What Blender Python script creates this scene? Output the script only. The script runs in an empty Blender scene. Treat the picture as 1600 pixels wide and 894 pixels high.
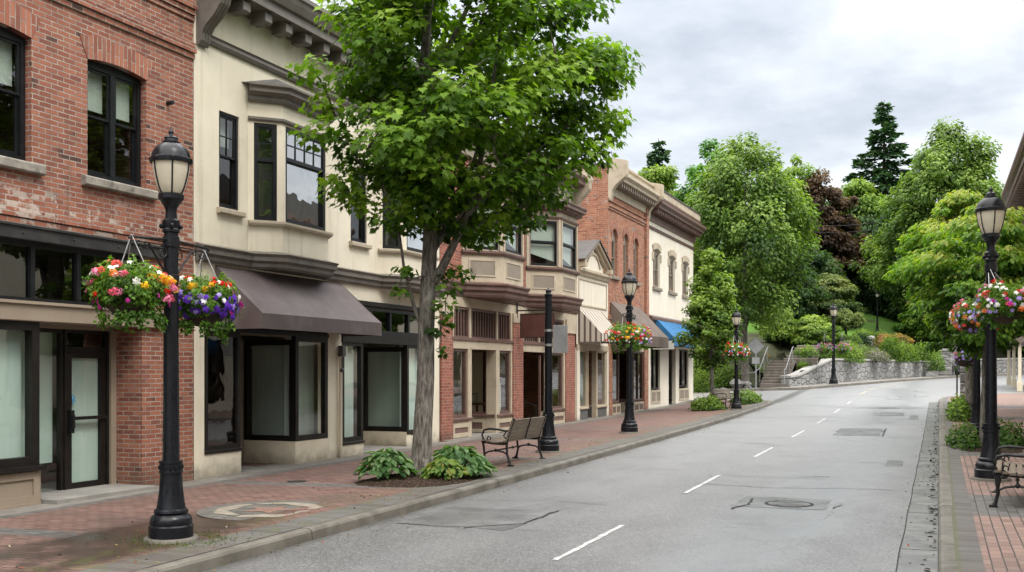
import bpy, bmesh, math, random
import numpy as np
from mathutils import Vector

PI = math.pi
SC = bpy.context.scene
COL = SC.collection
random.seed(7)
RNG = np.random.default_rng(11)
V = Vector

# ------------------------------------------------------------------ terrain
PY = [-40, 5, 10, 15, 20, 25, 30, 35, 40, 45, 50, 57, 70, 85, 95, 130, 400]
PZ = [-.25, -.2, -.165, -.125, -.08, -.035, .025, .1, .22, .35, .5, .75, 1.02, 1.25, 1.55, 2.1, 3.0]
FYS = [-40, 10, 20, 30, 40, 47, 51, 57]
FZS = [-.17, -.12, -.06, 0.0, .06, .16, .3, .88]


def road_z(x, y):
    p = float(np.interp(y, PY, PZ))
    w = min(max((-6.4 - x) / 4.95, 0), 1)
    if w > 0 and y < 57:
        f = float(np.interp(y, FYS, FZS)) - .13
        return p + w * (f - p)
    return p


def walk_z(x, y):
    return road_z(x, y) + .13


# ------------------------------------------------------------------ object helpers
def tag(o, label=None, cat=None, group=None, kind=None):
    if label: o['label'] = label
    if cat: o['category'] = cat
    if group: o['group'] = group
    if kind: o['kind'] = kind
    return o


def thing(name, loc, label, cat, group=None, rz=0):
    o = bpy.data.objects.new(name, None)
    COL.objects.link(o)
    o.location = loc
    o.rotation_euler = (0, 0, rz)
    o.empty_display_size = .2
    return tag(o, label, cat, group)


def abs_loc(o):
    l = V((0, 0, 0))
    while o is not None:
        l = l + V(o.location)
        o = o.parent
    return l


def copy_tree(o, parent=None, loc=None, rz=None, sc=None):
    c = o.copy()
    COL.objects.link(c)
    c.parent = parent
    if loc is not None: c.location = loc
    if rz is not None: c.rotation_euler = (0, 0, rz)
    if sc is not None: c.scale = (sc, sc, sc)
    for ch in list(o.children):
        copy_tree(ch, c)
    return c


class Fr:
    """local frame: u along the wall, w outwards, z up"""
    def __init__(s, ox=0, oy=0, dx=0, dy=1, oz=0):
        n = math.hypot(dx, dy)
        s.ox, s.oy, s.dx, s.dy, s.oz = ox, oy, dx / n, dy / n, oz

    def p(s, u, w, z):
        return (s.ox + u * s.dx + w * s.dy, s.oy + u * s.dy - w * s.dx, s.oz + z)


WORLD = Fr(0, 0, 1, 0)          # u = x, w = -y


class MB:
    def __init__(s):
        s.v, s.f = [], []

    def add(s, pts, faces):
        b = len(s.v)
        s.v.extend(pts)
        s.f.extend([tuple(i + b for i in f) for f in faces])
        return s

    def poly(s, pts):
        return s.add(list(pts), [tuple(range(len(pts)))])

    def box(s, fr, u0, u1, w0, w1, z0, z1):
        P = [fr.p(u, w, z) for z in (z0, z1) for w in (w0, w1) for u in (u0, u1)]
        return s.add(P, [(0, 1, 3, 2), (4, 6, 7, 5), (0, 4, 5, 1), (2, 3, 7, 6), (0, 2, 6, 4), (1, 5, 7, 3)])

    def cbox(s, fr, u0, u1, w0, w1, z0, z1, c=.012):
        """box with chamfered vertical + horizontal outer edges"""
        pr = [(w0, z0), (w1 - c, z0), (w1, z0 + c), (w1, z1 - c), (w1 - c, z1), (w0, z1)]
        return s.prof(fr, pr, u0, u1)

    def xyz(s, x0, x1, y0, y1, z0, z1):
        P = [(x, y, z) for z in (z0, z1) for y in (y0, y1) for x in (x0, x1)]
        return s.add(P, [(0, 2, 3, 1), (4, 5, 7, 6), (0, 1, 5, 4), (2, 6, 7, 3), (0, 4, 6, 2), (1, 3, 7, 5)])

    def prof(s, fr, pr, u0, u1):
        n = len(pr)
        P = [fr.p(u0, w, z) for w, z in pr] + [fr.p(u1, w, z) for w, z in pr]
        F = [(i, (i + 1) % n, n + (i + 1) % n, n + i) for i in range(n)]
        F += [tuple(range(n - 1, -1, -1)), tuple(range(n, 2 * n))]
        return s.add(P, F)

    def sweep(s, pts2, pr, cap=True):
        """profile (w,z) swept along a plan polyline, mitred; w to the right of travel (outwards for +Y travel)"""
        n = len(pr); m = len(pts2); P = []
        for i, (x, y) in enumerate(pts2):
            a = V((pts2[i][0] - pts2[i - 1][0], pts2[i][1] - pts2[i - 1][1])).normalized() if i else None
            b = V((pts2[i + 1][0] - x, pts2[i + 1][1] - y)).normalized() if i < m - 1 else None
            a = a or b; b = b or a
            na, nb = V((a.y, -a.x)), V((b.y, -b.x))
            h = (na + nb).normalized()
            k = 1 / max(.3, h.dot(na))
            for w, z in pr:
                P.append((x + h.x * w * k, y + h.y * w * k, z))
        F = []
        for j in range(m - 1):
            for i in range(n):
                F.append((j * n + i, j * n + (i + 1) % n, (j + 1) * n + (i + 1) % n, (j + 1) * n + i))
        if cap:
            F += [tuple(range(n - 1, -1, -1)), tuple(range((m - 1) * n, m * n))]
        return s.add(P, F)

    def lathe(s, cx, cy, z0, pr, n=20, flute=None):
        m = len(pr); P = []
        for r, z in pr:
            fl = 0
            if flute and flute[0] <= z <= flute[1]: fl = flute[2]
            for i in range(n):
                a = 2 * PI * i / n
                rr = r * (1 - (fl if i % 2 else 0))
                P.append((cx + rr * math.cos(a), cy + rr * math.sin(a), z0 + z))
        F = []
        for j in range(m - 1):
            for i in range(n):
                k = (i + 1) % n
                F.append((j * n + i, j * n + k, (j + 1) * n + k, (j + 1) * n + i))
        F += [tuple(range(n - 1, -1, -1)), tuple(range((m - 1) * n, m * n))]
        return s.add(P, F)

    def tube(s, pts, r, n=8):
        pts = [V(p) for p in pts]; m = len(pts)
        rs = r if hasattr(r, '__len__') else [r] * m
        P = []; up = V((0, 0, 1))
        prev = None
        for i, p in enumerate(pts):
            d = (pts[min(i + 1, m - 1)] - pts[max(i - 1, 0)])
            d = d.normalized() if d.length > 1e-9 else up
            if prev is None:
                ref = up if abs(d.z) < .9 else V((1, 0, 0))
                x = d.cross(ref).normalized()
            else:
                x = (prev - d * prev.dot(d))
                x = x.normalized() if x.length > 1e-6 else d.orthogonal().normalized()
            prev = x
            y = d.cross(x)
            for k in range(n):
                a = 2 * PI * k / n
                q = p + (x * math.cos(a) + y * math.sin(a)) * rs[i]
                P.append(tuple(q))
        F = []
        for j in range(m - 1):
            for i in range(n):
                k = (i + 1) % n
                F.append((j * n + i, j * n + k, (j + 1) * n + k, (j + 1) * n + i))
        F += [tuple(range(n - 1, -1, -1)), tuple(range((m - 1) * n, m * n))]
        return s.add(P, F)

    def ball(s, c, r, n=10, m=7, sq=(1, 1, 1)):
        P = [(c[0], c[1], c[2] - r * sq[2])]
        for j in range(1, m):
            t = PI * j / m
            for i in range(n):
                a = 2 * PI * i / n
                P.append((c[0] + r * sq[0] * math.sin(t) * math.cos(a), c[1] + r * sq[1] * math.sin(t) * math.sin(a), c[2] - r * sq[2] * math.cos(t)))
        P.append((c[0], c[1], c[2] + r * sq[2]))
        F = [(0, 1 + (i + 1) % n, 1 + i) for i in range(n)]
        for j in range(m - 2):
            for i in range(n):
                k = (i + 1) % n
                F.append((1 + j * n + i, 1 + j * n + k, 1 + (j + 1) * n + k, 1 + (j + 1) * n + i))
        b = 1 + (m - 2) * n; t = len(P) - 1
        F += [(b + i, b + (i + 1) % n, t) for i in range(n)]
        return s.add(P, F)

    def wall(s, fr, u0, u1, z0, z1, w, ops, depth=.14, back=False):
        """front face with openings (ua,ub,za,zb[,rise]) and their reveals"""
        us = sorted({u0, u1} | {v for o in ops for v in o[:2] if u0 < v < u1})
        zs = sorted({z0, z1} | {v for o in ops for v in o[2:4] if z0 < v < z1})
        for i in range(len(us) - 1):
            for j in range(len(zs) - 1):
                uc, zc = (us[i] + us[i + 1]) / 2, (zs[j] + zs[j + 1]) / 2
                if any(o[0] < uc < o[1] and o[2] < zc < o[3] for o in ops): continue
                s.poly([fr.p(us[i], w, zs[j]), fr.p(us[i + 1], w, zs[j]), fr.p(us[i + 1], w, zs[j + 1]), fr.p(us[i], w, zs[j + 1])])
        for o in ops:
            a, b, c, d = o[:4]; rise = o[4] if len(o) > 4 else 0
            wi = w - depth
            if not any(abs(q[1] - a) < 1e-6 and q[2] < d and q[3] > c for q in ops):
                s.poly([fr.p(a, w, c), fr.p(a, w, d - rise), fr.p(a, wi, d - rise), fr.p(a, wi, c)])
            if not any(abs(q[0] - b) < 1e-6 and q[2] < d and q[3] > c for q in ops):
                s.poly([fr.p(b, w, c), fr.p(b, wi, c), fr.p(b, wi, d - rise), fr.p(b, w, d - rise)])
            s.poly([fr.p(a, w, c), fr.p(a, wi, c), fr.p(b, wi, c), fr.p(b, w, c)])
            arc = arch_pts(a, b, d - rise, rise) if rise else [(a, d), (b, d)]
            for k in range(len(arc) - 1):
                (ua, za), (ub, zb) = arc[k], arc[k + 1]
                s.poly([fr.p(ua, w, za), fr.p(ub, w, zb), fr.p(ub, wi, zb), fr.p(ua, wi, za)])
                if rise:
                    s.poly([fr.p(ua, w, za), fr.p(ua, w, d), fr.p(ub, w, d), fr.p(ub, w, zb)])
        return s

    def build_each(s, name, mat, parent=None, gap=.03, **kw):
        """one object for every separate piece (pieces whose boxes touch stay together)"""
        par = list(range(len(s.v)))
        def find(i):
            while par[i] != i:
                par[i] = par[par[i]]; i = par[i]
            return i
        for f in s.f:
            for i in f[1:]: par[find(i)] = find(f[0])
        comps = {}
        for k, f in enumerate(s.f): comps.setdefault(find(f[0]), []).append(k)
        items = []
        for fs in comps.values():
            vs = [s.v[i] for k in fs for i in s.f[k]]
            items.append([fs, [min(v[a] for v in vs) - gap / 2 for a in range(3)], [max(v[a] for v in vs) + gap / 2 for a in range(3)]])
        again = True
        while again:
            again = False
            for i in range(len(items)):
                for j in range(i + 1, len(items)):
                    a, b = items[i], items[j]
                    if all(a[1][q] <= b[2][q] and b[1][q] <= a[2][q] for q in range(3)):
                        items[i] = [a[0] + b[0], [min(a[1][q], b[1][q]) for q in range(3)], [max(a[2][q], b[2][q]) for q in range(3)]]
                        del items[j]; again = True; break
                if again: break
        res = []
        for fs, _, _ in items:
            m = MB(); idx = {}
            for k in sorted(fs):
                g = []
                for i in s.f[k]:
                    if i not in idx: idx[i] = len(m.v); m.v.append(s.v[i])
                    g.append(idx[i])
                m.f.append(tuple(g))
            res.append(m.build(name, mat, parent, **kw))
        return res

    def build(s, name, mat, parent=None, smooth=False, bevel=0, recalc=True, angle=None):
        off = abs_loc(parent) if parent is not None else V((0, 0, 0))
        return mesh_obj(name, s.v, s.f, mat, parent, off, smooth, bevel, recalc)


def arch_pts(a, b, zs, rise, n=10):
    c = (b - a) / 2
    if rise >= c:      # semi-circle (stilted)
        return [((a + b) / 2 - c * math.cos(PI * k / n), zs + rise * math.sin(PI * k / n)) for k in range(n + 1)]
    R = (c * c + rise * rise) / (2 * rise)
    t0 = math.asin(c / R)
    return [((a + b) / 2 + R * math.sin(-t0 + 2 * t0 * k / n), zs + rise - R + R * math.cos(-t0 + 2 * t0 * k / n)) for k in range(n + 1)]


def mesh_obj(name, v, f, mat, parent=None, off=V((0, 0, 0)), smooth=False, bevel=0, recalc=True):
    me = bpy.data.meshes.new(name)
    me.from_pydata([(p[0] - off[0], p[1] - off[1], p[2] - off[2]) for p in v], [], f)
    if recalc:
        bm = bmesh.new(); bm.from_mesh(me)
        bmesh.ops.recalc_face_normals(bm, faces=bm.faces[:])
        bm.to_mesh(me); bm.free()
    me.validate()
    if mat: me.materials.append(mat)
    if smooth:
        me.polygons.foreach_set('use_smooth', [True] * len(me.polygons))
        try: me.set_sharp_from_angle(angle=math.radians(smooth if smooth is not True else 45))
        except Exception: pass
    o = bpy.data.objects.new(name, me)
    COL.objects.link(o)
    if parent is not None: o.parent = parent
    if bevel:
        m = o.modifiers.new('edge', 'BEVEL'); m.width = bevel; m.segments = 1; m.limit_method = 'ANGLE'
    return o


# ------------------------------------------------------------------ foliage (many leaf-sized faces in one mesh)
LEAF_RHOMB = (np.array([(0, 0, 0), (.34, .45, .06), (0, 1, -.08), (-.34, .45, .06)], float), [(0, 1, 2, 3)])
LEAF_OVAL = (np.array([(0, 0, 0), (.22, .2, .05), (.3, .5, .07), (.16, .82, 0), (0, 1, -.1), (-.16, .82, 0), (-.3, .5, .07), (-.22, .2, .05)], float),
             [(0, 1, 2, 3, 4), (0, 4, 5, 6, 7)])
_mp = [(0, 0), (.16, .06), (.42, -.02), (.36, .2), (.58, .46), (.3, .46), (.26, .62), (.12, .66), (0, 1.02),
       (-.12, .66), (-.26, .62), (-.3, .46), (-.58, .46), (-.36, .2), (-.42, -.02), (-.16, .06)]
LEAF_MAPLE = (np.array([(x, y, .1 * abs(x) - .1 * y * y) for x, y in _mp], float),
              [(0, 1, 2, 3), (0, 3, 4, 5), (0, 5, 6, 7, 8), (0, 8, 9, 10, 11), (0, 11, 12, 13), (0, 13, 14, 15)])
LEAF_BLADE = (np.array([(-.05, 0, 0), (.05, 0, 0), (.04, .6, .05), (0, 1, -.05), (-.04, .6, .05)], float), [(0, 1, 2, 3, 4)])
LEAF_NEEDLE = (np.array([(-.16, 0, 0), (.16, 0, 0), (.3, .4, -.05), (.1, .95, -.16), (-.1, .95, -.16), (-.3, .4, -.05)], float), [(0, 1, 2, 3, 4, 5)])


def unit(a):
    return a / np.maximum(np.linalg.norm(a, axis=1, keepdims=True), 1e-9)


def leaves_obj(name, pos, nrm, dirn, size, col, mat, parent, shape=LEAF_RHOMB):
    off = np.array(abs_loc(parent)) if parent is not None else np.zeros(3)
    sv, sf = shape
    N, K = len(pos), len(sv)
    n = unit(nrm); d = unit(dirn - n * np.sum(dirn * n, axis=1, keepdims=True)); x = np.cross(d, n)
    P = (pos - off)[:, None, :] + size[:, None, None] * (sv[None, :, 0, None] * x[:, None, :] + sv[None, :, 1, None] * d[:, None, :] + sv[None, :, 2, None] * n[:, None, :])
    me = bpy.data.meshes.new(name)
    me.vertices.add(N * K)
    me.vertices.foreach_set('co', P.reshape(-1).astype(np.float32))
    base = np.array([i for f in sf for i in f])
    lens = np.array([len(f) for f in sf])
    L = len(base)
    idx = (np.arange(N)[:, None] * K + base[None, :]).reshape(-1)
    me.loops.add(N * L)
    me.loops.foreach_set('vertex_index', idx.astype(np.int32))
    me.polygons.add(N * len(sf))
    st = np.concatenate([[0], np.cumsum(lens)[:-1]])
    starts = (np.arange(N)[:, None] * L + st[None, :]).reshape(-1)
    me.polygons.foreach_set('loop_start', starts.astype(np.int32))
    try: me.polygons.foreach_set('loop_total', np.tile(lens, N).astype(np.int32))
    except Exception: pass
    me.update(calc_edges=True)
    ca = me.color_attributes.new('Col', 'FLOAT_COLOR', 'POINT')
    c4 = np.concatenate([np.repeat(col, K, axis=0), np.ones((N * K, 1))], axis=1)
    ca.data.foreach_set('color', c4.reshape(-1).astype(np.float32))
    me.materials.append(mat)
    o = bpy.data.objects.new(name, me)
    COL.objects.link(o)
    if parent is not None: o.parent = parent
    return o


def clump_leaves(rng, cen, rad, per, size, axis_xy, pal, flat=.65, droop=.5, top=None, spread=.35):
    """cen (M,3) clump centres, rad (M,) radii -> arrays for leaves_obj"""
    M = len(cen)
    cnt = np.maximum(3, (per * (rad / rad.mean()) ** 2).astype(int))
    ci = np.repeat(np.arange(M), cnt); N = len(ci)
    g = rng.normal(size=(N, 3)); g = unit(g) * (rng.random((N, 1)) ** .45)
    q = g * rad[ci][:, None] * np.array([1, 1, flat])
    pos = cen[ci] + q
    out = pos - np.array([axis_xy[0], axis_xy[1], 0]); out[:, 2] = 0
    out = unit(out)
    loc = unit(q + 1e-6)
    nrm = np.array([0, 0, .85]) + .35 * out + .5 * loc + rng.normal(size=(N, 3)) * spread
    dirn = out * .7 + loc * .6 + np.array([0, 0, -droop]) + rng.normal(size=(N, 3)) * .45
    sz = size * rng.uniform(.65, 1.2, N)
    pal = np.array(pal)
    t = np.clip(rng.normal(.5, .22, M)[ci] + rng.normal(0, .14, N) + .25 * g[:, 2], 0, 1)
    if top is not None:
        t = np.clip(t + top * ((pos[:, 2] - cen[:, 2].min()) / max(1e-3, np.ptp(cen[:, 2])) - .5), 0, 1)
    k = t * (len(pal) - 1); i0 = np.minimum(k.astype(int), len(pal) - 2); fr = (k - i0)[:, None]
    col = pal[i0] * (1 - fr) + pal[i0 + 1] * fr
    col = col * rng.uniform(.85, 1.15, (N, 1))
    return pos, nrm, dirn, sz, col


def crown_clumps(rng, ax, prof, M, rad, lobes=.22, inner=.45, lean=(0, 0)):
    """clump centres inside a radius profile [(z,r)...]"""
    zs = np.array([p[0] for p in prof]); rs = np.array([p[1] for p in prof])
    zz = np.linspace(zs[0], zs[-1], 200); wt = np.interp(zz, zs, rs) ** 1.4 + .02
    z = rng.choice(zz, M, p=wt / wt.sum()) + rng.normal(0, .05, M)
    th = rng.random(M) * 2 * PI
    R = np.interp(z, zs, rs)
    p1, p2, p3 = rng.random(3) * 6.28
    R = R * (1 + lobes * .6 * np.sin(3 * th + p1 + z * .5) + lobes * .5 * np.sin(5 * th + p2 - z * .9) + lobes * .4 * np.sin(2.3 * z + p3))
    u = inner + (1 - inner) * rng.random(M) ** .55
    r = np.maximum(R - rad * .6, R * .3) * u
    f = (z - zs[0]) / max(1e-3, zs[-1] - zs[0])
    cen = np.stack([ax[0] + lean[0] * f + r * np.cos(th), ax[1] + lean[1] * f + r * np.sin(th), z], 1)
    rd = rad * rng.uniform(.5, 1.45, M)
    k = rng.random(M) < .14          # a few small sprays stick out of the outline
    f2 = np.where(k, 1.16, 1.0)
    cen[:, 0] = ax[0] + (cen[:, 0] - ax[0]) * f2; cen[:, 1] = ax[1] + (cen[:, 1] - ax[1]) * f2; cen[:, 2] += np.where(k, .35 * rad, 0)
    return cen, np.where(k, rad * .55, rd)


def branches_to(mb, skel, cen, rng, r0=.02, n=6, every=1, maxr=.06):
    """greedy limbs from the skeleton to every clump"""
    S = [tuple(p) for p in skel]
    order = sorted(range(len(cen)), key=lambda i: min((cen[i][0] - p[0]) ** 2 + (cen[i][1] - p[1]) ** 2 + (cen[i][2] - p[2]) ** 2 for p in skel))
    for k in order[::every]:
        c = cen[k]
        best, bd = None, 1e9
        for p in S:
            d = math.dist(p, c)
            pen = d + max(0, (p[2] - c[2]) + .25 * d) * 3
            if pen < bd: best, bd = p, pen
        d = math.dist(best, c)
        if d < .05: continue
        a, b = V(best), V(c)
        mid = a.lerp(b, .5) + V((rng.normal() * .07 * d, rng.normal() * .07 * d, .06 * d))
        pts = [a, a.lerp(mid, .5) + V((0, 0, .02 * d)), mid, mid.lerp(b, .55), b]
        ra = min(maxr, r0 * (.4 + d * .6))
        mb.tube(pts, [ra, ra * .85, ra * .65, ra * .45, ra * .2], n)
        S += [tuple(pts[1]), tuple(mid), tuple(pts[3])]
# ------------------------------------------------------------------ materials
def nd(nt, typ, ins=None, **at):
    n = nt.nodes.new(typ)
    for k, v in at.items(): setattr(n, k, v)
    for k, v in (ins or {}).items():
        s = n.inputs[k]
        if isinstance(v, bpy.types.NodeSocket): nt.links.new(v, s)
        else: s.default_value = v
    return n


def newmat(name):
    m = bpy.data.materials.new(name); m.use_nodes = True
    nt = m.node_tree; nt.nodes.clear()
    out = nt.nodes.new('ShaderNodeOutputMaterial')
    return m, nt, out


def rgb(c): return (c[0], c[1], c[2], 1)


def math_(nt, op, a, b=None, c=None, clamp=False):
    ins = {0: a}
    if b is not None: ins[1] = b
    if c is not None: ins[2] = c
    return nd(nt, 'ShaderNodeMath', ins, operation=op, use_clamp=clamp).outputs[0]


def mixc(nt, fac, a, b, bt='MIX'):
    n = nt.nodes.new('ShaderNodeMix'); n.data_type = 'RGBA'; n.blend_type = bt
    def put(i, v):
        if isinstance(v, bpy.types.NodeSocket): nt.links.new(v, n.inputs[i])
        else: n.inputs[i].default_value = v if not isinstance(v, tuple) or len(v) == 4 else rgb(v)
    put(0, fac); put(6, a); put(7, b)
    return n.outputs[2]


def ramp(nt, fac, stops):
    n = nt.nodes.new('ShaderNodeValToRGB')
    nt.links.new(fac, n.inputs[0])
    el = n.color_ramp.elements
    el[0].position = stops[0][0]; el[0].color = rgb(stops[0][1]) if len(stops[0][1]) == 3 else stops[0][1]
    el[1].position = stops[-1][0]; el[1].color = rgb(stops[-1][1])
    for p, c in stops[1:-1]:
        e = el.new(p); e.color = rgb(c)
    return n.outputs[0]


def step(nt, v, a, b):
    """smooth 0..1 between a and b"""
    return nd(nt, 'ShaderNodeMapRange', {0: v, 1: a, 2: b, 3: 0.0, 4: 1.0}, interpolation_type='SMOOTHSTEP').outputs[0]


def band(nt, v, a, b, e=.01):
    return math_(nt, 'MULTIPLY', step(nt, v, a - e, a + e), math_(nt, 'SUBTRACT', 1.0, step(nt, v, b - e, b + e)))


def noise(nt, vec, scale, detail=4, rough=.55, sx=None):
    if sx is not None:
        vec = nd(nt, 'ShaderNodeMapping', {0: vec, 3: sx}).outputs[0]
    return nd(nt, 'ShaderNodeTexNoise', {'Vector': vec, 'Scale': scale, 'Detail': detail, 'Roughness': rough}).outputs[0]


def wpos(nt):
    return nt.nodes.new('ShaderNodeNewGeometry').outputs['Position']


def opos(nt):
    return nt.nodes.new('ShaderNodeTexCoord').outputs['Object']


def sep(nt, v):
    n = nd(nt, 'ShaderNodeSeparateXYZ', {0: v}); return n.outputs


def comb(nt, x, y, z=0.0):
    return nd(nt, 'ShaderNodeCombineXYZ', {0: x, 1: y, 2: z}).outputs[0]


def bump(nt, h, strength=.3, dist=.01, nrm=None):
    ins = {'Height': h, 'Strength': strength, 'Distance': dist}
    if nrm is not None: ins['Normal'] = nrm
    return nd(nt, 'ShaderNodeBump', ins).outputs[0]


def finish(nt, out, col, rough=.7, normal=None, metal=0.0, spec=.5, coat=0.0, **kw):
    ins = {'Base Color': col if isinstance(col, bpy.types.NodeSocket) else rgb(col), 'Roughness': rough, 'Metallic': metal, 'Specular IOR Level': spec, 'Coat Weight': coat}
    if normal is not None: ins['Normal'] = normal
    ins.update(kw)
    b = nd(nt, 'ShaderNodeBsdfPrincipled', ins)
    nt.links.new(b.outputs[0], out.inputs[0])
    return b


def mottled(name, c1, c2, scale=6, rough=.6, bmp=.15, bscale=60, metal=0.0, spec=.5, coat=0.0, stretch=None, grime=None, world=False):
    m, nt, out = newmat(name)
    p = wpos(nt) if world else opos(nt)
    n = noise(nt, p, scale, 5, .6, stretch)
    col = mixc(nt, step(nt, n, .3, .7), rgb(c1), rgb(c2))
    if grime:
        g = noise(nt, p, grime[1], 6, .65)
        col = mixc(nt, math_(nt, 'MULTIPLY', step(nt, g, .5, .75), grime[2]), col, rgb(grime[0]))
    rn = nd(nt, 'ShaderNodeMapRange', {0: noise(nt, p, scale * 2.3, 3), 1: .3, 2: .7, 3: rough - .08, 4: rough + .1}).outputs[0]
    finish(nt, out, col, rn, bump(nt, noise(nt, p, bscale, 4), bmp, .004), metal, spec, coat)
    return m


def stucco(name, c1, c2, dirt=(.2, .16, .11), wet=.35):
    """painted render with rain streaks below ledges and dirt near the ground"""
    m, nt, out = newmat(name)
    p = wpos(nt)
    x, y, z = sep(nt, p)
    col = mixc(nt, step(nt, noise(nt, p, .9, 6, .6), .3, .7), rgb(c1), rgb(c2))
    st = noise(nt, p, 1.0, 5, .65, (5, 5, .28))
    col = mixc(nt, math_(nt, 'MULTIPLY', step(nt, st, .52, .78), wet), col, rgb(dirt))
    blot = noise(nt, p, 3.2, 7, .7)
    col = mixc(nt, math_(nt, 'MULTIPLY', step(nt, blot, .56, .8), wet * .7), col, rgb(dirt))
    low = math_(nt, 'SUBTRACT', 1.0, step(nt, math_(nt, 'ADD', z, math_(nt, 'MULTIPLY', noise(nt, p, 5, 5), .5)), .1, .5))
    col = mixc(nt, math_(nt, 'MULTIPLY', low, .7), col, (.13, .11, .08, 1))
    h = math_(nt, 'ADD', noise(nt, p, 26, 6, .6), math_(nt, 'MULTIPLY', noise(nt, p, 2.5, 4), 1.5))
    finish(nt, out, col, .75, bump(nt, h, .25, .01))
    return m


def brickmat(name, c1, c2, c3, mortar, white=.5, dark=.3, bw=.215, rh=.072, soldier=False, stain_z=None, msz=.0085):
    m, nt, out = newmat(name)
    g = nt.nodes.new('ShaderNodeNewGeometry')
    x, y, z = sep(nt, g.outputs['Position'])
    nx, ny, nz = sep(nt, g.outputs['True Normal'])
    ax = step(nt, math_(nt, 'ABSOLUTE', nx), .45, .55)
    u = math_(nt, 'ADD', math_(nt, 'MULTIPLY', y, ax), math_(nt, 'MULTIPLY', x, math_(nt, 'SUBTRACT', 1.0, ax)))
    v2 = comb(nt, z, u) if soldier else comb(nt, u, z)
    wob = nd(nt, 'ShaderNodeTexNoise', {'Vector': g.outputs['Position'], 'Scale': 9.0, 'Detail': 2.0}).outputs[1]
    wob = nd(nt, 'ShaderNodeVectorMath', {0: wob, 1: (.5, .5, .5)}, operation='SUBTRACT').outputs[0]
    wob = nd(nt, 'ShaderNodeVectorMath', {0: wob, 'Scale': .012}, operation='SCALE').outputs[0]
    v2 = nd(nt, 'ShaderNodeVectorMath', {0: v2, 1: wob}, operation='ADD').outputs[0]
    b = nd(nt, 'ShaderNodeTexBrick', {'Vector': v2, 'Color1': (0, 0, 0, 1), 'Color2': (1, 1, 1, 1), 'Mortar': (.5, .5, .5, 1), 'Scale': 1.0, 'Mortar Size': msz,
                                       'Mortar Smooth': .25, 'Bias': 0.0, 'Brick Width': bw, 'Row Height': rh})
    rnd = b.outputs['Color']
    fac = b.outputs['Fac']
    col = ramp(nt, rnd, [(0, c1), (.45, c2), (.8, c3), (1, c1)])
    p = g.outputs['Position']
    n1 = noise(nt, p, 1.1, 5, .6)
    col = mixc(nt, math_(nt, 'MULTIPLY', step(nt, n1, .35, .7), .45), col, rgb([c * .62 for c in c2]))
    fine = noise(nt, p, 45, 5, .7)
    col = mixc(nt, math_(nt, 'MULTIPLY', step(nt, fine, .45, .75), .3), col, rgb([c * 1.5 for c in c3]))
    # a few burnt bricks
    col = mixc(nt, math_(nt, 'MULTIPLY', math_(nt, 'MULTIPLY', step(nt, rnd, .9, .93), step(nt, noise(nt, p, 1.3, 2), .45, .6)), dark), col, (.05, .035, .03, 1))
    mcol = mixc(nt, step(nt, noise(nt, p, 7, 4), .3, .7), rgb(mortar), rgb([c * .6 for c in mortar]))
    col = mixc(nt, fac, col, mcol)
    wn = noise(nt, p, 2.6, 6, .75)
    wh = math_(nt, 'MULTIPLY', step(nt, math_(nt, 'ADD', wn, math_(nt, 'MULTIPLY', rnd, .12)), .62, .7), white)
    if stain_z:
        wh = math_(nt, 'MULTIPLY', step(nt, math_(nt, 'ADD', wn, math_(nt, 'MULTIPLY', rnd, .22)), .66, .73), math_(nt, 'MULTIPLY', band(nt, z, stain_z[0], stain_z[1], .25), white))
    col = mixc(nt, wh, col, (.5, .43, .37, 1))
    st = noise(nt, p, 1.0, 5, .6, (6, 6, .35))
    col = mixc(nt, math_(nt, 'MULTIPLY', step(nt, st, .55, .8), .5), col, (.06, .045, .04, 1))
    low = math_(nt, 'SUBTRACT', 1.0, step(nt, math_(nt, 'ADD', z, math_(nt, 'MULTIPLY', wn, .8)), .25, .8))
    col = mixc(nt, math_(nt, 'MULTIPLY', low, .55), col, (.07, .06, .045, 1))
    h = math_(nt, 'ADD', math_(nt, 'MULTIPLY', math_(nt, 'SUBTRACT', 1.0, fac), 1.0), math_(nt, 'ADD', math_(nt, 'MULTIPLY', fine, .35), math_(nt, 'MULTIPLY', rnd, .25)))
    finish(nt, out, col, .82, bump(nt, h, .75, .008), spec=.3)
    return m


def leafmat(name, rough=.42, trans=.35, spec=.4, tint=(1.5, 1.6, .6)):
    m, nt, out = newmat(name)
    c = nd(nt, 'ShaderNodeAttribute', attribute_name='Col').outputs[0]
    b = nd(nt, 'ShaderNodeBsdfPrincipled', {'Base Color': c, 'Roughness': rough, 'Specular IOR Level': spec})
    t = nd(nt, 'ShaderNodeBsdfTranslucent', {0: mixc(nt, 1.0, c, rgb(tint), 'MULTIPLY')})
    mx = nd(nt, 'ShaderNodeMixShader', {0: trans, 1: b.outputs[0], 2: t.outputs[0]})
    nt.links.new(mx.outputs[0], out.inputs[0])
    return m


def glassmat(name, tint=(.8, .86, .85), refl=1.0, wav=.25):
    m, nt, out = newmat(name)
    p = wpos(nt)
    nb = bump(nt, noise(nt, p, 1.6, 2), wav, .01)
    f = nd(nt, 'ShaderNodeLayerWeight', {'Blend': .5}).outputs['Facing']
    s = math_(nt, 'POWER', f, 4.0)
    fac = math_(nt, 'MULTIPLY', math_(nt, 'ADD', math_(nt, 'MULTIPLY', s, .9), .085), refl, clamp=True)
    t = nd(nt, 'ShaderNodeBsdfTransparent', {0: rgb(tint)})
    g = nd(nt, 'ShaderNodeBsdfGlossy', {'Color': (1, 1, 1, 1), 'Roughness': .015, 'Normal': nb})
    mx = nd(nt, 'ShaderNodeMixShader', {0: fac, 1: t.outputs[0], 2: g.outputs[0]})
    nt.links.new(mx.outputs[0], out.inputs[0])
    return m


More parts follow.
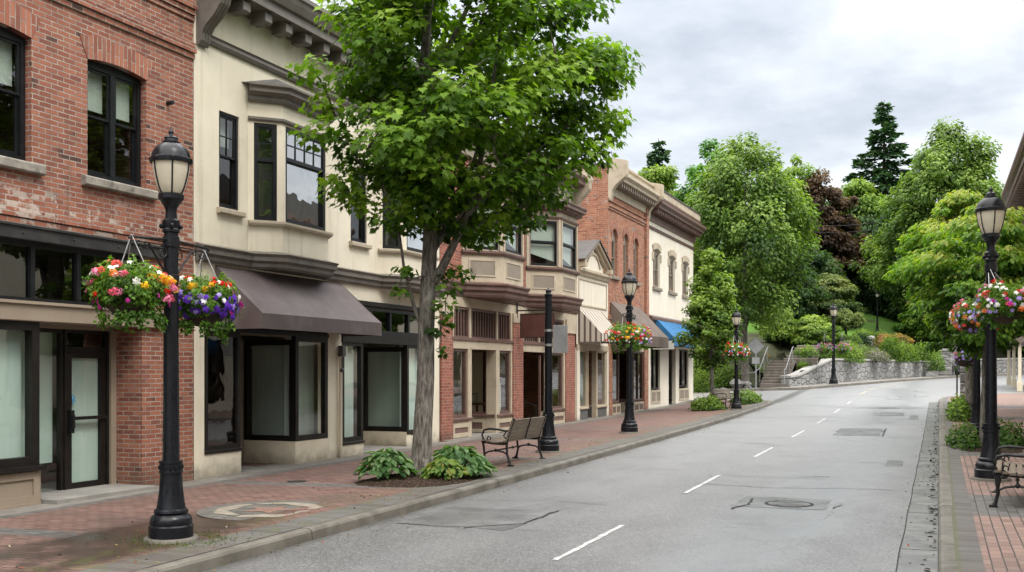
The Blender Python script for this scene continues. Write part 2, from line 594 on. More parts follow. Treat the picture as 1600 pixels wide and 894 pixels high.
def barkmat(name, c1, c2, moss=.4):
    m, nt, out = newmat(name)
    p = opos(nt)
    n = noise(nt, p, 4, 6, .7, (7, 7, 1.2))
    n2 = noise(nt, p, 3, 5, .6)
    col = mixc(nt, step(nt, n, .35, .65), rgb(c1), rgb(c2))
    col = mixc(nt, math_(nt, 'MULTIPLY', step(nt, n2, .55, .75), .7), col, rgb([c * 1.6 for c in c2]))
    mo = noise(nt, p, 2.2, 6, .7)
    col = mixc(nt, math_(nt, 'MULTIPLY', step(nt, mo, .6, .75), moss), col, (.035, .05, .015, 1))
    finish(nt, out, col, .9, bump(nt, math_(nt, 'ADD', n, math_(nt, 'MULTIPLY', noise(nt, p, 30, 4), .4)), .9, .025), spec=.2)
    return m


def asphalt():
    m, nt, out = newmat('wet_asphalt')
    p = wpos(nt); x, y, z = sep(nt, p)
    big = noise(nt, p, .16, 4, .55, (2.2, .45, 1))
    mid = noise(nt, p, .9, 5, .6, (1.3, .7, 1))
    ag = nd(nt, 'ShaderNodeTexVoronoi', {'Vector': p, 'Scale': 62.0}, feature='F1').outputs
    agc = sep(nt, ag['Color'])[0]
    g2 = noise(nt, p, 28, 3, .7)
    col = mixc(nt, step(nt, mid, .25, .75), (.078, .078, .079, 1), (.122, .121, .119, 1))
    col = mixc(nt, math_(nt, 'MULTIPLY', step(nt, agc, .6, .95), .5), col, (.26, .256, .252, 1))
    col = mixc(nt, math_(nt, 'MULTIPLY', math_(nt, 'SUBTRACT', 1.0, step(nt, agc, .03, .4)), .65), col, (.045, .045, .045, 1))
    col = mixc(nt, math_(nt, 'MULTIPLY', step(nt, g2, .5, .75), .35), col, (.075, .075, .074, 1))
    col = mixc(nt, math_(nt, 'MULTIPLY', step(nt, y, 11.0, 44.0), .62), col, (.27, .27, .274, 1))  # far road painted paler than the near part, standing for reflected sky
    # film of water along the middle of each lane, drying irregularly; its sky sheen is painted in
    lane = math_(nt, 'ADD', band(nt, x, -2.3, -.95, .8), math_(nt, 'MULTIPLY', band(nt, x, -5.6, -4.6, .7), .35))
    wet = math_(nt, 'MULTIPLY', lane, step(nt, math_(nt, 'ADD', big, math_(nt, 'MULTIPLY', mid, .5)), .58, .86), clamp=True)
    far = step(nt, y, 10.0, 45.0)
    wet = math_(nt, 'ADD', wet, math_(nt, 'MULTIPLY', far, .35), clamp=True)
    col = mixc(nt, math_(nt, 'MULTIPLY', wet, .6), col, (.23, .24, .258, 1))  # bluish sky sheen of the water put into the base colour
    # damp blots, drawn out across the lane
    damp = math_(nt, 'MULTIPLY', step(nt, noise(nt, p, .75, 6, .65, (.45, 1.0, 1)), .55, .75), band(nt, x, -6.6, -.4, .5))
    col = mixc(nt, math_(nt, 'MULTIPLY', damp, .55), col, (.06, .061, .064, 1))
    gl = math_(nt, 'MULTIPLY', band(nt, math_(nt, 'ADD', x, math_(nt, 'MULTIPLY', mid, .5)), -6.6, -6.05, .15), .75)
    col = mixc(nt, gl, col, (.045, .043, .039, 1))
    wv = nd(nt, 'ShaderNodeTexNoise', {'Vector': p, 'Scale': 1.1, 'Detail': 6.0}).outputs[1]
    pv = nd(nt, 'ShaderNodeVectorMath', {0: nd(nt, 'ShaderNodeVectorMath', {0: wv, 'Scale': .9}, operation='SCALE').outputs[0], 1: p}, operation='ADD').outputs[0]
    vo = nd(nt, 'ShaderNodeTexVoronoi', {'Vector': pv, 'Scale': .3}, feature='DISTANCE_TO_EDGE').outputs[0]
    cr = math_(nt, 'MULTIPLY', math_(nt, 'SUBTRACT', 1.0, step(nt, vo, .0, .005)), step(nt, noise(nt, p, .5, 3), .5, .6))
    col = mixc(nt, math_(nt, 'MULTIPLY', cr, .7), col, (.03, .03, .03, 1))
    rough = nd(nt, 'ShaderNodeMapRange', {0: wet, 1: 0.0, 2: 1.0, 3: .48, 4: .3}).outputs[0]
    rough = math_(nt, 'SUBTRACT', rough, math_(nt, 'MULTIPLY', damp, .1))
    h = math_(nt, 'SUBTRACT', math_(nt, 'ADD', ag['Distance'], math_(nt, 'MULTIPLY', g2, .4)), math_(nt, 'MULTIPLY', cr, 2.0))
    bs = math_(nt, 'SUBTRACT', .32, math_(nt, 'MULTIPLY', wet, .22))
    finish(nt, out, col, rough, bump(nt, h, bs, .006), spec=.8)
    return m


def paver_node(nt, p, c1, c2, c3, mortar, bw, rh, swap=False, ms=.006):
    x, y, z = sep(nt, p)
    wob = nd(nt, 'ShaderNodeTexNoise', {'Vector': p, 'Scale': 6.0, 'Detail': 2.0}).outputs[1]
    wob = nd(nt, 'ShaderNodeVectorMath', {0: nd(nt, 'ShaderNodeVectorMath', {0: wob, 1: (.5, .5, .5)}, operation='SUBTRACT').outputs[0], 'Scale': .014}, operation='SCALE').outputs[0]
    v = comb(nt, y, x) if swap else comb(nt, x, y)
    v = nd(nt, 'ShaderNodeVectorMath', {0: v, 1: wob}, operation='ADD').outputs[0]
    b = nd(nt, 'ShaderNodeTexBrick', {'Vector': v, 'Color1': (0, 0, 0, 1), 'Color2': (1, 1, 1, 1), 'Mortar': (.5, .5, .5, 1), 'Scale': 1.0, 'Mortar Size': ms, 'Mortar Smooth': .3,
                                       'Bias': 0.0, 'Brick Width': bw, 'Row Height': rh})
    col = ramp(nt, b.outputs['Color'], [(0, c1), (.5, c2), (1, c3)])
    return mixc(nt, b.outputs['Fac'], col, rgb(mortar)), b.outputs['Fac'], b.outputs['Color']


def sidewalk_mat(name, left=True):
    m, nt, out = newmat(name)
    p = wpos(nt); x, y, z = sep(nt, p)
    if left:
        red, f1, r1 = paver_node(nt, p, (.115, .06, .048), (.2, .116, .094), (.155, .084, .068), (.032, .025, .021), .2, .1, False, .008)
    else:
        red, f1, r1 = paver_node(nt, p, (.19, .112, .09), (.285, .185, .152), (.235, .148, .122), (.045, .036, .032), .22, .11, True, .008)
    gcol = ((.075, .073, .068), (.135, .13, .122), (.1, .097, .09), (.035, .03, .026))
    gry, f2, r2 = paver_node(nt, p, *gcol, 6.0, .1)
    gr2, f3, r3 = paver_node(nt, p, *gcol, .22, .11, not left)
    edge = band(nt, x, -7.02, -6.4, .01) if left else band(nt, x, .1, .375, .006)
    gry = mixc(nt, edge, gr2, gry)
    f2 = math_(nt, 'ADD', math_(nt, 'MULTIPLY', f2, edge), math_(nt, 'MULTIPLY', f3, math_(nt, 'SUBTRACT', 1.0, edge)))
    n1 = noise(nt, p, .8, 6, .65); n2 = noise(nt, p, 4.0, 6, .7)
    if left:
        mask = band(nt, x, -7.02, -6.4, .01)
        bandy = math_(nt, 'MODULO', math_(nt, 'ADD', y, 17.0), 5.0)     # a grey cross band every five metres
        mask = math_(nt, 'MAXIMUM', mask, band(nt, bandy, .25, .62, .008))
        mask = math_(nt, 'MAXIMUM', mask, band(nt, x, -10.82, -10.6, .01))
        conc = band(nt, x, -11.8, -10.82, .006)
    else:
        mask = band(nt, x, .1, .375, .006)
        for a, b in ((13.3, 15.4), (21.6, 23.0), (28.0, 29.2), (34.8, 36.0), (41, 42.2)):
            mask = math_(nt, 'MAXIMUM', mask, band(nt, y, a, b, .01))
        conc = band(nt, x, 2.6, 9.0, .006)
        conc = math_(nt, 'MULTIPLY', conc, 0.0)
    col = mixc(nt, mask, red, gry)
    fac = math_(nt, 'ADD', math_(nt, 'MULTIPLY', f1, math_(nt, 'SUBTRACT', 1.0, mask)), math_(nt, 'MULTIPLY', f2, mask))
    cc = mixc(nt, step(nt, n2, .3, .7), (.15, .138, .12, 1), (.215, .2, .178, 1))
    jt = band(nt, math_(nt, 'MODULO', math_(nt, 'ADD', y, 20.0), 1.5), 0.0, .012, .004)
    cc = mixc(nt, jt, cc, (.08, .075, .07, 1))
    col = mixc(nt, conc, col, cc)
    fac = math_(nt, 'MULTIPLY', fac, math_(nt, 'SUBTRACT', 1.0, conc))
    # grime, damp patches, moss in the joints
    col = mixc(nt, math_(nt, 'MULTIPLY', step(nt, n1, .38, .72), .6), col, (.085, .066, .055, 1))
    col = mixc(nt, math_(nt, 'MULTIPLY', step(nt, n2, .55, .8), .35), col, (.26, .2, .17, 1) if not left else (.23, .155, .13, 1))
    if left:
        ex = math_(nt, 'MULTIPLY', band(nt, math_(nt, 'ADD', x, math_(nt, 'MULTIPLY', n2, .7)), -8.35, -6.75, .25), math_(nt, 'MULTIPLY', band(nt, y, 3.0, 10.4, 1.0), step(nt, n1, .3, .47)))
        dmp = math_(nt, 'MAXIMUM', ex, math_(nt, 'MULTIPLY', step(nt, noise(nt, p, .55, 5), .6, .72), .5))
        moss = math_(nt, 'MULTIPLY', band(nt, math_(nt, 'ADD', x, math_(nt, 'MULTIPLY', n1, .6)), -7.3, -6.3, .2), step(nt, n2, .47, .66))
    else:
        dmp = math_(nt, 'MULTIPLY', step(nt, noise(nt, p, .7, 5), .6, .75), .4)
        moss = math_(nt, 'MULTIPLY', band(nt, math_(nt, 'ADD', x, math_(nt, 'MULTIPLY', n2, .06)), .13, .215, .02), step(nt, n2, .3, .5))
    col = mixc(nt, math_(nt, 'MULTIPLY', dmp, .85), col, (.034, .024, .018, 1))
    col = mixc(nt, math_(nt, 'MULTIPLY', moss, .65), col, (.075, .085, .025, 1))
    rough = math_(nt, 'SUBTRACT', .78, math_(nt, 'MULTIPLY', dmp, .38))
    rough = math_(nt, 'SUBTRACT', rough, math_(nt, 'MULTIPLY', step(nt, n1, .45, .7), .14))
    h = math_(nt, 'ADD', math_(nt, 'SUBTRACT', 1.0, fac), math_(nt, 'ADD', math_(nt, 'MULTIPLY', noise(nt, p, 70, 4), .3), math_(nt, 'MULTIPLY', r1, .3)))
    finish(nt, out, col, rough, bump(nt, h, .6, .008), spec=.4)
    return m


def stonewall():
    m, nt, out = newmat('grey_rubble_stone')
    p = wpos(nt)
    x, y, z = sep(nt, p)
    v = comb(nt, math_(nt, 'ADD', math_(nt, 'MULTIPLY', y, .9), math_(nt, 'MULTIPLY', x, .5)), math_(nt, 'MULTIPLY', z, 1.7))
    w = nd(nt, 'ShaderNodeTexNoise', {'Vector': v, 'Scale': 1.5, 'Detail': 3.0}).outputs[1]
    v = nd(nt, 'ShaderNodeVectorMath', {0: v, 1: nd(nt, 'ShaderNodeVectorMath', {0: w, 'Scale': .35}, operation='SCALE').outputs[0]}, operation='ADD').outputs[0]
    vo = nd(nt, 'ShaderNodeTexVoronoi', {'Vector': v, 'Scale': 1.7, 'Randomness': .85}, feature='DISTANCE_TO_EDGE').outputs[0]
    vc = sep(nt, nd(nt, 'ShaderNodeTexVoronoi', {'Vector': v, 'Scale': 1.7, 'Randomness': .85}, feature='F1').outputs['Color'])[0]
    col = ramp(nt, vc, [(0, (.17, .17, .168)), (.5, (.3, .295, .287)), (1, (.22, .217, .212))])
    n = noise(nt, p, 3.5, 7, .7)
    col = mixc(nt, math_(nt, 'MULTIPLY', step(nt, n, .45, .7), .6), col, (.42, .41, .395, 1))
    col = mixc(nt, math_(nt, 'MULTIPLY', step(nt, noise(nt, p, 1.2, 6, .7), .5, .72), .6), col, (.09, .09, .085, 1))
    mort = math_(nt, 'SUBTRACT', 1.0, step(nt, vo, .01, .045))
    col = mixc(nt, math_(nt, 'MULTIPLY', mort, .75), col, (.11, .107, .1, 1))
    finish(nt, out, col, .85, bump(nt, math_(nt, 'ADD', math_(nt, 'MULTIPLY', step(nt, vo, 0.0, .14), 1.0), math_(nt, 'MULTIPLY', n, .8)), .9, .06), spec=.3)
    return m


def soil(name, c1, c2):
    m, nt, out = newmat(name)
    p = wpos(nt)
    n = noise(nt, p, 30, 6, .75)
    vo = nd(nt, 'ShaderNodeTexVoronoi', {'Vector': p, 'Scale': 45.0})
    col = mixc(nt, step(nt, n, .3, .7), rgb(c1), rgb(c2))
    col = mixc(nt, math_(nt, 'MULTIPLY', step(nt, sep(nt, vo.outputs['Color'])[0], .86, .9), .6), col, (.2, .14, .09, 1))
    finish(nt, out, col, .9, bump(nt, math_(nt, 'ADD', n, vo.outputs['Distance']), 1.0, .03), spec=.2)
    return m


def hillmat():
    m, nt, out = newmat('garden_ground')
    p = wpos(nt)
    n = noise(nt, p, .25, 5, .6); n2 = noise(nt, p, 6, 6, .7)
    g = mixc(nt, step(nt, n2, .3, .7), (.055, .12, .018, 1), (.095, .19, .03, 1))
    d = mixc(nt, step(nt, n2, .3, .7), (.03, .03, .018, 1), (.05, .055, .025, 1))
    x, y, z = sep(nt, p)
    lawn = math_(nt, 'MULTIPLY', step(nt, z, 4.1, 4.5), step(nt, n, .25, .45))
    finish(nt, out, mixc(nt, lawn, d, g), .9, bump(nt, n2, 1.0, .05), spec=.2)
    return m


def striped():
    m, nt, out = newmat('striped_canvas')
    p = wpos(nt); x, y, z = sep(nt, p)
    s = math_(nt, 'MODULO', math_(nt, 'ADD', math_(nt, 'ADD', y, math_(nt, 'MULTIPLY', x, .0)), 100.0), .36)
    g = nt.nodes.new('ShaderNodeNewGeometry')
    ny = math_(nt, 'ABSOLUTE', sep(nt, g.outputs['Normal'])[1])
    s2 = math_(nt, 'MODULO', math_(nt, 'ADD', x, 100.0), .2)
    s2 = math_(nt, 'MULTIPLY', s2, 1.8)
    side = step(nt, ny, .45, .55)
    ss = math_(nt, 'ADD', math_(nt, 'MULTIPLY', s, math_(nt, 'SUBTRACT', 1.0, side)), math_(nt, 'MULTIPLY', s2, side))
    k = band(nt, ss, .1, .24, .006)
    col = mixc(nt, k, (.5, .45, .38, 1), (.12, .085, .07, 1))
    col = mixc(nt, math_(nt, 'MULTIPLY', step(nt, noise(nt, p, 2, 5), .5, .8), .4), col, (.2, .17, .14, 1))
    finish(nt, out, col, .8, bump(nt, noise(nt, p, 60, 3), .15, .004))
    return m


def metal_paint(name, c, rough=.38):
    m, nt, out = newmat(name)
    p = opos(nt)
    n = noise(nt, p, 14, 5, .6)
    col = mixc(nt, step(nt, n, .35, .7), rgb(c), rgb([min(1, v * 1.5 + .001) for v in c]))
    rn = nd(nt, 'ShaderNodeMapRange', {0: noise(nt, p, 9, 5), 1: .3, 2: .7, 3: rough - .1, 4: rough + .14}).outputs[0]
    finish(nt, out, col, rn, bump(nt, noise(nt, p, 35, 4), .12, .004), spec=.3)
    return m


def blindmat(name, c, alt, folds=0.0):
    m, nt, out = newmat(name)
    p = wpos(nt); x, y, z = sep(nt, p)
    n = noise(nt, p, 1.2, 4, .6, (1, 3, .5))
    col = mixc(nt, step(nt, n, .3, .7), rgb(c), rgb(alt))
    finish(nt, out, col, .8, bump(nt, noise(nt, p, 3, 3, .5, (4, 4, .2)), .2 + folds, .02), spec=.2)
    return m


M = {}
M['brickA'] = brickmat('orange_red_brick', (.23, .075, .047), (.335, .133, .082), (.165, .06, .043), (.37, .31, .26), white=.75, dark=.85, stain_z=(3.65, 4.2))
M['archA'] = brickmat('soldier_course_brick', (.25, .085, .052), (.36, .14, .085), (.2, .075, .05), (.38, .31, .26), white=.1, dark=.2, bw=.4, rh=.085, soldier=True)
M['brickC'] = brickmat('smooth_red_brick', (.25, .075, .048), (.34, .115, .074), (.2, .065, .044), (.36, .27, .22), white=.15, dark=.2, bw=.215, rh=.075)
M['brickE'] = brickmat('weathered_orange_brick', (.30, .105, .055), (.43, .18, .095), (.22, .075, .045), (.4, .31, .25), white=.3, dark=.9)
M['cream'] = stucco('cream_stucco', (.61, .55, .43), (.69, .63, .505), wet=.36)
M['cream2'] = stucco('pale_cream_stucco', (.63, .58, .475), (.69, .645, .54), wet=.3)
M['cream_low'] = stucco('cream_plinth_paint', (.58, .51, .38), (.65, .58, .45), wet=.2)
M['taupe'] = mottled('taupe_trim_paint', (.115, .1, .085), (.15, .132, .112), 3, .55, .12, 50, grime=((.05, .045, .04), 2.5, .5), world=True)
M['tan'] = mottled('tan_fascia_paint', (.245, .196, .145), (.285, .232, .175), 2, .55, .1, 50, grime=((.12, .1, .075), 2, .45), world=True)
M['tanC'] = mottled('beige_trim_paint', (.4, .335, .245), (.46, .39, .29), 2.5, .6, .12, 50, grime=((.16, .13, .09), 2.2, .5), world=True)
M['brown_trim'] = mottled('red_brown_trim_paint', (.105, .058, .046), (.14, .08, .064), 3, .5, .1, 50, grime=((.05, .035, .03), 2.5, .4), world=True)
M['panel_dark'] = mottled('dull_maroon_panel_paint', (.13, .075, .065), (.16, .095, .083), 3, .6, .1, 40, world=True)
M['panel_taupe'] = mottled('taupe_panel_paint', (.2, .165, .13), (.24, .2, .155), 3, .6, .1, 40, world=True)
M['black_frame'] = mottled('charcoal_window_paint', (.006, .0065, .0075), (.011, .012, .0135), 6, .4, .08, 60, spec=.3)
M['dkbrown_frame'] = mottled('dark_bronze_frame', (.0075, .0063, .0055), (.014, .0115, .01), 5, .42, .08, 60, spec=.28)
M['beam'] = mottled('charcoal_sign_beam', (.022, .022, .023), (.036, .035, .035), 3, .42, .08, 40, grime=((.06, .055, .05), 3, .5), world=True)
M['sill'] = mottled('weathered_concrete_sill', (.2, .18, .15), (.3, .275, .235), 5, .85, .6, 30, grime=((.05, .05, .042), 4, .8), world=True)
M['sill_cream'] = mottled('beige_sill_paint', (.36, .305, .225), (.42, .36, .275), 4, .7, .2, 40, grime=((.14, .12, .09), 4, .5), world=True)
M['slate'] = mottled('grey_shingle', (.075, .072, .07), (.125, .12, .115), 9, .75, .6, 30, stretch=(1, 1, 6), world=True)
M['awning'] = mottled('brown_awning_canvas', (.085, .064, .063), (.12, .093, .092), 1.3, .55, .25, 90, grime=((.19, .165, .165), 1.5, .5), world=True)
M['awning2'] = mottled('taupe_awning_canvas', (.11, .082, .065), (.145, .11, .09), 1.5, .7, .25, 90, world=True)
M['blue'] = mottled('blue_awning_canvas', (.012, .1, .24), (.018, .15, .34), 1.5, .6, .2, 90, world=True)
M['stripe'] = striped()
M['lamp'] = metal_paint('black_lamp_enamel', (.0045, .0052, .0075), .3)
M['iron'] = metal_paint('black_cast_iron', (.009, .009, .0095), .45)
M['chain'] = mottled('galvanised_chain', (.3, .3, .3), (.45, .45, .45), 30, .4, .1, 50, metal=.8)
M['steel'] = mottled('brushed_steel', (.4, .4, .4), (.55, .55, .55), 20, .35, .1, 50, metal=.9)
M['rail'] = mottled('dull_grey_rail_paint', (.2, .2, .2), (.28, .28, .28), 20, .5, .1, 50)
M['greysign'] = mottled('bare_grey_sign_metal', (.27, .275, .28), (.34, .345, .35), 4, .5, .1, 40, metal=.3)
M['brownsign'] = mottled('maroon_sign_board', (.082, .03, .022), (.105, .04, .03), 3, .55, .1, 40)
M['wood'] = mottled('weathered_bench_wood', (.1, .076, .052), (.19, .15, .108), 7, .7, .5, 40, stretch=(14, 1, 14), grime=((.07, .06, .04), 6, .6))
M['door_wood'] = mottled('orange_stained_wood', (.2, .075, .028), (.3, .12, .045), 5, .45, .3, 40, stretch=(8, 8, .7))
M['darkwood'] = mottled('dark_red_wood', (.055, .02, .012), (.085, .032, .02), 5, .45, .2, 40, stretch=(8, 8, .7))
M['glass'] = glassmat('window_glass', (.8, .86, .83), 1.0)
M['glass_dark'] = glassmat('smoked_window_glass', (.3, .34, .32), 1.15)
M['glass_sky'] = glassmat('old_wavy_glass', (.35, .4, .4), 4.2, .5)
M['paper'] = blindmat('pale_green_window_paper', (.56, .66, .61), (.66, .74, .69), .2)
M['blind'] = blindmat('off_white_roller_blind', (.5, .52, .47), (.58, .6, .55))
M['curtain'] = blindmat('pale_grey_curtain', (.46, .48, .45), (.56, .58, .55), .8)
M['dim'] = mottled('dim_shop_interior', (.15, .13, .1), (.22, .19, .15), 1.2, .9, .1, 20, world=True)
M['dimtan'] = mottled('tan_shop_wall', (.42, .34, .22), (.52, .43, .29), 1.2, .9, .1, 20, world=True)
M['lens'] = None
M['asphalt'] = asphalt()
M['walkL'] = sidewalk_mat('red_brick_pavers', True)
M['walkR'] = sidewalk_mat('pink_brick_pavers', False)
M['kerb'] = mottled('mossy_concrete_kerb', (.09, .08, .065), (.15, .137, .115), 3, .7, .6, 45, grime=((.045, .043, .026), 2.2, .85), world=True)
M['conc'] = mottled('light_concrete', (.19, .18, .165), (.26, .247, .225), 2, .75, .4, 50, grime=((.14, .13, .12), 1.1, .6), world=True)
M['gutter'] = mottled('damp_concrete_gutter', (.11, .11, .109), (.175, .173, .168), 2.2, .36, .5, 70, grime=((.055, .055, .055), 1.3, .8), world=True)
M['mark'] = mottled('worn_white_road_paint', (.32, .32, .315), (.5, .5, .49), 6, .6, .4, 60, grime=((.17, .17, .17), 8, 1.0), world=True)
M['markY'] = mottled('worn_yellow_road_paint', (.32, .285, .2), (.4, .36, .26), 7, .6, .4, 60, grime=((.2, .195, .18), 6, 1.0), world=True)
M['tar'] = mottled('black_tar_seal', (.02, .02, .02), (.04, .04, .04), 9, .75, .3, 60, world=True, spec=.15)
M['patch'] = mottled('dark_asphalt_patch', (.085, .086, .088), (.135, .136, .138), 1.6, .34, .6, 120, world=True, grime=((.18, .182, .186), 1.1, 1.0))
M['mark_faint'] = mottled('nearly_worn_off_road_paint', (.15, .15, .15), (.21, .21, .207), 5, .6, .3, 60, grime=((.17, .17, .17), 5, 1.0), world=True)
M['castiron'] = mottled('rusty_cover_iron', (.035, .028, .024), (.06, .05, .042), 8, .5, .6, 60, world=True)
M['lid_grey'] = mottled('worn_grey_cover_iron', (.09, .088, .085), (.13, .128, .124), 12, .4, .7, 60, world=True)
M['mosaic_beige'] = mottled('cream_mosaic_stone', (.18, .158, .122), (.28, .25, .2), 5, .7, .4, 40, grime=((.13, .11, .09), 4, .8), world=True)
M['mosaic_grey'] = mottled('grey_mosaic_stone', (.07, .066, .058), (.125, .117, .102), 6, .7, .5, 40, world=True)
M['mosaic_red'] = mottled('terracotta_mosaic_stone', (.15, .088, .068), (.21, .125, .1), 6, .7, .5, 40, world=True)
M['stone'] = stonewall()
M['cap'] = mottled('pale_stone_coping', (.3, .29, .275), (.4, .39, .37), 3, .8, .4, 40, grime=((.12, .12, .1), 2, .6), world=True)
M['step'] = mottled('brown_stone_step', (.14, .12, .1), (.2, .175, .15), 3, .8, .4, 40, world=True)
M['mulch'] = soil('bark_mulch', (.022, .013, .009), (.05, .03, .02))
M['hill'] = hillmat()
M['leaf'] = leafmat('maple_leaf', .5, .42, .22, (1.6, 1.8, .5))
M['leaf_far'] = leafmat('tree_leaf', .55, .36, .18, (1.5, 1.7, .5))
M['needle'] = leafmat('conifer_needle', .6, .1, .25)
M['petal'] = leafmat('flower_petal', .6, .3, .2, (1.1, 1.1, 1.1))
M['bark'] = barkmat('mossy_maple_bark', (.06, .053, .044), (.215, .198, .172), .9)
M['bark2'] = barkmat('dark_bark', (.045, .037, .03), (.09, .075, .06))
M['basket'] = mottled('dark_coir_liner', (.03, .02, .012), (.05, .035, .02), 20, .9, .6, 40)
M['ground'] = mottled('rough_ground', (.06, .07, .03), (.08, .1, .035), .5, .9, .5, 10, world=True)
M['roof'] = mottled('grey_roof_felt', (.08, .08, .08), (.12, .12, .12), 1, .8, .3, 20, world=True)
M['greyflash'] = mottled('dark_metal_coping', (.05, .045, .042), (.08, .073, .068), 3, .5, .1, 40, world=True)


def lensmat():
    m, nt, out = newmat('frosted_cream_globe')
    p = opos(nt); x, y, z = sep(nt, p)
    c = mixc(nt, step(nt, noise(nt, p, 5, 3), .3, .7), (.8, .73, .58, 1), (.86, .8, .66, 1))
    b = nd(nt, 'ShaderNodeBsdfPrincipled', {'Base Color': c, 'Roughness': .16, 'Specular IOR Level': .5})
    t = nd(nt, 'ShaderNodeBsdfTranslucent', {0: c})
    mx = nd(nt, 'ShaderNodeMixShader', {0: .45, 1: b.outputs[0], 2: t.outputs[0]})
    nt.links.new(mx.outputs[0], out.inputs[0])
    return m


M['lens'] = lensmat()
# ------------------------------------------------------------------ camera, sky, sun
cam = bpy.data.cameras.new('camera'); co = bpy.data.objects.new('camera', cam); COL.objects.link(co)
co.location = (0, 0, 1.7)
co.rotation_euler = (PI / 2, 0, math.atan(667 / 1600))
cam.sensor_width = 36; cam.lens = 36.0
cam.shift_y = (580 - 447) / 1600
cam.clip_start = .1; cam.clip_end = 3000
SC.camera = co
SC.view_settings.view_transform = 'Standard'; SC.view_settings.look = 'None'; SC.view_settings.exposure = 0; SC.view_settings.gamma = 1
SC.render.engine = 'CYCLES'
SC.cycles.max_bounces = 7; SC.cycles.transparent_max_bounces = 12; SC.cycles.use_denoising = True
SC.cycles.caustics_reflective = False; SC.cycles.caustics_refractive = False

SUN_EL, SUN_AZ = math.radians(56), math.radians(112)       # azimuth from +Y towards +X
world = bpy.data.worlds.new('World'); SC.world = world; world.use_nodes = True
nt = world.node_tree; nt.nodes.clear()
wo = nt.nodes.new('ShaderNodeOutputWorld')
sky = nt.nodes.new('ShaderNodeTexSky'); sky.sky_type = 'NISHITA'; sky.sun_disc = False
sky.sun_elevation = SUN_EL; sky.sun_rotation = SUN_AZ; sky.dust_density = 3
bg1 = nd(nt, 'ShaderNodeBackground', {0: sky.outputs[0], 1: .05})
gdir = nt.nodes.new('ShaderNodeTexCoord').outputs['Generated']
dx, dy, dz = sep(nt, gdir)
# overcast cloud deck: clouds on a plane overhead, brighter towards the zenith
zc = math_(nt, 'MAXIMUM', dz, .0)
inv = math_(nt, 'DIVIDE', 1.0, math_(nt, 'ADD', zc, .16))
cv = comb(nt, math_(nt, 'MULTIPLY', dx, inv), math_(nt, 'MULTIPLY', dy, inv), 0.0)
c1 = noise(nt, cv, .62, 7, .55, (1.0, .7, 1))
c2 = noise(nt, cv, 2.3, 6, .6)
cl = math_(nt, 'ADD', math_(nt, 'MULTIPLY', c1, .68), math_(nt, 'MULTIPLY', c2, .32))
ccol = ramp(nt, cl, [(.395, (.53, .56, .61)), (.46, (.68, .71, .75)), (.52, (.87, .885, .905)), (.58, (1.0, 1.0, 1.0))])
zen = nd(nt, 'ShaderNodeMapRange', {0: dz, 1: .27, 2: .8, 3: 1.0, 4: 5.6}, interpolation_type='SMOOTHSTEP').outputs[0]
ccol = mixc(nt, step(nt, dz, .25, .6), ccol, mixc(nt, 1.0, ccol, (1.0, .965, .91, 1), 'MULTIPLY'))
bg2 = nd(nt, 'ShaderNodeBackground', {0: ccol, 1: zen})
ad = nd(nt, 'ShaderNodeAddShader', {0: bg1.outputs[0], 1: bg2.outputs[0]})
nt.links.new(ad.outputs[0], wo.inputs[0])
sl = bpy.data.lights.new('sun', 'SUN'); so = bpy.data.objects.new('sun', sl); COL.objects.link(so)
sl.energy = 1.5; sl.angle = math.radians(12); sl.color = (1, .97, .92)
sv = V((math.sin(SUN_AZ) * math.cos(SUN_EL), math.cos(SUN_AZ) * math.cos(SUN_EL), math.sin(SUN_EL)))
so.rotation_euler = sv.to_track_quat('Z', 'Y').to_euler()

# ------------------------------------------------------------------ ground sheets
def sheet(name, rows, zf, off, mat, kind='structure', skirt=0, smooth=True):
    """rows: list of (y, [x...]) with equal counts"""
    v, f = [], []
    n = len(rows[0][1])
    for y, xs in rows:
        for x in xs:
            yy = y(x) if callable(y) else y
            v.append((x, yy, zf(x, yy) + off))
    for j in range(len(rows) - 1):
        for i in range(n - 1):
            f.append((j * n + i, j * n + i + 1, (j + 1) * n + i + 1, (j + 1) * n + i))
    o = mesh_obj(name, v, f, mat, recalc=False, smooth=False)
    o.data.polygons.foreach_set('use_smooth', [smooth] * len(f))
    if kind: o['kind'] = kind
    return o


def frange(a, b, s):
    n = max(1, int(round((b - a) / s)))
    return [a + (b - a) * i / n for i in range(n + 1)]


# far ground to the horizon, under everything else
GX = [-1500, -600, -250, -120, -60, -30, -12, 0, 12, 30, 60, 120, 250, 600, 1500]
GY = [-300, -60, -20, 0, 10, 20, 30, 40, 50, 60, 80, 100, 130, 200, 400, 800, 2000]
sheet('ground', [(y, GX) for y in GY], road_z, -.35, M['ground'])
RX = frange(-14, -6.4, .95) + frange(-5.5, 0, 1.1) + [.6, 1.5, 4, 9, 15]
YS = frange(-8, 60, .5) + frange(61, 100, 1.0)
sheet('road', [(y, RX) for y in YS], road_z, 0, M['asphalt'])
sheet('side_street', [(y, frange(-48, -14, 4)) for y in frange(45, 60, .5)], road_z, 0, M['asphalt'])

# left pavement with its rounded corner at the side street
KC = [(-6.4, -8), (-6.4, 43.2), (-6.55, 44.3), (-6.95, 45.3), (-7.6, 46.3), (-8.5, 47.4), (-9.7, 48.7), (-11.3, 50.2), (-13.5, 51.4), (-20, 52.2), (-30, 52.6)]
kx = lambda y: float(np.interp(y, [p[1] for p in KC], [p[0] for p in KC]))
rows = []
for y in frange(-8, 43, .5) + frange(43.25, 50.9, .25):
    e = kx(y) - .14
    rows.append((y, [-13.2 if y > 50.2 else -13.2] + [-13.2 + (e + 13.2) * t for t in (.1, .2, .3, .4, .5, .6, .7, .8, .9, 1)]))
sheet('left_pavement', rows, walk_z, 0, M['walkL'])


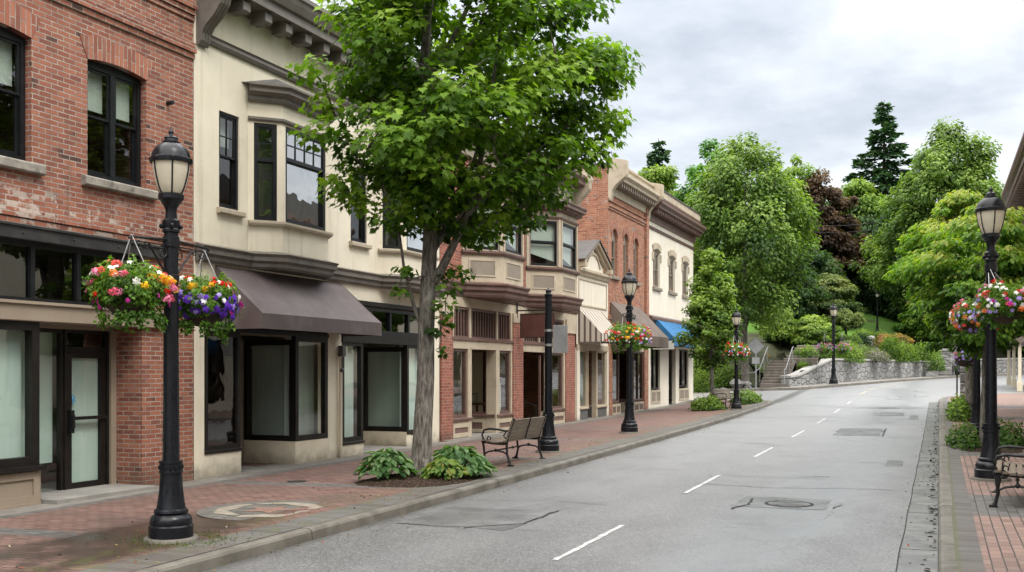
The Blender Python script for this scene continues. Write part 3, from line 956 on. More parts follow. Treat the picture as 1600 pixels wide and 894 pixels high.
def kerb(name, path, zf, face_right=True, seg=2.4, mat=None, w=.16, h0=-.2):
    """kerb stones with open joints, swept along a path; the road is on the right-hand side of travel if face_right"""
    pts = [V((x, y)) for x, y in path]
    fine = []
    for a, b in zip(pts[:-1], pts[1:]):
        n = max(1, int((b - a).length / .4))
        fine += [a.lerp(b, i / n) for i in range(n)]
    fine.append(pts[-1])
    mb = MB()
    sgn = 1 if face_right else -1
    acc, cur = 0, [fine[0]]
    stones = []
    for a, b in zip(fine[:-1], fine[1:]):
        cur.append(b); acc += (b - a).length
        if acc >= seg:
            stones.append(cur); cur = [b]; acc = 0
    if len(cur) > 1: stones.append(cur)
    for st in stones:
        dv = (st[-1] - st[0]).normalized()
        P, n = [], 7
        m = len(st)
        j = random.uniform(-.004, .004)
        for k, q in enumerate(st):
            t = (st[min(k + 1, m - 1)] - st[max(k - 1, 0)]).normalized()
            nv = V((t.y, -t.x)) * sgn
            qq = q + (t * .006 if k == 0 else (-t * .006 if k == m - 1 else t * 0))
            for ww, zz in ((-w, h0), (-w, .13), (-.05, .132), (-.018, .122), (0, .096), (.012, .0), (.014, h0)):
                r = qq + nv * (ww + j)
                P.append((r.x, r.y, zf(r.x - nv.x * .2, r.y) + zz + j))
        F = []
        for k in range(m - 1):
            for i in range(n):
                F.append((k * n + i, k * n + (i + 1) % n, (k + 1) * n + (i + 1) % n, (k + 1) * n + i))
        F += [tuple(range(n)), tuple(range((m - 1) * n, m * n))]
        mb.add(P, F)
    o = mb.build(name, mat or M['kerb'])
    o['kind'] = 'structure'
    return o


kerb('left_kerb', KC, road_z)
# right pavement
RK = [(0, -8), (0, 46.5), (.12, 48), (.5, 49.3), (1.2, 50.4), (2.3, 51.3), (4, 52.2), (9, 54)]
rkx = lambda y: float(np.interp(y, [p[1] for p in RK], [p[0] for p in RK]))
rows = []
for y in frange(-8, 46, .5) + frange(46.25, 52, .25) + frange(52.5, 54, .5):
    e = min(rkx(y) + .14, 8.8)
    rows.append((y, [e + (9 - e) * t for t in (0, .05, .1, .2, .3, .45, .6, .8, 1)]))
sheet('right_pavement', rows, walk_z, 0, M['walkR'])
kerb('right_kerb', RK, road_z, face_right=False, seg=1.9)
sheet('gutter', [(y, [-.36, -.24, -.12, .0]) for y in frange(-8, 46.5, .5)], road_z, .004, M['gutter'])
mb = MB()
for a, b in zip(frange(-8, 46, .5)[:-1], frange(-8, 46, .5)[1:]):
    wa = -.37 + .006 * math.sin(a * 2.1); wb = -.37 + .006 * math.sin(b * 2.1)
    mb.poly([(wa - .005, a, road_z(0, a) + .008), (wa + .007, a, road_z(0, a) + .008), (wb + .007, b, road_z(0, b) + .008), (wb - .005, b, road_z(0, b) + .008)])
for yj in (6.2, 9.6, 11.4, 14.2, 17.9, 21.6, 25.2, 30.2, 35.0):
    mb.poly([(-.36, yj - .008, road_z(0, yj) + .008), (0, yj + .0, road_z(0, yj) + .008), (0, yj + .014, road_z(0, yj) + .008), (-.36, yj + .01, road_z(0, yj) + .008)])
mb.build('gutter_joint', M['tar'])['kind'] = 'structure'

# far pavement in front of the stone wall; wall line
WL = [(-7.6, 57.4), (.1, 85.0), (1.3, 86.6), (5.5, 91.6), (13, 97.5), (30, 104)]
def offset_path(path, d):
    out = []
    for i, (x, y) in enumerate(path):
        a = V((x - path[max(i - 1, 0)][0], y - path[max(i - 1, 0)][1])); b = V((path[min(i + 1, len(path) - 1)][0] - x, path[min(i + 1, len(path) - 1)][1] - y))
        t = (a.normalized() if a.length else b.normalized()) + (b.normalized() if b.length else a.normalized())
        t.normalize()
        out.append((x + t.y * d, y - t.x * d))
    return out
def densify(path, s):
    out = []
    for a, b in zip(path[:-1], path[1:]):
        n = max(1, int(math.dist(a, b) / s))
        out += [(a[0] + (b[0] - a[0]) * i / n, a[1] + (b[1] - a[1]) * i / n) for i in range(n)]
    return out + [path[-1]]
WD = densify([(-48, 56.6), (-12, 57.0), (-7.9, 57.2)] + WL[1:], 1.0)
WI, WO = offset_path(WD, -.6), offset_path(WD, 1.75)
v, f = [], []
for (a, b), (c, d) in zip(WI, WO):
    v += [(a, b, road_z(c, d) + .12), ((a + c) / 2, (b + d) / 2, road_z(c, d) + .12), (c, d, road_z(c, d) + .12)]
for i in range(len(WI) - 1):
    f += [(3 * i, 3 * i + 1, 3 * i + 4, 3 * i + 3), (3 * i + 1, 3 * i + 2, 3 * i + 5, 3 * i + 4)]
mesh_obj('far_pavement', v, f, M['conc'], recalc=False)['kind'] = 'structure'
kerb('far_kerb', [p for p in WO if p[0] > -14], lambda x, y: road_z(x, y), True, 3.0, M['kerb'])
sheet('plaza_paving', [(y, frange(-30, -8.8, 2)) for y in frange(50, 56, .5)], road_z, .006, M['conc'])

# garden slope behind the wall
def hill_z(x, y):
    """height of the garden behind the wall line"""
    best, side = 1e9, 1
    for (ax, ay), (bx, by) in zip(HL[:-1], HL[1:]):
        dx_, dy_ = bx - ax, by - ay
        t = max(0, min(1, ((x - ax) * dx_ + (y - ay) * dy_) / (dx_ * dx_ + dy_ * dy_)))
        d = math.hypot(x - ax - t * dx_, y - ay - t * dy_)
        if d < best:
            best = d; side = 1 if dx_ * (y - ay) - dy_ * (x - ax) > 0 else -1
    z = float(np.interp(best * side, [-1, 0, 1.5, 4, 8, 12, 20, 40, 90, 300], HZ)) + .12 * math.sin(x * .7) * math.cos(y * .5)
    k = float(np.interp(x, [-13, -7.5], [.45, 1]))
    if best < 14: z = 1.2 + (z - 1.2) * (k + (1 - k) * max(0, best - 6) / 8)
    if -9.7 < x < -7.2 and best * side < 6: z = min(z, .45 + max(0, y - 57.6) * .34)
    return z
HL = [(-60, 58), (-12, 58), (-7.6, 57.8), (.1, 85.3), (5.5, 92), (13, 98), (40, 108)]
HZ = [1.9, 2.1, 2.8, 4.2, 5.5, 6.5, 8.3, 10.5, 14, 18]
v, f = [], []
HD = offset_path(densify(HL, .8), 0.0)
ds = [.0, .5, 1.5, 3, 5, 8, 11, 15, 20, 28, 40, 60, 90, 160]
for d in ds:
    for (x, y) in offset_path(HD, -d):
        if d > 5: y += (d - 5) * .25
        z = hill_z(x, y) if d > .2 or -9.7 < x < -7.2 else (road_z(x, y) + (.3 if x < -12 else .95))
        if x < -11.5 and d < 6: z = min(z, road_z(x, y) + .25 + d * .18)
        v.append((x, y, z))
n = len(HD)
for j in range(len(ds) - 1):
    for i in range(n - 1):
        f.append((j * n + i, j * n + i + 1, (j + 1) * n + i + 1, (j + 1) * n + i))
ho = mesh_obj('hillside', v, f, M['hill'], recalc=False, smooth=False)
ho['kind'] = 'structure'; ho.data.polygons.foreach_set('use_smooth', [True] * len(f))

# ------------------------------------------------------------------ markings, patches, covers
def flat_poly(mb, pts, off):
    mb.poly([(x, y, road_z(x, y) + off) for x, y in pts])


def ragged(x0, x1, y0, y1, j=.02, n=10):
    P = []
    for i in range(n): P.append((x0 + random.uniform(-j, j), y0 + (y1 - y0) * i / n))
    for i in range(3): P.append((x0 + (x1 - x0) * i / 3, y1 + random.uniform(-j, j)))
    for i in range(n): P.append((x1 + random.uniform(-j, j), y1 - (y1 - y0) * i / n))
    for i in range(3): P.append((x1 - (x1 - x0) * i / 3, y0 + random.uniform(-j, j)))
    return P


mb = MB()
for y0, y1 in ((3.7, 6.1), (9.5, 11.85), (15.1, 17.7), (21.4, 23.9), (27.1, 29.8), (33.1, 35.6), (38.6, 41.2), (44.4, 46.6)):
    yy = y0
    while yy < y1 - .01:
        flat_poly(mb, ragged(-3.532, -3.468, yy, min(yy + .5, y1), .009, 5), .005); yy += .5
mb.build('centre_line', M['mark'], recalc=False)['kind'] = 'structure'
mb = MB()
YC = densify([(-3.5, 52), (-3.35, 56), (-2.95, 61), (-2.2, 68), (-1.1, 76), (.4, 83), (3, 89), (8, 94)], 1)
a, b = offset_path(YC, .05), offset_path(YC, -.05)
for i in range(len(YC) - 1):
    if i % 4 != 3 or i > 12: flat_poly(mb, [a[i], a[i + 1], b[i + 1], b[i]], .006)
mb.build('yellow_line', M['markY'], recalc=False)['kind'] = 'structure'
mb = MB()
for cx, cy in ((-1.9, 49.0), (-.75, 51.2)):
    flat_poly(mb, ragged(cx - .28, cx + .3, cy - .5, cy + 1.0, .12, 6), .006)
mb.build('lane_arrow', M['mark_faint'], recalc=False)['kind'] = 'structure'
mb = MB()
flat_poly(mb, ragged(-6.1, -4.66, 11.0, 12.6, .06, 8), .004)
flat_poly(mb, ragged(-2.6, -1.45, 28.3, 31.2, .08, 6), .004)
flat_poly(mb, ragged(-.95, -.65, 20.4, 21.6, .03, 4), .004)
flat_poly(mb, ragged(-1.9, -1.1, 37.5, 39.4, .06, 4), .004)
flat_poly(mb, ragged(-.9, -.62, 36, 38, .04, 4), .004)
flat_poly(mb, ragged(-2.6, -1.4, 14.0, 15.1, .03, 4), .004)
mb.build('road_patch', M['patch'], recalc=False)['kind'] = 'structure'


def crack(mb, pts, w, off=.008):
    P = densify(pts, .12)
    P = [(x + random.uniform(-.02, .02), y + random.uniform(-.03, .03)) for x, y in P]
    a = offset_path(P, w / 2); b = offset_path(P, -w / 2)
    for i in range(len(P) - 1):
        k = random.uniform(.5, 1.4)
        flat_poly(mb, [a[i], a[i + 1], b[i + 1], b[i]], off)


mb = MB()
crack(mb, [(-2.55, 13.7), (-2.4, 14.2), (-2.45, 14.85)], .035)
crack(mb, [(-5.2, 10.95), (-4.65, 11.5), (-4.62, 12.7)], .028)
crack(mb, [(-6.1, 11.0), (-5.2, 10.9)], .015)
crack(mb, [(-3.6, 16.4), (-2.3, 16.2), (-1.4, 16.5), (-.63, 16.6)], .018)
crack(mb, [(-1.3, 14.2), (-1.24, 14.6)], .018)
crack(mb, [(-1.35, 28.2), (-1.4, 31.3)], .03)
crack(mb, [(-6.2, 13.2), (-5.0, 13.6), (-4.2, 13.4)], .01)
mb.build('tar_seam', M['tar'], recalc=False)['kind'] = 'structure'


def disc(mb, cx, cy, r, zf, off, n=28, r0=0):
    if r0 == 0:
        mb.poly([(cx + r * math.cos(2 * PI * i / n), cy + r * math.sin(2 * PI * i / n), zf(cx, cy) + off + (zf(cx, cy + 1) - zf(cx, cy)) * r * math.sin(2 * PI * i / n)) for i in range(n)])
    else:
        for i in range(n):
            a, b = 2 * PI * i / n, 2 * PI * (i + 1) / n
            mb.poly([(cx + q * math.cos(t), cy + q * math.sin(t), zf(cx, cy) + off + (zf(cx, cy + 1) - zf(cx, cy)) * q * math.sin(t)) for q, t in ((r0, a), (r, a), (r, b), (r0, b))])


def cover(name, label, x, y, r, zf, base_off=0.0):
    t = thing(name, (x, y, zf(x, y)), label, 'cover')
    mb = MB(); disc(mb, x, y, r, zf, base_off + .010, 32, r * .86); mb.build('ring', M['tar'], t, recalc=False)
    mb = MB(); disc(mb, x, y, r * .85, zf, base_off + .009)
    mb.build('lid', M['lid_grey'] if r > .2 else M['castiron'], t, recalc=False)
    mb = MB()
    for q in (.2, .4, .6, .76):
        disc(mb, x, y, r * q, zf, base_off + .014, 24, r * (q - .08))
    mb.build('raised_ring', M['lid_grey'] if r > .2 else M['castiron'], t, recalc=False)
cover('manhole_cover', 'round iron manhole cover in the wet road lane', -1.9, 14.45, .33, road_z)
cover('valve_cover', 'small rusty round cover in brick pavement nearer the brown awning', -9.45, 13.75, .15, walk_z)
cover('valve_cover', 'small rusty round cover in brick pavement nearer the street tree', -9.0, 15.0, .15, walk_z)

# mosaic medallion in the pavement
t = thing('mosaic_medallion', (-7.8, 10.75, walk_z(-7.8, 10.75)), 'round cream and grey stone mosaic set in brick pavement', 'mosaic')
mb = MB(); disc(mb, -7.8, 10.75, .88, walk_z, .004, 40); mb.build('grey_bed', M['mosaic_grey'], t, recalc=False)
mb = MB()
zt = walk_z(-7.8, 10.75); sl_ = walk_z(-7.8, 11.75) - zt
for k in range(3):
    a0 = k * 2 * PI / 3 + .5
    inn, outr = [], []
    for i in range(13):
        a = a0 + i / 12 * 1.98
        wv = .045 * math.sin(i * .9 + k) + random.uniform(-.015, .015)
        taper = .14 * max(0, (i - 9) / 3)
        outr.append((.67 - taper * .6 + .02 * math.sin(i * 1.7), a)); inn.append((.47 + wv + taper * .6, a))
    P = outr + inn[::-1]
    mb.poly([(-7.8 + r * math.cos(a), 10.75 + r * math.sin(a), zt + .009 + sl_ * r * math.sin(a)) for r, a in P])
mb.build('cream_segment', M['mosaic_beige'], t, recalc=False)
mb = MB()
P = []
for i in range(10):
    r = .36 if i % 2 == 0 else .17
    P.append((r, i * PI / 5 + .3))
mb.poly([(-7.8 + r * math.cos(a), 10.75 + r * math.sin(a), zt + .009 + sl_ * r * math.sin(a)) for r, a in P])
mb.build('centre_star', M['mosaic_red'], t, recalc=False)
# ------------------------------------------------------------------ buildings: window and shop-front makers
FX = -11.35
FAC = Fr(FX, 0, 0, 1)              # u = world y, w = outwards (+x)
BX0 = -22.0                        # back of the terrace


def ring(mb, fr, u0, u1, w0, w1, z0, z1, t, tb=None, tt=None):
    """four bars of a rectangular frame"""
    tb = t if tb is None else tb; tt = t if tt is None else tt
    mb.box(fr, u0, u0 + t, w0, w1, z0, z1)
    mb.box(fr, u1 - t, u1, w0, w1, z0, z1)
    mb.box(fr, u0 + t, u1 - t, w0, w1, z0, z0 + tb)
    mb.box(fr, u0 + t, u1 - t, w0, w1, z1 - tt, z1)


def pane(parent, fr, u0, u1, z0, z1, w, mat, name='pane'):
    mb = MB()
    tl = random.uniform(-.004, .004); t2 = random.uniform(-.004, .004)
    mb.poly([fr.p(u0, w + tl, z0), fr.p(u1, w + t2, z0), fr.p(u1, w - tl, z1), fr.p(u0, w - t2, z1)])
    return mb.build(name, mat, parent, recalc=False)


def hung_window(parent, fr, u0, u1, z0, z1, w=-.06, frame=None, cols=1, glass=None, blind=None, muntins=None, rise=0, fw=.055, drop=.5, split=.5):
    """double-hung window: fixed frame, two sashes per column, panes, blind"""
    frame = frame or M['black_frame']; glass = glass or M['glass']
    mb = MB()
    ring(mb, fr, u0, u1, w - .09, w, z0, z1 - (rise if rise else 0), fw)
    if rise:
        arc = arch_pts(u0, u1, z1 - rise, rise)
        for (a, za), (b, zb) in zip(arc[:-1], arc[1:]):
            P = [fr.p(a, w, z1 - rise - .002), fr.p(b, w, z1 - rise - .002), fr.p(b, w, zb), fr.p(a, w, za)]
            Q = [fr.p(a, w - .09, z1 - rise - .002), fr.p(b, w - .09, z1 - rise - .002), fr.p(b, w - .09, zb), fr.p(a, w - .09, za)]
            mb.add(P + Q, [(0, 1, 2, 3), (7, 6, 5, 4), (3, 2, 6, 7)])
    cw = (u1 - u0 - 2 * fw - (cols - 1) * fw * 1.3) / cols
    for c in range(1, cols):
        uc = u0 + fw + c * cw + (c - 1) * fw * 1.3
        mb.box(fr, uc, uc + fw * 1.3, w - .085, w + .004, z0 + fw, z1 - rise - fw)
    win = mb.build('window', frame, parent)
    zm = z0 + (z1 - rise - z0) * split
    for c in range(cols):
        a = u0 + fw + c * (cw + fw * 1.3); b = a + cw
        mb = MB()
        ring(mb, fr, a + .002, b - .002, w - .052, w - .018, zm - .018, z1 - rise - fw - .002, .036)
        if muntins:
            nc, nr = muntins
            for i in range(1, nc):
                uu = a + (b - a) * i / nc
                mb.box(fr, uu - .009, uu + .009, w - .05, w - .022, zm + .018, z1 - rise - fw - .038)
            for j in range(1, nr):
                zz = zm + .018 + (z1 - rise - fw - .038 - zm - .018) * j / nr
                mb.box(fr, a + .038, b - .038, w - .049, w - .023, zz - .009, zz + .009)
        mb.build('sash', frame, win)
        mb = MB()
        ring(mb, fr, a + .002, b - .002, w - .086, w - .054, z0 + fw + .002, zm + .018, .036, .05)
        mb.build('sash', frame, win)
        pane(win, fr, a + .036, b - .036, zm + .016, z1 - rise - fw - .036, w - .036, glass)
        pane(win, fr, a + .036, b - .036, z0 + fw + .05, zm - .016, w - .072, glass)
        if blind is not None:
            mb = MB()
            zb = z1 - rise - fw - (z1 - z0) * drop
            mb.poly([fr.p(a, w - .16, zb), fr.p(b, w - .16, zb), fr.p(b, w - .16, z1 - rise), fr.p(a, w - .16, z1 - rise)])
            mb.build('blind', blind, win, recalc=False)
    return win


def shop_window(parent, fr, u0, u1, z0, z1, w=-.03, frame=None, fw=.06, glass=None, back=None, mull=(), d=.1, name='window', back_w=.12, tb=None):
    frame = frame or M['dkbrown_frame']; glass = glass or M['glass']
    mb = MB()
    ring(mb, fr, u0, u1, w - d, w, z0, z1, fw, tb)
    for m_ in mull: mb.box(fr, m_ - fw / 2, m_ + fw / 2, w - d + .003, w + .003, z0 + (tb or fw), z1 - fw)
    win = mb.build(name, frame, parent)
    es = [u0 + fw] + [x for m_ in mull for x in (m_ - fw / 2, m_ + fw / 2)] + [u1 - fw]
    for a, b in zip(es[::2], es[1::2]):
        pane(win, fr, a, b, z0 + (tb or fw), z1 - fw, w - d * .5, glass)
        if back is not None:
            mb = MB(); ww = w - d - back_w
            mb.poly([fr.p(a - .05, ww, z0), fr.p(b + .05, ww, z0), fr.p(b + .05, ww, z1), fr.p(a - .05, ww, z1)])
            mb.build('backing_sheet', back, win, recalc=False)
    return win


def panel(mb_frame, mb_panel, fr, u0, u1, z0, z1, w, t=.08, d=.03):
    ring(mb_frame, fr, u0, u1, w, w + d, z0, z1, t)
    mb_panel.box(fr, u0 + t, u1 - t, w, w + .008, z0 + t, z1 - t)


def shell(parent, y0, y1, z1, floors=(3.55,), mat=None, inner=None, front=-.14):
    """side, back walls, roof, floors behind a facade"""
    mb = MB()
    x1 = FX + front
    mb.xyz(BX0, x1, y0 + .001, y0 + .25, -.6, z1)
    mb.xyz(BX0, x1, y1 - .25, y1 - .001, -.6, z1)
    mb.xyz(BX0, BX0 + .25, y0 + .25, y1 - .25, -.6, z1)
    mb.build_each('party_wall', mat, parent)
    mb = MB()
    mb.xyz(BX0 + .25, x1 - .002, y0 + .25, y1 - .25, z1 - .45, z1 - .25)
    mb.build('roof', M['roof'], parent)
    mb = MB()
    for z in floors: mb.xyz(BX0 + .25, x1 - .004, y0 + .26, y1 - .26, z, z + .25)
    mb.xyz(BX0 + .25, x1 - .004, y0 + .26, y1 - .26, -.3, -.12)
    mb.build_each('floor', inner or M['dim'], parent)
    mb = MB(); mb.xyz(-16.2, -16, y0 + .26, y1 - .26, -.12, z1 - .5)
    mb.build('inner_wall', inner or M['dim'], parent)


def arch_band(mb, fr, u0, u1, zs, rise, t, w0, w1, ext=.0):
    n = 14
    inn = arch_pts(u0 - ext, u1 + ext, zs, rise, n)
    outp = []
    cx = (u0 + u1) / 2
    for u, z in inn:
        k = (u - cx) / ((u1 - u0) / 2 + ext)
        outp.append((u + t * .45 * k, z + t * (1 - .1 * k * k)))
    for i in range(n):
        P = []
        for w in (w0, w1):
            for q in (inn[i], inn[i + 1], outp[i + 1], outp[i]): P.append(fr.p(q[0], w, q[1]))
        mb.add(P, [(4, 5, 6, 7), (3, 2, 1, 0), (0, 1, 5, 4), (2, 3, 7, 6)] + ([(0, 4, 7, 3)] if i == 0 else []) + ([(1, 2, 6, 5)] if i == n - 1 else []))


# ---- A: orange-red brick building, nearest on the left ---------------------------------
A = thing('brick_building', (FX, 8, -.2), 'orange red brick building at the left edge with charcoal paired windows and black-framed shop door', 'building')
AY0, AY1 = 2.0, 13.57
aw = [(11.29, 12.48, 4.53, 6.27, .06), (9.06, 10.3, 4.53, 6.27, .06), (6.85, 8.05, 4.53, 6.27, .06)]
mb = MB(); mb.wall(FAC, AY0, AY1, 3.66, 8.9, 0, aw, .2)
mb.wall(Fr(FX, 0, 0, 1), 12.39, AY1, -.4, 3.66, 0, [], .1)                   # pilaster
mb.poly([(FX, 12.39, -.4), (-12.5, 12.39, -.4), (-12.5, 12.39, 3.66), (FX, 12.39, 3.66)])
mb.poly([(FX, AY1, -.4), (-12.2, AY1, -.4), (-12.2, AY1, 8.9), (FX, AY1, 8.9)])
mb.build('wall', M['brickA'], A, recalc=False)
mb = MB()       # corbelled courses under the parapet
for z, w in ((6.84, .035), (6.93, .07), (7.02, .05), (7.46, .03), (7.55, .06), (7.64, .09), (7.73, .06)):
    mb.box(FAC, AY0, AY1 + .0, .001, w, z, z + .075)
mb.build_each('corbel_course', M['brickA'], A)
mb = MB()
for z, w in ((3.67, .03), (3.76, .05)): mb.box(FAC, AY0, AY1, .001, w, z, z + .07)
mb.build_each('string_course', M['brickA'], A)
for o in aw:
    mb = MB(); arch_band(mb, FAC, o[0], o[1], o[3] - .06, .06, .34, .001, .012); mb.build('arch', M['archA'], A)
    mb = MB(); mb.cbox(FAC, o[0] - .12, o[1] + .16, -.15, .1, 4.37, 4.51, .02); mb.build('sill', M['sill'], A)
    hung_window(A, FAC, o[0] + .01, o[1] - .01, o[2] + .0, o[3] - .0, -.1, cols=2, rise=.06, blind=M['blind'], drop=.33, fw=.075, split=.54)
mb = MB(); mb.box(FAC, 11.9 - .09, 11.9 + .02, .0, .05, 6.98, 7.02)
mb.cbox(FAC, AY0, 12.93, -.1, .07, 3.46, 3.655, .01); mb.box(FAC, AY0, 12.93, .06, .1, 3.63, 3.66)
mb.build('sign_beam', M['beam'], A)
mb = MB()
for u in (8.3, 9.15, 10.1, 10.98, 11.83): mb.ball(FAC.p(u, .074, 3.55), .017, 8, 5)
mb.build_each('bolt', M['beam'], A)
shop_window(A, FAC, AY0 + 4, 12.39, 2.63, 3.46, -.06, M['black_frame'], .07, M['glass_dark'], None, (7.6, 9.1, 10.38, 11.19), .1, 'transom_window')
mb = MB(); mb.cbox(FAC, AY0, 12.82, -.55, .09, 2.37, 2.63, .012); mb.box(FAC, AY0, 12.8, .08, .13, 2.6, 2.64); mb.build('fascia', M['tan'], A)
shop_window(A, FAC, 6.4, 10.42, .42, 2.37, .02, M['dkbrown_frame'], .12, M['glass'], M['paper'], (8.4,), .14)
mb = MB(); mb.box(FAC, 6, 10.46, .0, .1, .36, .42); mb.build_each('window_sill', M['dkbrown_frame'], A)
mf, mp_ = MB(), MB()
mf.box(FAC, 6, 10.42, -.5, .0, -.45, .36)
for a, b in ((6.2, 8.2), (8.2, 9.25), (9.25, 10.41)): panel(mf, mp_, FAC, a, b, -.2 if b < 9 else -.08, .34, .001, .1, .035)
mf.box(FAC, 6, 10.421, .002, .05, -.45, -.08)
pl = mf.build('plinth', M['tan'], A); mp_.build_each('panel', M['tan'], A)
mb = MB(); mb.xyz(-12.0, FX, 10.42, 10.46, -.3, .42); mb.build('plinth_return', M['tan'], A)
# recessed entrance: side light and door at x = -11.9
D = Fr(-11.9, 0, 0, 1)
mb = MB(); mb.box(D, 10.4, 12.39, -.6, .0, 2.32, 2.37); mb.box(D, 12.28, 12.388, -.1, .04, -.2, 2.32); mb.build_each('door_lining', M['tan'], A)
shop_window(A, D, 10.42, 11.4, -.14, 2.32, -.02, M['dkbrown_frame'], .055, M['glass'], None, (), .08, 'side_light')
mb = MB(); mb.poly([D.p(10.5, -.2, .35), D.p(11.36, -.2, .35), D.p(11.36, -.2, 2.3), D.p(10.5, -.2, 2.3)]); mb.build('window_paper', M['paper'], A, recalc=False)
mb = MB(); ring(mb, D, 11.4, 12.28, -.1, .0, -.16, 2.32, .05); mb.box(D, 11.45, 12.23, -.1, -.004, 1.98, 2.06)
df = mb.build('door_frame', M['dkbrown_frame'], A)
pane(df, D, 11.45, 12.23, 2.06, 2.27, -.05, M['glass_dark'])
mb = MB(); ring(mb, D, 11.455, 12.225, -.075, -.02, -.12, 1.975, .1, .15, .08)
mb.box(D, 11.5, 12.2, -.02, .03, .97, 1.02)
dr = mb.build('door', M['dkbrown_frame'], A)
pane(dr, D, 11.555, 12.125, .03, 1.895, -.05, M['glass'])
mb = MB(); mb.poly([D.p(11.5, -.09, .0), D.p(12.2, -.09, .0), D.p(12.2, -.09, 1.9), D.p(11.5, -.09, 1.9)]); mb.build('door_paper', M['paper'], dr, recalc=False)
mb = MB(); mb.box(D, 11.47, 11.54, -.02, .05, .78, 1.12); mb.box(D, 11.48, 11.53, .05, .075, .85, 1.05); mb.build('handle', M['iron'], dr)
# small blue sticker, shaped like a curled figure, on the door edge
mb = MB()
mb.tube([D.p(11.60 + .028 * math.cos(t_), -.043, 1.3 + .028 * math.sin(t_) * 1.3) for t_ in [k * .7 for k in range(10)]], .009, 5)
mb.tube([D.p(11.628, -.043, 1.3), D.p(11.628, -.043, 1.24), D.p(11.6, -.043, 1.22), D.p(11.575, -.043, 1.235)], .009, 5)
sm_, snt, sout = newmat('blue_sticker'); finish(snt, sout, mixc(snt, noise(snt, opos(snt), 40), (.02, .25, .5, 1), (.04, .35, .62, 1)), .5); M['sticker'] = sm_
mb.build('sticker', M['sticker'], dr)
mb = MB(); mb.xyz(-13.0, -11.05, 10.46, 12.39, -.35, -.055); mb.build('threshold', M['conc'], A)
mb = MB()
for u in (10.9, 11.9): mb.lathe(-11.62, u, 2.355, [(.07, .0), (.07, .02)], 14)
mb.build_each('recessed_light', M['sill_cream'], A)
mb = MB(); mb.tube([FAC.p(12.95, 0, 5.97), FAC.p(12.95, .12, 5.97)], .035, 8); mb.build('wall_stub', M['iron'], A)
shell(A, AY0, AY1, 8.9, (3.4,), M['brickA'], front=-.2)
mb = MB(); mb.xyz(-13.2, -13.0, 10.46, 12.3, -.1, 3.3); mb.build('lobby_wall', M['dim'], A)

# ---- B: cream stucco building -------------------------------------------------------------
B = thing('stucco_building', (FX, 18, -.15), 'cream stucco two-storey building with dark bay windows and bracketed grey cornice', 'building')
BY0, BY1 = 13.58, 22.58
bays = [(15.02, 17.4), (19.6, 21.98)]
bw_ = [(14.22, 14.77, 4.5, 6.16), (18.46, 19.12, 4.42, 5.95)]
mb = MB(); mb.wall(FAC, BY0, BY1, 3.3, 8.3, 0, bw_, .14)
mb.poly([(FX, BY0 + .0, 3.3), (FX, BY0, 8.9), (-12.4, BY0, 8.9), (-12.4, BY0, 3.3)])
# ground floor: piers, window bays, deep recesses
gops = [(13.84, 14.82, .36, 2.37), (14.82, 16.45, -.4, 2.37), (16.45, 17.6, .2, 2.37), (18.12, 18.98, .2, 2.32), (18.98, 20.89, -.4, 2.32), (20.89, 22.0, .2, 2.32), (18.3, 22.0, 2.5, 3.1), (13.84, 17.6, 2.42, 3.1)]
mb.wall(FAC, BY0, BY1, -.5, 3.3, 0, gops, .14)
mb.build('wall', M['cream'], B, recalc=False)
for o in bw_:
    hung_window(B, FAC, o[0], o[1], o[2], o[3], -.03, muntins=(2, 2), blind=M['curtain'], drop=.3, glass=M['glass'], fw=.05, split=.55)
    mb = MB(); mb.cbox(FAC, o[0] - .07, o[1] + .07, .001, .09, o[2] - .1, o[2] - .005, .015); mb.build('sill', M['sill_cream'], B)
# cornice and its blocks
cor = [(0.002, 7.98), (.1, 7.98), (.12, 8.05), (.5, 8.05), (.5, 8.2), (.56, 8.22), (.62, 8.34), (.64, 8.42), (.68, 8.44), (.68, 8.52), (.002, 8.6)]
mb = MB(); mb.prof(FAC, cor, BY0 + .1, BY1 - .1); cn = mb.build('cornice', M['taupe'], B)
mb = MB(); mb.prof(FAC, [(.002, 7.2), (.05, 7.2), (.08, 7.25), (.08, 7.3), (.11, 7.33), (.002, 7.36)], BY0 + .3, BY1 - .3); mb.build('frieze_moulding', M['taupe'], B)
mb = MB()
u = BY0 + .75
while u < BY1 - .5:
    mb.cbox(FAC, u, u + .2, .1, .42, 7.84, 8.048, .03); u += .62
mb.build_each('cornice_block', M['taupe'], cn)
con = [(.002, 7.12), (.05, 7.1), (.1, 7.18), (.12, 7.3), (.2, 7.42), (.36, 7.56), (.5, 7.74), (.55, 7.92), (.53, 8.05), (.002, 8.05)]
for u in (BY0 + .05, BY1 - .3):
    mb = MB(); mb.prof(FAC, con, u, u + .24)
    for k in range(3): mb.prof(FAC, [(w * 1.03 + .005, z) for w, z in con[:-1]] + [(.002, 8.04)], u + .04 + k * .07, u + .06 + k * .07)
    mb.prof(FAC, [(.002, 8.05), (.6, 8.05), (.74, 8.2), (.74, 8.62), (.002, 8.62)], u - .03, u + .27)
    mb.build_each('console_bracket', M['taupe'], B)
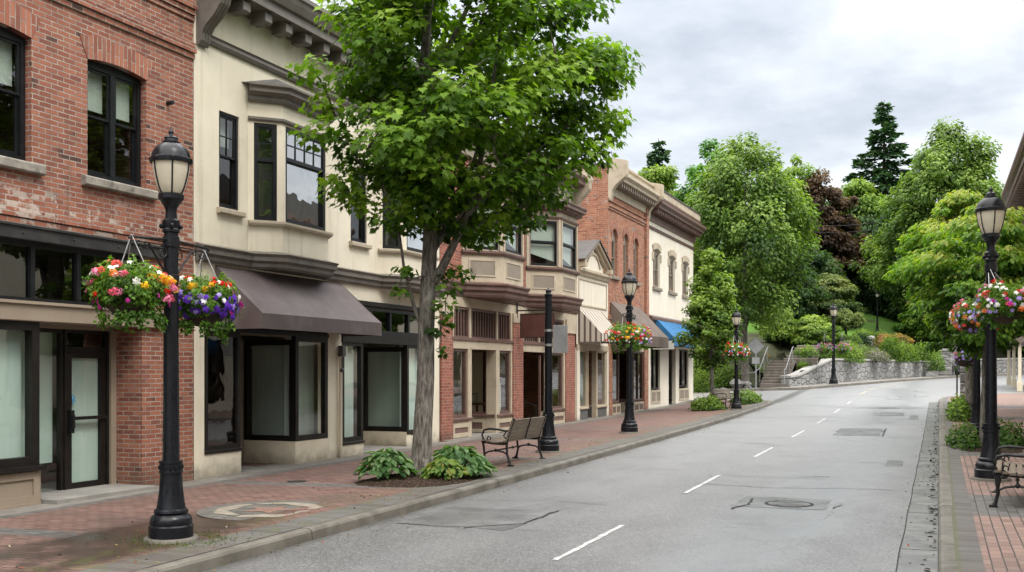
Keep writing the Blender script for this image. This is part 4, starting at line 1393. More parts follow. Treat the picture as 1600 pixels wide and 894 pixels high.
# belt course following the bays
BD = .42
def bay_plan(y0, y1, d): return [(FX, y0), (FX + d, y0 + d * 1.05), (FX + d, y1 - d * 1.05), (FX, y1)]
plan = [(FX, BY0 + .02)]
for y0, y1 in bays: plan += bay_plan(y0, y1, BD)
plan += [(FX, BY1 - .02)]
belt = [(.0, 3.52), (.06, 3.52), (.1, 3.56), (.1, 3.62), (.16, 3.66), (.16, 3.73), (.2, 3.78), (.0, 3.84)]
mb = MB(); mb.sweep(plan, belt); mb.build('belt_cornice', M['taupe'], B)
mb = MB()
for y0, y1 in bays: mb.poly([(x, y, 3.53) for x, y in bay_plan(y0 - .02, y1 + .02, BD + .03)])
mb.build_each('bay_soffit', M['taupe'], B, recalc=False)


def bay_window(parent, y0, y1, d, z0, z1, zs, wall_m, sill_m, trim_m, frame_m, kind):
    pl = bay_plan(y0, y1, d)
    mb = MB()
    faces = []
    for (a, b) in zip(pl[:-1], pl[1:]):
        L = math.dist(a, b); fr = Fr(a[0], a[1], b[0] - a[0], b[1] - a[1])
        mg = .1 if L < .9 else .09
        faces.append((fr, L, mg))
    bay = None
    wz0, wz1 = zs
    for k, (fr, L, mg) in enumerate(faces):
        mb.wall(fr, 0, L, z0, z1, 0, [(mg, L - mg, wz0, wz1)], .1)
    bay = mb.build('bay_window', wall_m, parent, recalc=False)
    for k, (fr, L, mg) in enumerate(faces):
        kw = dict(w=-.015, frame=frame_m, fw=.055)
        if kind == 'B':
            if k == 1: sub_window(bay, fr, mg, L - mg, wz0, wz1, frame_m, (4, 2), .66, M['glass_sky'])
            else: sub_window(bay, fr, mg, L - mg, wz0, wz1, frame_m, (1, 2), .62, M['glass_dark'])
        else:
            sub_window(bay, fr, mg, L - mg, wz0, wz1, frame_m, None, .52, M['glass'], M['blind'])
    return bay, pl


def sub_window(bay, fr, u0, u1, z0, z1, frame, munt, split, glass, blind=None):
    """window inside a bay: one mesh for the frame and its bars, panes and blind beneath the bay"""
    fw = .06; w = -.012
    mb = MB()
    ring(mb, fr, u0, u1, w - .08, w, z0, z1, fw)
    zm = z0 + (z1 - z0) * split
    mb.box(fr, u0 + fw, u1 - fw, w - .07, w - .01, zm - .02, zm + .02)
    ring(mb, fr, u0 + fw, u1 - fw, w - .045, w - .015, zm + .02, z1 - fw, .028)
    ring(mb, fr, u0 + fw, u1 - fw, w - .075, w - .05, z0 + fw, zm - .02, .028)
    if munt:
        nc, nr = munt
        for i in range(1, nc):
            uu = u0 + fw + (u1 - u0 - 2 * fw) * i / nc
            mb.box(fr, uu - .011, uu + .011, w - .043, w - .017, zm + .048, z1 - fw - .028)
        for j in range(1, nr):
            zz = zm + .02 + (z1 - fw - zm - .02) * j / nr
            mb.box(fr, u0 + fw + .028, u1 - fw - .028, w - .042, w - .018, zz - .011, zz + .011)
    mb.build('window', frame, bay)
    pane(bay, fr, u0 + fw, u1 - fw, zm, z1 - fw, w - .03, glass)
    pane(bay, fr, u0 + fw, u1 - fw, z0 + fw, zm, w - .062, glass)
    if blind:
        mb = MB(); mb.poly([fr.p(u0, w - .14, z0 + (z1 - z0) * random.choice((.0, .0, .3))), fr.p(u1, w - .14, z0 + (z1 - z0) * .1), fr.p(u1, w - .14, z1), fr.p(u0, w - .14, z1)]); mb.build('blind', blind, bay, recalc=False)


for y0, y1 in bays:
    bay, pl = bay_window(B, y0, y1, BD, 3.8, 6.6, (4.4, 6.14), M['cream'], None, None, M['black_frame'], 'B')
    mb = MB(); mb.sweep(pl, [(0, 4.3), (.07, 4.3), (.09, 4.34), (.09, 4.38), (0, 4.395)]); mb.build('sill', M['sill_cream'], bay)
    mb = MB(); mb.sweep(pl, [(0, 6.17), (.03, 6.17), (.05, 6.2), (.05, 6.24), (0, 6.25)]); mb.build('head_moulding', M['taupe'], bay)
    mb = MB(); mb.sweep(pl, [(0, 6.5), (.05, 6.5), (.08, 6.54), (.08, 6.6), (.2, 6.66), (.2, 6.72), (.25, 6.76), (.25, 6.8), (0, 6.82)]); mb.build('eaves', M['taupe'], bay)
    mb = MB()
    q = bay_plan(y0 - .2, y1 + .2, BD + .24)
    ym = (y0 + y1) / 2
    a, b = (FX, ym - .35, 7.12), (FX, ym + .35, 7.12)
    P = [(x, y, 6.8) for x, y in q]
    mb.poly([P[0], P[1], a]); mb.poly([P[1], P[2], b, a]); mb.poly([P[2], P[3], b])
    mb.build('roof', M['slate'], bay, recalc=False)
# ground floor fittings
mb = MB(); mb.cbox(FAC, 13.84, 14.8, -.12, .03, .3, .36, .01); mb.build_each('window_sill', M['dkbrown_frame'], B)
shop_window(B, FAC, 13.86, 14.8, .36, 2.37, .0, M['dkbrown_frame'], .075, M['glass_dark'], None, (), .1)
shop_window(B, FAC, 13.86, 17.58, 2.44, 3.08, .0, M['black_frame'], .06, M['glass_dark'], None, (14.8, 15.7, 16.6), .1, 'transom_window')
mb = MB(); mb.box(FAC, 13.84, 17.6, -.06, .03, 2.37, 2.44); mb.build_each('head_beam', M['dkbrown_frame'], B)
# display island: return face at y=16.45 then front face
RF = Fr(-12.55, 16.45, 1, 0)                    # u along +x, outwards = -y (faces the camera)
shop_window(B, RF, 0, 1.17, .36, 2.3, .0, M['dkbrown_frame'], .1, M['glass'], M['curtain'], (), .1, back_w=.12)
mb = MB(); mb.box(RF, 0, 1.199, -.2, .0, -.4, .355); mb.build_each('island_plinth', M['cream_low'], B)
shop_window(B, FAC, 16.46, 17.58, .36, 2.37, .012, M['dkbrown_frame'], .1, M['glass'], M['curtain'], (), .1, back_w=.2)
mb = MB(); mb.box(FAC, 16.455, 17.6, -.15, .01, -.4, .352); mb.build('island_front', M['cream_low'], B)
mb = MB(); mb.xyz(-13.3, -13.24, 14.9, 16.4, -.2, 2.35); mb.xyz(-12.55, -12.5, 16.3, 16.4, -.2, 2.3); mb.xyz(-12.62, -12.5, 14.82, 14.9, -.2, 2.37); mb.build_each('entrance_wall', M['dim'], B)
mb = MB(); mb.xyz(-12.6, -11.5, 14.815, 14.86, .3, 2.36); mb.xyz(-11.52, -11.36, 14.74, 14.82, -.4, 2.37); mb.build_each('entry_lining', M['darkwood'], B)
mb = MB(); mb.xyz(-13.5, FX - .1, 13.9, 22.0, 2.45, 2.5); mb.build('entry_ceiling', M['cream_low'], B)
mb = MB(); mb.xyz(-13.5, -11.1, 14.82, 16.44, -.4, -.085); mb.xyz(-13.5, -11.1, 18.98, 20.88, -.4, -.04); mb.build_each('entry_floor', M['conc'], B)
# second shop front
mb = MB(); mb.cbox(FAC, 18.12, 18.98, -.1, .03, .17, .23, .01); mb.build_each('window_sill', M['dkbrown_frame'], B)
shop_window(B, FAC, 18.13, 18.97, .23, 2.32, .0, M['dkbrown_frame'], .09, M['glass'], M['paper'], (), .1)
RF2 = Fr(-12.55, 20.89, 1, 0)
shop_window(B, RF2, 0, 1.17, .3, 2.26, .0, M['dkbrown_frame'], .11, M['glass'], M['paper'], (), .1)
mb = MB(); mb.box(RF2, 0, 1.199, -.2, .0, -.4, .295); mb.build_each('island_plinth', M['cream_low'], B)
shop_window(B, FAC, 20.9, 21.98, .24, 2.32, .012, M['dkbrown_frame'], .09, M['glass'], M['paper'], (), .1)
mb = MB(); mb.xyz(-13.3, -13.24, 19.0, 20.85, -.2, 2.35); mb.xyz(-12.62, -12.5, 18.98, 19.06, -.2, 2.3); mb.build_each('entrance_wall', M['cream_low'], B)
shop_window(B, FAC, 18.32, 21.98, 2.52, 3.08, .005, M['black_frame'], .07, M['glass_dark'], None, (19.3, 20.15, 21.0), .1, 'transom_window')
mb = MB(); mb.box(FAC, 18.1, 22.0, -.1, .04, 2.3, 2.52); mb.cbox(FAC, 18.2, 22.02, .0, .06, 3.1, 3.2, .01); mb.build_each('head_beam', M['dkbrown_frame'], B)
# downpipe with meter box
mb = MB(); mb.tube([FAC.p(17.98, .06, -.15), FAC.p(17.98, .06, 2.0)], .035, 8); mb.tube([FAC.p(17.98, .06, -.1), FAC.p(17.98, .1, -.1)], .05, 8)
dp = mb.build('downpipe', M['cream_low'], B, smooth=True)
mb = MB(); mb.cbox(FAC, 17.93, 18.05, .03, .14, 2.0, 2.22, .01); mb.box(FAC, 18.05, 18.1, .05, .1, 2.08, 2.2); mb.tube([FAC.p(17.98, .08, 1.98), FAC.p(17.98, .08, 1.72)], .022, 8); mb.ball(FAC.p(17.98, .09, 1.72), .05, 8, 6)
mb.build('meter_box', M['greyflash'], dp)
shell(B, BY0, BY1, 8.3, (3.4,), M['cream2'])


def awning(name, label, y0, y1, zt, zb, d, val, mat, frame=True, scallop=False):
    t = thing(name, (FX, (y0 + y1) / 2, zt), label, 'awning')
    mb = MB()
    th = .012
    P0, P1 = (.02, zt), (d, zb)
    nu = max(2, int((y1 - y0) / .5))
    for i in range(nu):
        a, b = y0 + (y1 - y0) * i / nu, y0 + (y1 - y0) * (i + 1) / nu
        ks = 5
        for k in range(ks):
            def pt(u, q):
                sag = -.025 * math.sin(PI * q) * (1 if nu > 2 else 0) * (1 + .6 * math.sin(u * 2.3))
                return FAC.p(u, P0[0] + (P1[0] - P0[0]) * q, P0[1] + (P1[1] - P0[1]) * q + sag)
            q0, q1 = k / ks, (k + 1) / ks
            mb.poly([pt(a, q0), pt(a, q1), pt(b, q1), pt(b, q0)])
    cv = mb.build('canopy', mat, t, recalc=False)
    cv.data.polygons.foreach_set('use_smooth', [True] * len(cv.data.polygons))
    mb = MB()
    if scallop:
        u = y0
        while u < y1 - .01:
            s_ = min(.2, y1 - u)
            mb.poly([FAC.p(u, d, zb), FAC.p(u + s_, d, zb), FAC.p(u + s_, d, zb - val * .75), FAC.p(u + s_ * .75, d, zb - val), FAC.p(u + s_ * .25, d, zb - val), FAC.p(u, d, zb - val * .75)]); u += s_
    else:
        mb.box(FAC, y0, y1, d - .012, d, zb - val, zb)
    mb.build('valance', mat, t, recalc=False)
    for u in (y0 + .002, y1 - .002):
        mb = MB(); mb.poly([FAC.p(u, .02, zt), FAC.p(u, d, zb), FAC.p(u, d, zb - val), FAC.p(u, .02, zb - val)]); mb.build('side_panel', mat, t, recalc=False)
    mb = MB()
    for u in frange(y0 + .05, y1 - .05, 1.2):
        mb.tube([FAC.p(u, .02, zb - val + .06), FAC.p(u, d - .03, zb - val + .06)], .014, 6)
        mb.tube([FAC.p(u, .02, zt - .06), FAC.p(u, d - .03, zb - .03)], .014, 6)
    mb.tube([FAC.p(y0 + .02, d - .03, zb - val + .05), FAC.p(y1 - .02, d - .03, zb - val + .05)], .016, 6)
    mb.build('frame', M['iron'], t)
    return t


awning('shop_awning', 'large plain brown awning over the cream building shop front', 14.1, 18.05, 3.5, 2.67, .98, .26, M['awning'])
# ---- C: smooth red brick with beige bays -------------------------------------------------
C_ = thing('bay_front_building', (FX, 28, -.05), 'red brick building with two beige angled bay windows and red-brown trim', 'building')
CY0, CY1 = 22.6, 32.9
mb = MB()
mb.wall(FAC, CY0, CY1, 3.35, 7.25, 0, [], .1)
for a, b in ((22.6, 23.24), (27.2, 27.95), (31.7, 32.6)): mb.box(FAC, a, b, -.5, .06, -.4, 3.36)
mb.build('wall', M['brickC'], C_, recalc=False)
mb = MB(); mb.box(FAC, 31.66, 32.64, .061, .1, 2.95, 3.0); mb.box(FAC, 31.7, 32.6, .061, .09, 3.0, 3.4)
for a, b in ((22.58, 23.26), (27.18, 27.97), (31.68, 32.62)): mb.box(FAC, a, b, .0, .08, 3.1, 3.36)
mb.build_each('pier_capital', M['tanC'], C_)
cbays = [(23.85, 26.95, .8), (28.3, 31.5, .8)]
plan = [(FX, CY0)]
for y0, y1, d in cbays: plan += bay_plan(y0, y1, d)
plan += [(FX, CY1)]
mb = MB(); mb.sweep(plan, [(.0, 3.62), (.04, 3.62), (.07, 3.68), (.07, 3.74), (.14, 3.8), (.14, 3.88), (.19, 3.93), (.19, 3.97), (0, 4.02)]); mb.build('belt_cornice', M['brown_trim'], C_)
mb = MB()
for y0, y1, d in cbays: mb.poly([(x, y, 3.63) for x, y in bay_plan(y0 - .03, y1 + .03, d + .04)])
mb.build_each('bay_soffit', M['brown_trim'], C_, recalc=False)
mb = MB(); mb.box(FAC, CY0, CY1, -.08, .02, 3.36, 3.61); mb.build('signband', M['tanC'], C_)
for y0, y1, d in cbays:
    bay, pl = bay_window(C_, y0, y1, d, 3.98, 6.5, (4.86, 6.22), M['tanC'], None, None, M['black_frame'], 'C')
    mb = MB(); mb.sweep(pl, [(0, 4.72), (.05, 4.72), (.08, 4.77), (.08, 4.82), (0, 4.84)]); mb.build('sill', M['brown_trim'], bay)
    mb, mp_ = MB(), MB()
    for a, b in zip(pl[:-1], pl[1:]):
        L = math.dist(a, b); fr = Fr(a[0], a[1], b[0] - a[0], b[1] - a[1])
        ring(mb, fr, .2, L - .2, .002, .02, 4.16, 4.6, .035)
        mp_.box(fr, .235, L - .235, .002, .008, 4.195, 4.565)
        for u in (.02, L - .09): mb.box(fr, u, u + .07, .002, .03, 4.84, 6.3)
    fb = mb.build('pilaster_trim', M['tanC'], bay); mp_.build('apron_panel', M['panel_taupe'], bay)
    mb = MB()
    for a, b in zip(pl[:-1], pl[1:]):
        L = math.dist(a, b); fr = Fr(a[0], a[1], b[0] - a[0], b[1] - a[1])
        mb.box(fr, .092, .0985 + .05, -.006, .012, 4.86, 6.22); mb.box(fr, L - .14, L - .092, -.006, .012, 4.86, 6.22)
    mb.build('jamb_trim', M['panel_taupe'], bay)
    mb = MB(); mb.sweep(pl, [(0, 6.28), (.04, 6.28), (.06, 6.34), (.0, 6.36)]); mb.sweep(pl, [(0, 6.5), (.1, 6.52), (.14, 6.6), (.26, 6.64), (.26, 6.72), (.3, 6.76), (.3, 6.8), (0, 6.82)]); mb.build('eaves', M['brown_trim'], bay)
    mb = MB()
    for a, b in zip(pl[:-1], pl[1:]):
        L = math.dist(a, b); fr = Fr(a[0], a[1], b[0] - a[0], b[1] - a[1]); u = .05
        while u < L - .05: mb.box(fr, u, u + .07, .1, .2, 6.54, 6.635); u += .16
    mb.build_each('dentil', M['brown_trim'], bay)
    q = bay_plan(y0 - .25, y1 + .25, d + .28); ym = (y0 + y1) / 2
    P = [(x, y, 6.8) for x, y in q]; a, b = (FX, ym - .7, 7.15), (FX, ym + .7, 7.15)
    mb = MB(); mb.poly([P[0], P[1], a]); mb.poly([P[1], P[2], b, a]); mb.poly([P[2], P[3], b]); mb.build('roof', M['slate'], bay, recalc=False)
mb = MB(); mb.box(FAC, CY0, CY1, -.05, .02, 7.25, 7.75); mb.build('frieze', M['tanC'], C_)
mb = MB(); mb.prof(FAC, [(.02, 7.7), (.12, 7.74), (.16, 7.82), (.42, 7.9), (.42, 8.02), (.5, 8.1), (.5, 8.2), (.0, 8.3)], CY0 + .02, CY1 - .02)
mb.prof(FAC, [(.021, 7.25), (.06, 7.25), (.08, 7.3), (.021, 7.33)], CY0 + .3, CY1 - .3); mb.build('cornice', M['brown_trim'], C_)
mb = MB()
for u in (CY0 + .05, CY1 - .32):
    mb.prof(FAC, [(.021, 7.05), (.09, 7.0), (.13, 7.12), (.15, 7.3), (.26, 7.48), (.42, 7.62), (.55, 7.8), (.58, 8.0), (.62, 8.1), (.62, 8.42), (.021, 8.5)], u, u + .27)
mb.build_each('console_bracket', M['tanC'], C_)
# shop fronts
gw = M['brown_trim']
mb = MB()
mb.box(FAC, 23.24, 27.2, -.12, .03, 2.28, 2.56); mb.box(FAC, 27.95, 31.7, -.12, .03, 2.28, 2.56)
for u in (23.24, 24.28, 26.05, 27.08, 27.95, 29.3, 30.5, 31.58): mb.box(FAC, u, u + .12, -.1, .025, 2.56, 3.36)
mb.box(FAC, 24.2, 24.42, -.15, .026, -.3, 2.28); mb.box(FAC, 26.02, 26.26, -.27, .026, -.3, 2.28); mb.box(FAC, 27.1, 27.2, -.15, .02, -.3, 2.28)
mb.box(FAC, 30.2, 30.4, -.15, .026, -.3, 2.28); mb.box(FAC, 31.55, 31.7, -.15, .026, -.3, 2.28)
mb.build('timber_trim', M['tanC'], C_)
mb = MB()
for a, b in ((23.36, 24.28), (24.4, 26.05), (26.17, 27.08), (28.07, 29.3), (29.42, 30.5), (30.62, 31.58)):
    ring(mb, FAC, a, b, -.08, .0, 2.56, 3.34, .05)
    u = a + .17
    while u < b - .08: mb.box(FAC, u, u + .045, -.07, -.03, 2.6, 3.3); u += .17
tw = mb.build_each('transom_window', gw, C_)
for tw_, (a, b) in zip(sorted(tw, key=lambda o_: min(v_.co.y for v_ in o_.data.vertices)), ((23.36, 24.28), (24.4, 26.05), (26.17, 27.08), (28.07, 29.3), (29.42, 30.5), (30.62, 31.58))): pane(tw_, FAC, a + .04, b - .04, 2.6, 3.3, -.06, M['glass_dark'])
mb = MB(); mb.box(FAC, 23.2, 27.2, .03, .07, 2.5, 2.57); mb.box(FAC, 27.95, 31.7, .03, .07, 2.5, 2.57); mb.build_each('transom_sill', gw, C_)
mf, mp_ = MB(), MB()
for a, b in ((23.24, 24.42), (26.05, 27.2), (30.2, 31.7)):
    mf.box(FAC, a, b, -.3, .0, -.4, .42); panel(mf, mp_, FAC, a + .05, b - .03, .0, .36, .002, .11, .028)
RC = Fr(-12.25, 26.03, 1, 0)
mf.box(RC, 0, .899, -.2, 0, -.4, .42); panel(mf, mp_, RC, .03, .6, .0, .36, .002, .09, .024)
mf.build_each('stall_riser', M['tanC'], C_); mp_.build_each('panel', M['panel_dark'], C_)
mb = MB()
for a, b in ((23.22, 24.44), (26.06, 27.2), (30.2, 31.7)): mb.cbox(FAC, a, b, -.1, .06, .42, .5, .015)
mb.cbox(RC, 0, .9, -.1, .05, .42, .5, .015); mb.build_each('window_sill', gw, C_)
shop_window(C_, FAC, 23.26, 24.2, .5, 2.28, -.02, gw, .07, M['glass'], None)
shop_window(C_, FAC, 26.28, 27.1, .5, 2.28, -.02, gw, .07, M['glass'], None)
shop_window(C_, RC, 0.0, .66, .5, 2.28, .0, gw, .06, M['glass'], None)
shop_window(C_, FAC, 30.4, 31.55, .5, 2.28, -.02, gw, .07, M['glass'], None)
mb = MB(); mb.xyz(-13.7, -13.6, 22.9, 27.9, -.1, 3.3); mb.xyz(-13.7, -13.6, 28, 32.5, -.1, 3.3); mb.build_each('inner_shop_wall', M['dimtan'], C_)
mb = MB(); mb.xyz(-14.5, -11.2, 22.7, 32.6, -.4, -.02); mb.build('shop_floor', M['conc'], C_)
# door recess with open stained door and inner glass door
mb = MB(); mb.xyz(-12.6, -12.55, 27.96, 28.4, -.1, 2.28); mb.xyz(-12.55, -11.5, 27.955, 28.0, -.1, 2.28); mb.build_each('entry_lining', M['darkwood'], C_)
mb = MB(); ring(mb, Fr(-11.5, 28.02, -.2, 1), 0, .85, -.05, 0, -.03, 2.2, .12); mb.box(Fr(-11.5, 28.02, -.2, 1), .12, .73, -.04, -.01, .09, 2.08)
dd = mb.build('door', M['door_wood'], C_)
mb = MB(); fr_ = Fr(-11.5, 28.02, -.2, 1); mb.box(fr_, .06, .11, .0, .02, .85, 1.2); mb.tube([fr_.p(.085, .05, .92), fr_.p(.085, .05, 1.12)], .012, 6); mb.build('handle', M['steel'], dd)
DC = Fr(-12.4, 0, 0, 1)
shop_window(C_, Fr(-12.5, 29.6, 1, 0), .05, 1.1, .06, 2.2, 0, gw, .06, M['glass'], None, (), .06, 'inner_glass_door')
mb = MB(); mb.tube([(-12.45, 29.5, .95), (-11.5, 29.5, .62), (-11.5, 29.5, 0)], .018, 6); mb.build('handrail', M['iron'], C_)
shell(C_, CY0, CY1, 8.2, (3.4,), M['brickE'])
# goods in the shop windows
def goods(name, label, cat, fn):
    t = thing(name, (fn[0], fn[1], fn[2]), label, cat); return t
t = goods('display_table', 'dark wooden table inside the red brick shop window', 'table', (-12.6, 26.7, 0))
mb = MB(); mb.xyz(-13.1, -12.0, 26.3, 27.1, .74, .8); mb.build('tabletop', M['darkwood'], t)
for a, b in ((-13.05, 26.35), (-12.1, 26.35), (-13.05, 27.0), (-12.1, 27.0)):
    mb = MB(); mb.xyz(a, a + .06, b, b + .06, -.02, .74); mb.build('leg', M['darkwood'], t)
t = goods('picture_frame', 'small cream framed picture standing on the shop display table', 'picture frame', (-12.3, 26.5, .8))
mb = MB(); ring(mb, Fr(-12.45, 26.5, 1, 0), 0, .36, 0, .03, .8, 1.08, .05); mb.build('frame', M['mosaic_beige'], t)
mb = MB(); mb.box(Fr(-12.45, 26.5, 1, 0), .05, .31, .0, .01, .85, 1.03); mb.build('picture', M['dimtan'], t)
t = goods('vase', 'tall dark bottle vase on the shop display table', 'vase', (-12.75, 26.6, .8))
mb = MB(); mb.lathe(-12.75, 26.6, .8, [(.06, 0), (.1, .1), (.09, .25), (.03, .38), (.035, .48)], 12); mb.build('vase_body', M['iron'], t, smooth=True)
t = goods('wall_picture', 'large dark framed picture on the tan wall inside the shop', 'picture', (-13.58, 26.8, 1.3))
mb = MB(); ring(mb, Fr(-13.58, 26.2, 0, 1), 0, 1.2, 0, .04, 1.1, 2.3, .08); mb.build('frame', M['iron'], t)
mb = MB(); mb.box(Fr(-13.58, 26.2, 0, 1), .08, 1.12, 0, .01, 1.18, 2.22); mb.build('picture', M['dim'], t)
t = goods('notice_card', 'white notice card leaning in the first shop window of the red brick building', 'notice', (-11.55, 23.6, .52))
mb = MB(); mb.poly([(-11.62, 23.35, .52), (-11.62, 23.8, .52), (-11.72, 23.8, .92), (-11.72, 23.35, .92)]); mb.build('card', M['blind'], t, recalc=False)
mb = MB()
for z in (.62, .68, .74, .8): mb.poly([(-11.617 - (z - .52) * .25, 23.42, z), (-11.617 - (z - .52) * .25, 23.72, z), (-11.62 - (z - .495) * .25, 23.72, z + .02), (-11.62 - (z - .495) * .25, 23.42, z + .02)])
mb.build('text_line', M['greysign'], t, recalc=False)
t = goods('window_poster', 'white printed poster in the second shop window beside the brick pier', 'poster', (-11.6, 26.7, .6))
mb = MB(); mb.poly([(-11.5, 26.36, .55), (-11.5, 26.75, .55), (-11.5, 26.75, 1.35), (-11.5, 26.36, 1.35)]); mb.build('sheet', M['blind'], t, recalc=False)
mb = MB()
for k in range(9): mb.poly([(-11.495, 26.4, .66 + k * .07), (-11.495, 26.4 + .3 * random.uniform(.6, 1), .66 + k * .07), (-11.495, 26.69, .68 + k * .07), (-11.495, 26.4, .68 + k * .07)])
mb.build('text_line', M['greysign'], t, recalc=False)
# hanging sign board on its bracket
t = thing('hanging_sign', (-11.29, 27.45, 3.4), 'blank maroon board sign hanging from a bracket on the brick pier', 'sign')
mb = MB(); mb.tube([(-11.29, 27.45, 3.45), (-10.1, 27.45, 3.45)], .02, 8); mb.tube([(-11.28, 27.45, 3.25), (-11.28, 27.45, 3.7)], .025, 8); mb.tube([(-11.28, 27.45, 3.66), (-10.9, 27.45, 3.46)], .01, 6)
for x in (-11.0, -10.3): mb.tube([(x, 27.45, 3.45), (x, 27.45, 3.36)], .008, 5)
mb.build('bracket', M['iron'], t)
mb = MB(); mb.xyz(-11.18, -10.12, 27.43, 27.47, 2.66, 3.36); bd = mb.build('board', M['brownsign'], t, bevel=.006)
mb = MB(); ring(mb, Fr(-11.18, 27.43, 1, 0), 0, 1.06, .001, .008, 2.66, 3.36, .02); mb.build('board_edge', M['iron'], bd)

# ---- D: small pedimented cream shop -----------------------------------------------------
D_ = thing('pediment_shop', (FX, 34.7, 0), 'narrow single-storey cream shop with a small pediment between the brick buildings', 'building')
DY0, DY1 = 32.9, 36.5
mb = MB(); mb.wall(FAC, DY0, DY1, 2.5, 5.25, 0, [], .1)
mb.box(FAC, DY0, DY0 + .3, -.4, .03, -.3, 2.5); mb.box(FAC, DY1 - .22, DY1, -.4, .03, -.3, 2.5)
mb.poly([FAC.p(33.5, -.0, 5.25), FAC.p(35.9, .0, 5.25), FAC.p(35.9, .0, 5.45), FAC.p(34.7, .0, 6.05), FAC.p(33.5, .0, 5.45)])
mb.build('wall', M['cream2'], D_, recalc=False)
mb = MB()
mb.prof(FAC, [(.002, 4.98), (.06, 5.0), (.09, 5.08), (.16, 5.14), (.16, 5.22), (.002, 5.28)], DY0, DY1)
for s in (-1, 1):
    a, b = 34.7, 34.7 + s * 1.55
    for w0, w1, o0, o1 in ((.002, .12, 0, .12), (.002, .22, .12, .22)):
        P = []
        for w in (w0, w1): P += [FAC.p(a, w, 6.1 + o0), FAC.p(b, w, 5.32 + o0), FAC.p(b, w, 5.32 + o1), FAC.p(a, w, 6.1 + o1)]
        mb.add(P, [(0, 1, 2, 3), (7, 6, 5, 4), (0, 4, 5, 1), (1, 5, 6, 2), (2, 6, 7, 3), (3, 7, 4, 0)])
    mb.box(FAC, b - .18 if s > 0 else b - .06, b + .06 if s > 0 else b + .18, .002, .26, 5.27, 5.42)
mb.build('pediment_moulding', M['tanC'], D_)
mb = MB()
arc = arch_pts(33.95, 35.45, 5.36, .48, 12)
for (a, za), (b, zb) in zip(arc[:-1], arc[1:]):
    P = [FAC.p(a, .002, za), FAC.p(b, .002, zb), FAC.p(b, .002, zb + .08), FAC.p(a, .002, za + .08), FAC.p(a, .05, za), FAC.p(b, .05, zb), FAC.p(b, .05, zb + .08), FAC.p(a, .05, za + .08)]
    mb.add(P, [(4, 5, 6, 7), (0, 1, 5, 4), (2, 3, 7, 6)])
ring(mb, FAC, 33.1, 36.3, .002, .03, 3.95, 4.9, .05)
mb.build('arch_moulding', M['tanC'], D_)
mb = MB()
for s in (-1, 1):
    b = 34.7 + s * 1.65
    mb.poly([FAC.p(34.7, .27, 6.36), FAC.p(b, .27, 5.53), FAC.p(b, -.9, 5.53), FAC.p(34.7, -.9, 6.36)])
    mb.poly([FAC.p(34.7, .27, 6.32), FAC.p(b, .27, 5.49), FAC.p(b, .27, 5.53), FAC.p(34.7, .27, 6.36)])
mb.build('pediment_roof', M['greyflash'], D_, recalc=False)
mb = MB(); mb.box(FAC, DY0, DY1, .0, .04, 2.42, 2.62); mb.box(FAC, 35.02, 35.2, -.15, .02, -.2, 2.42); mb.box(FAC, 34.05, 34.15, -.1, .02, .4, 2.42); mb.build('timber_trim', M['tanC'], D_)
shop_window(D_, FAC, 33.2, 34.05, .42, 2.42, -.02, M['tanC'], .06, M['glass'], None)
shop_window(D_, FAC, 35.2, 36.28, .42, 2.42, -.02, M['tanC'], .06, M['glass'], M['curtain'], back_w=.7)
RD = Fr(-12.1, 35.1, 1, 0); shop_window(D_, RD, 0, .72, .42, 2.42, 0, M['tanC'], .06, M['glass'], None)
mb = MB(); mb.box(FAC, 33.2, 34.12, -.3, .0, -.3, .4); mb.box(FAC, 35.08, 36.28, -.3, .0, -.3, .4); mb.box(RD, 0, .749, -.1, 0, -.3, .4); mb.build_each('stall_riser', M['slate'], D_)
mb = MB(); mb.cbox(FAC, 33.16, 34.14, -.1, .05, .38, .45, .01); mb.cbox(FAC, 35.06, 36.3, -.1, .05, .38, .45, .01); mb.build_each('window_sill', M['tanC'], D_)
shell(D_, DY0, DY1, 5.2, (2.9,), M['brickE'])
awning('shop_awning', 'striped cream and brown awning on the small pedimented shop', 33.06, 35.6, 3.85, 2.98, .85, .28, M['stripe'], scallop=True)

# ---- E: weathered orange brick, arched windows --------------------------------------------
E_ = thing('arched_brick_building', (FX, 39.3, .05), 'tall orange brick building with three narrow arched windows and grey bracketed cornice', 'building')
EY0, EY1 = 36.5, 42.1
ew = [(36.95, 37.72, 5.3, 7.1, .36), (38.5, 39.2, 5.3, 7.1, .34), (39.95, 40.65, 5.3, 7.1, .34)]
mb = MB(); mb.wall(FAC, EY0, EY1, 3.2, 8.6, 0, ew, .2)
mb.box(FAC, EY0, EY0 + .45, -.4, .04, -.3, 3.2); mb.box(FAC, EY1 - .62, EY1, -.4, .04, -.3, 3.2); mb.box(FAC, EY1 - .5, EY1 - .12, .0, .1, 3.2, 8.5)
mb.build('wall', M['brickE'], E_, recalc=False)
mb = MB()
mb.xyz(BX0, FX - .002, EY0 + .002, EY0 + .3, 4.0, 9.35); mb.build('side_wall', M['brickE'], E_)
mb = MB(); mb.xyz(BX0, FX + .1, EY0 - .04, EY0 + .36, 9.35, 9.45); mb.build_each('parapet_coping', M['greyflash'], E_)
for o in ew:
    mb = MB(); arch_band(mb, FAC, o[0], o[1], o[3] - o[4], o[4], .26, .001, .02); mb.build('arch', M['archA'], E_)
    mb = MB(); mb.cbox(FAC, o[0] - .1, o[1] + .1, -.15, .1, 5.16, 5.29, .015); mb.build('sill', M['panel_taupe'], E_)
    hung_window(E_, FAC, o[0], o[1], o[2], o[3], -.1, rise=o[4], frame=M['panel_taupe'], blind=M['curtain'], drop=.35, fw=.07)
mb = MB()
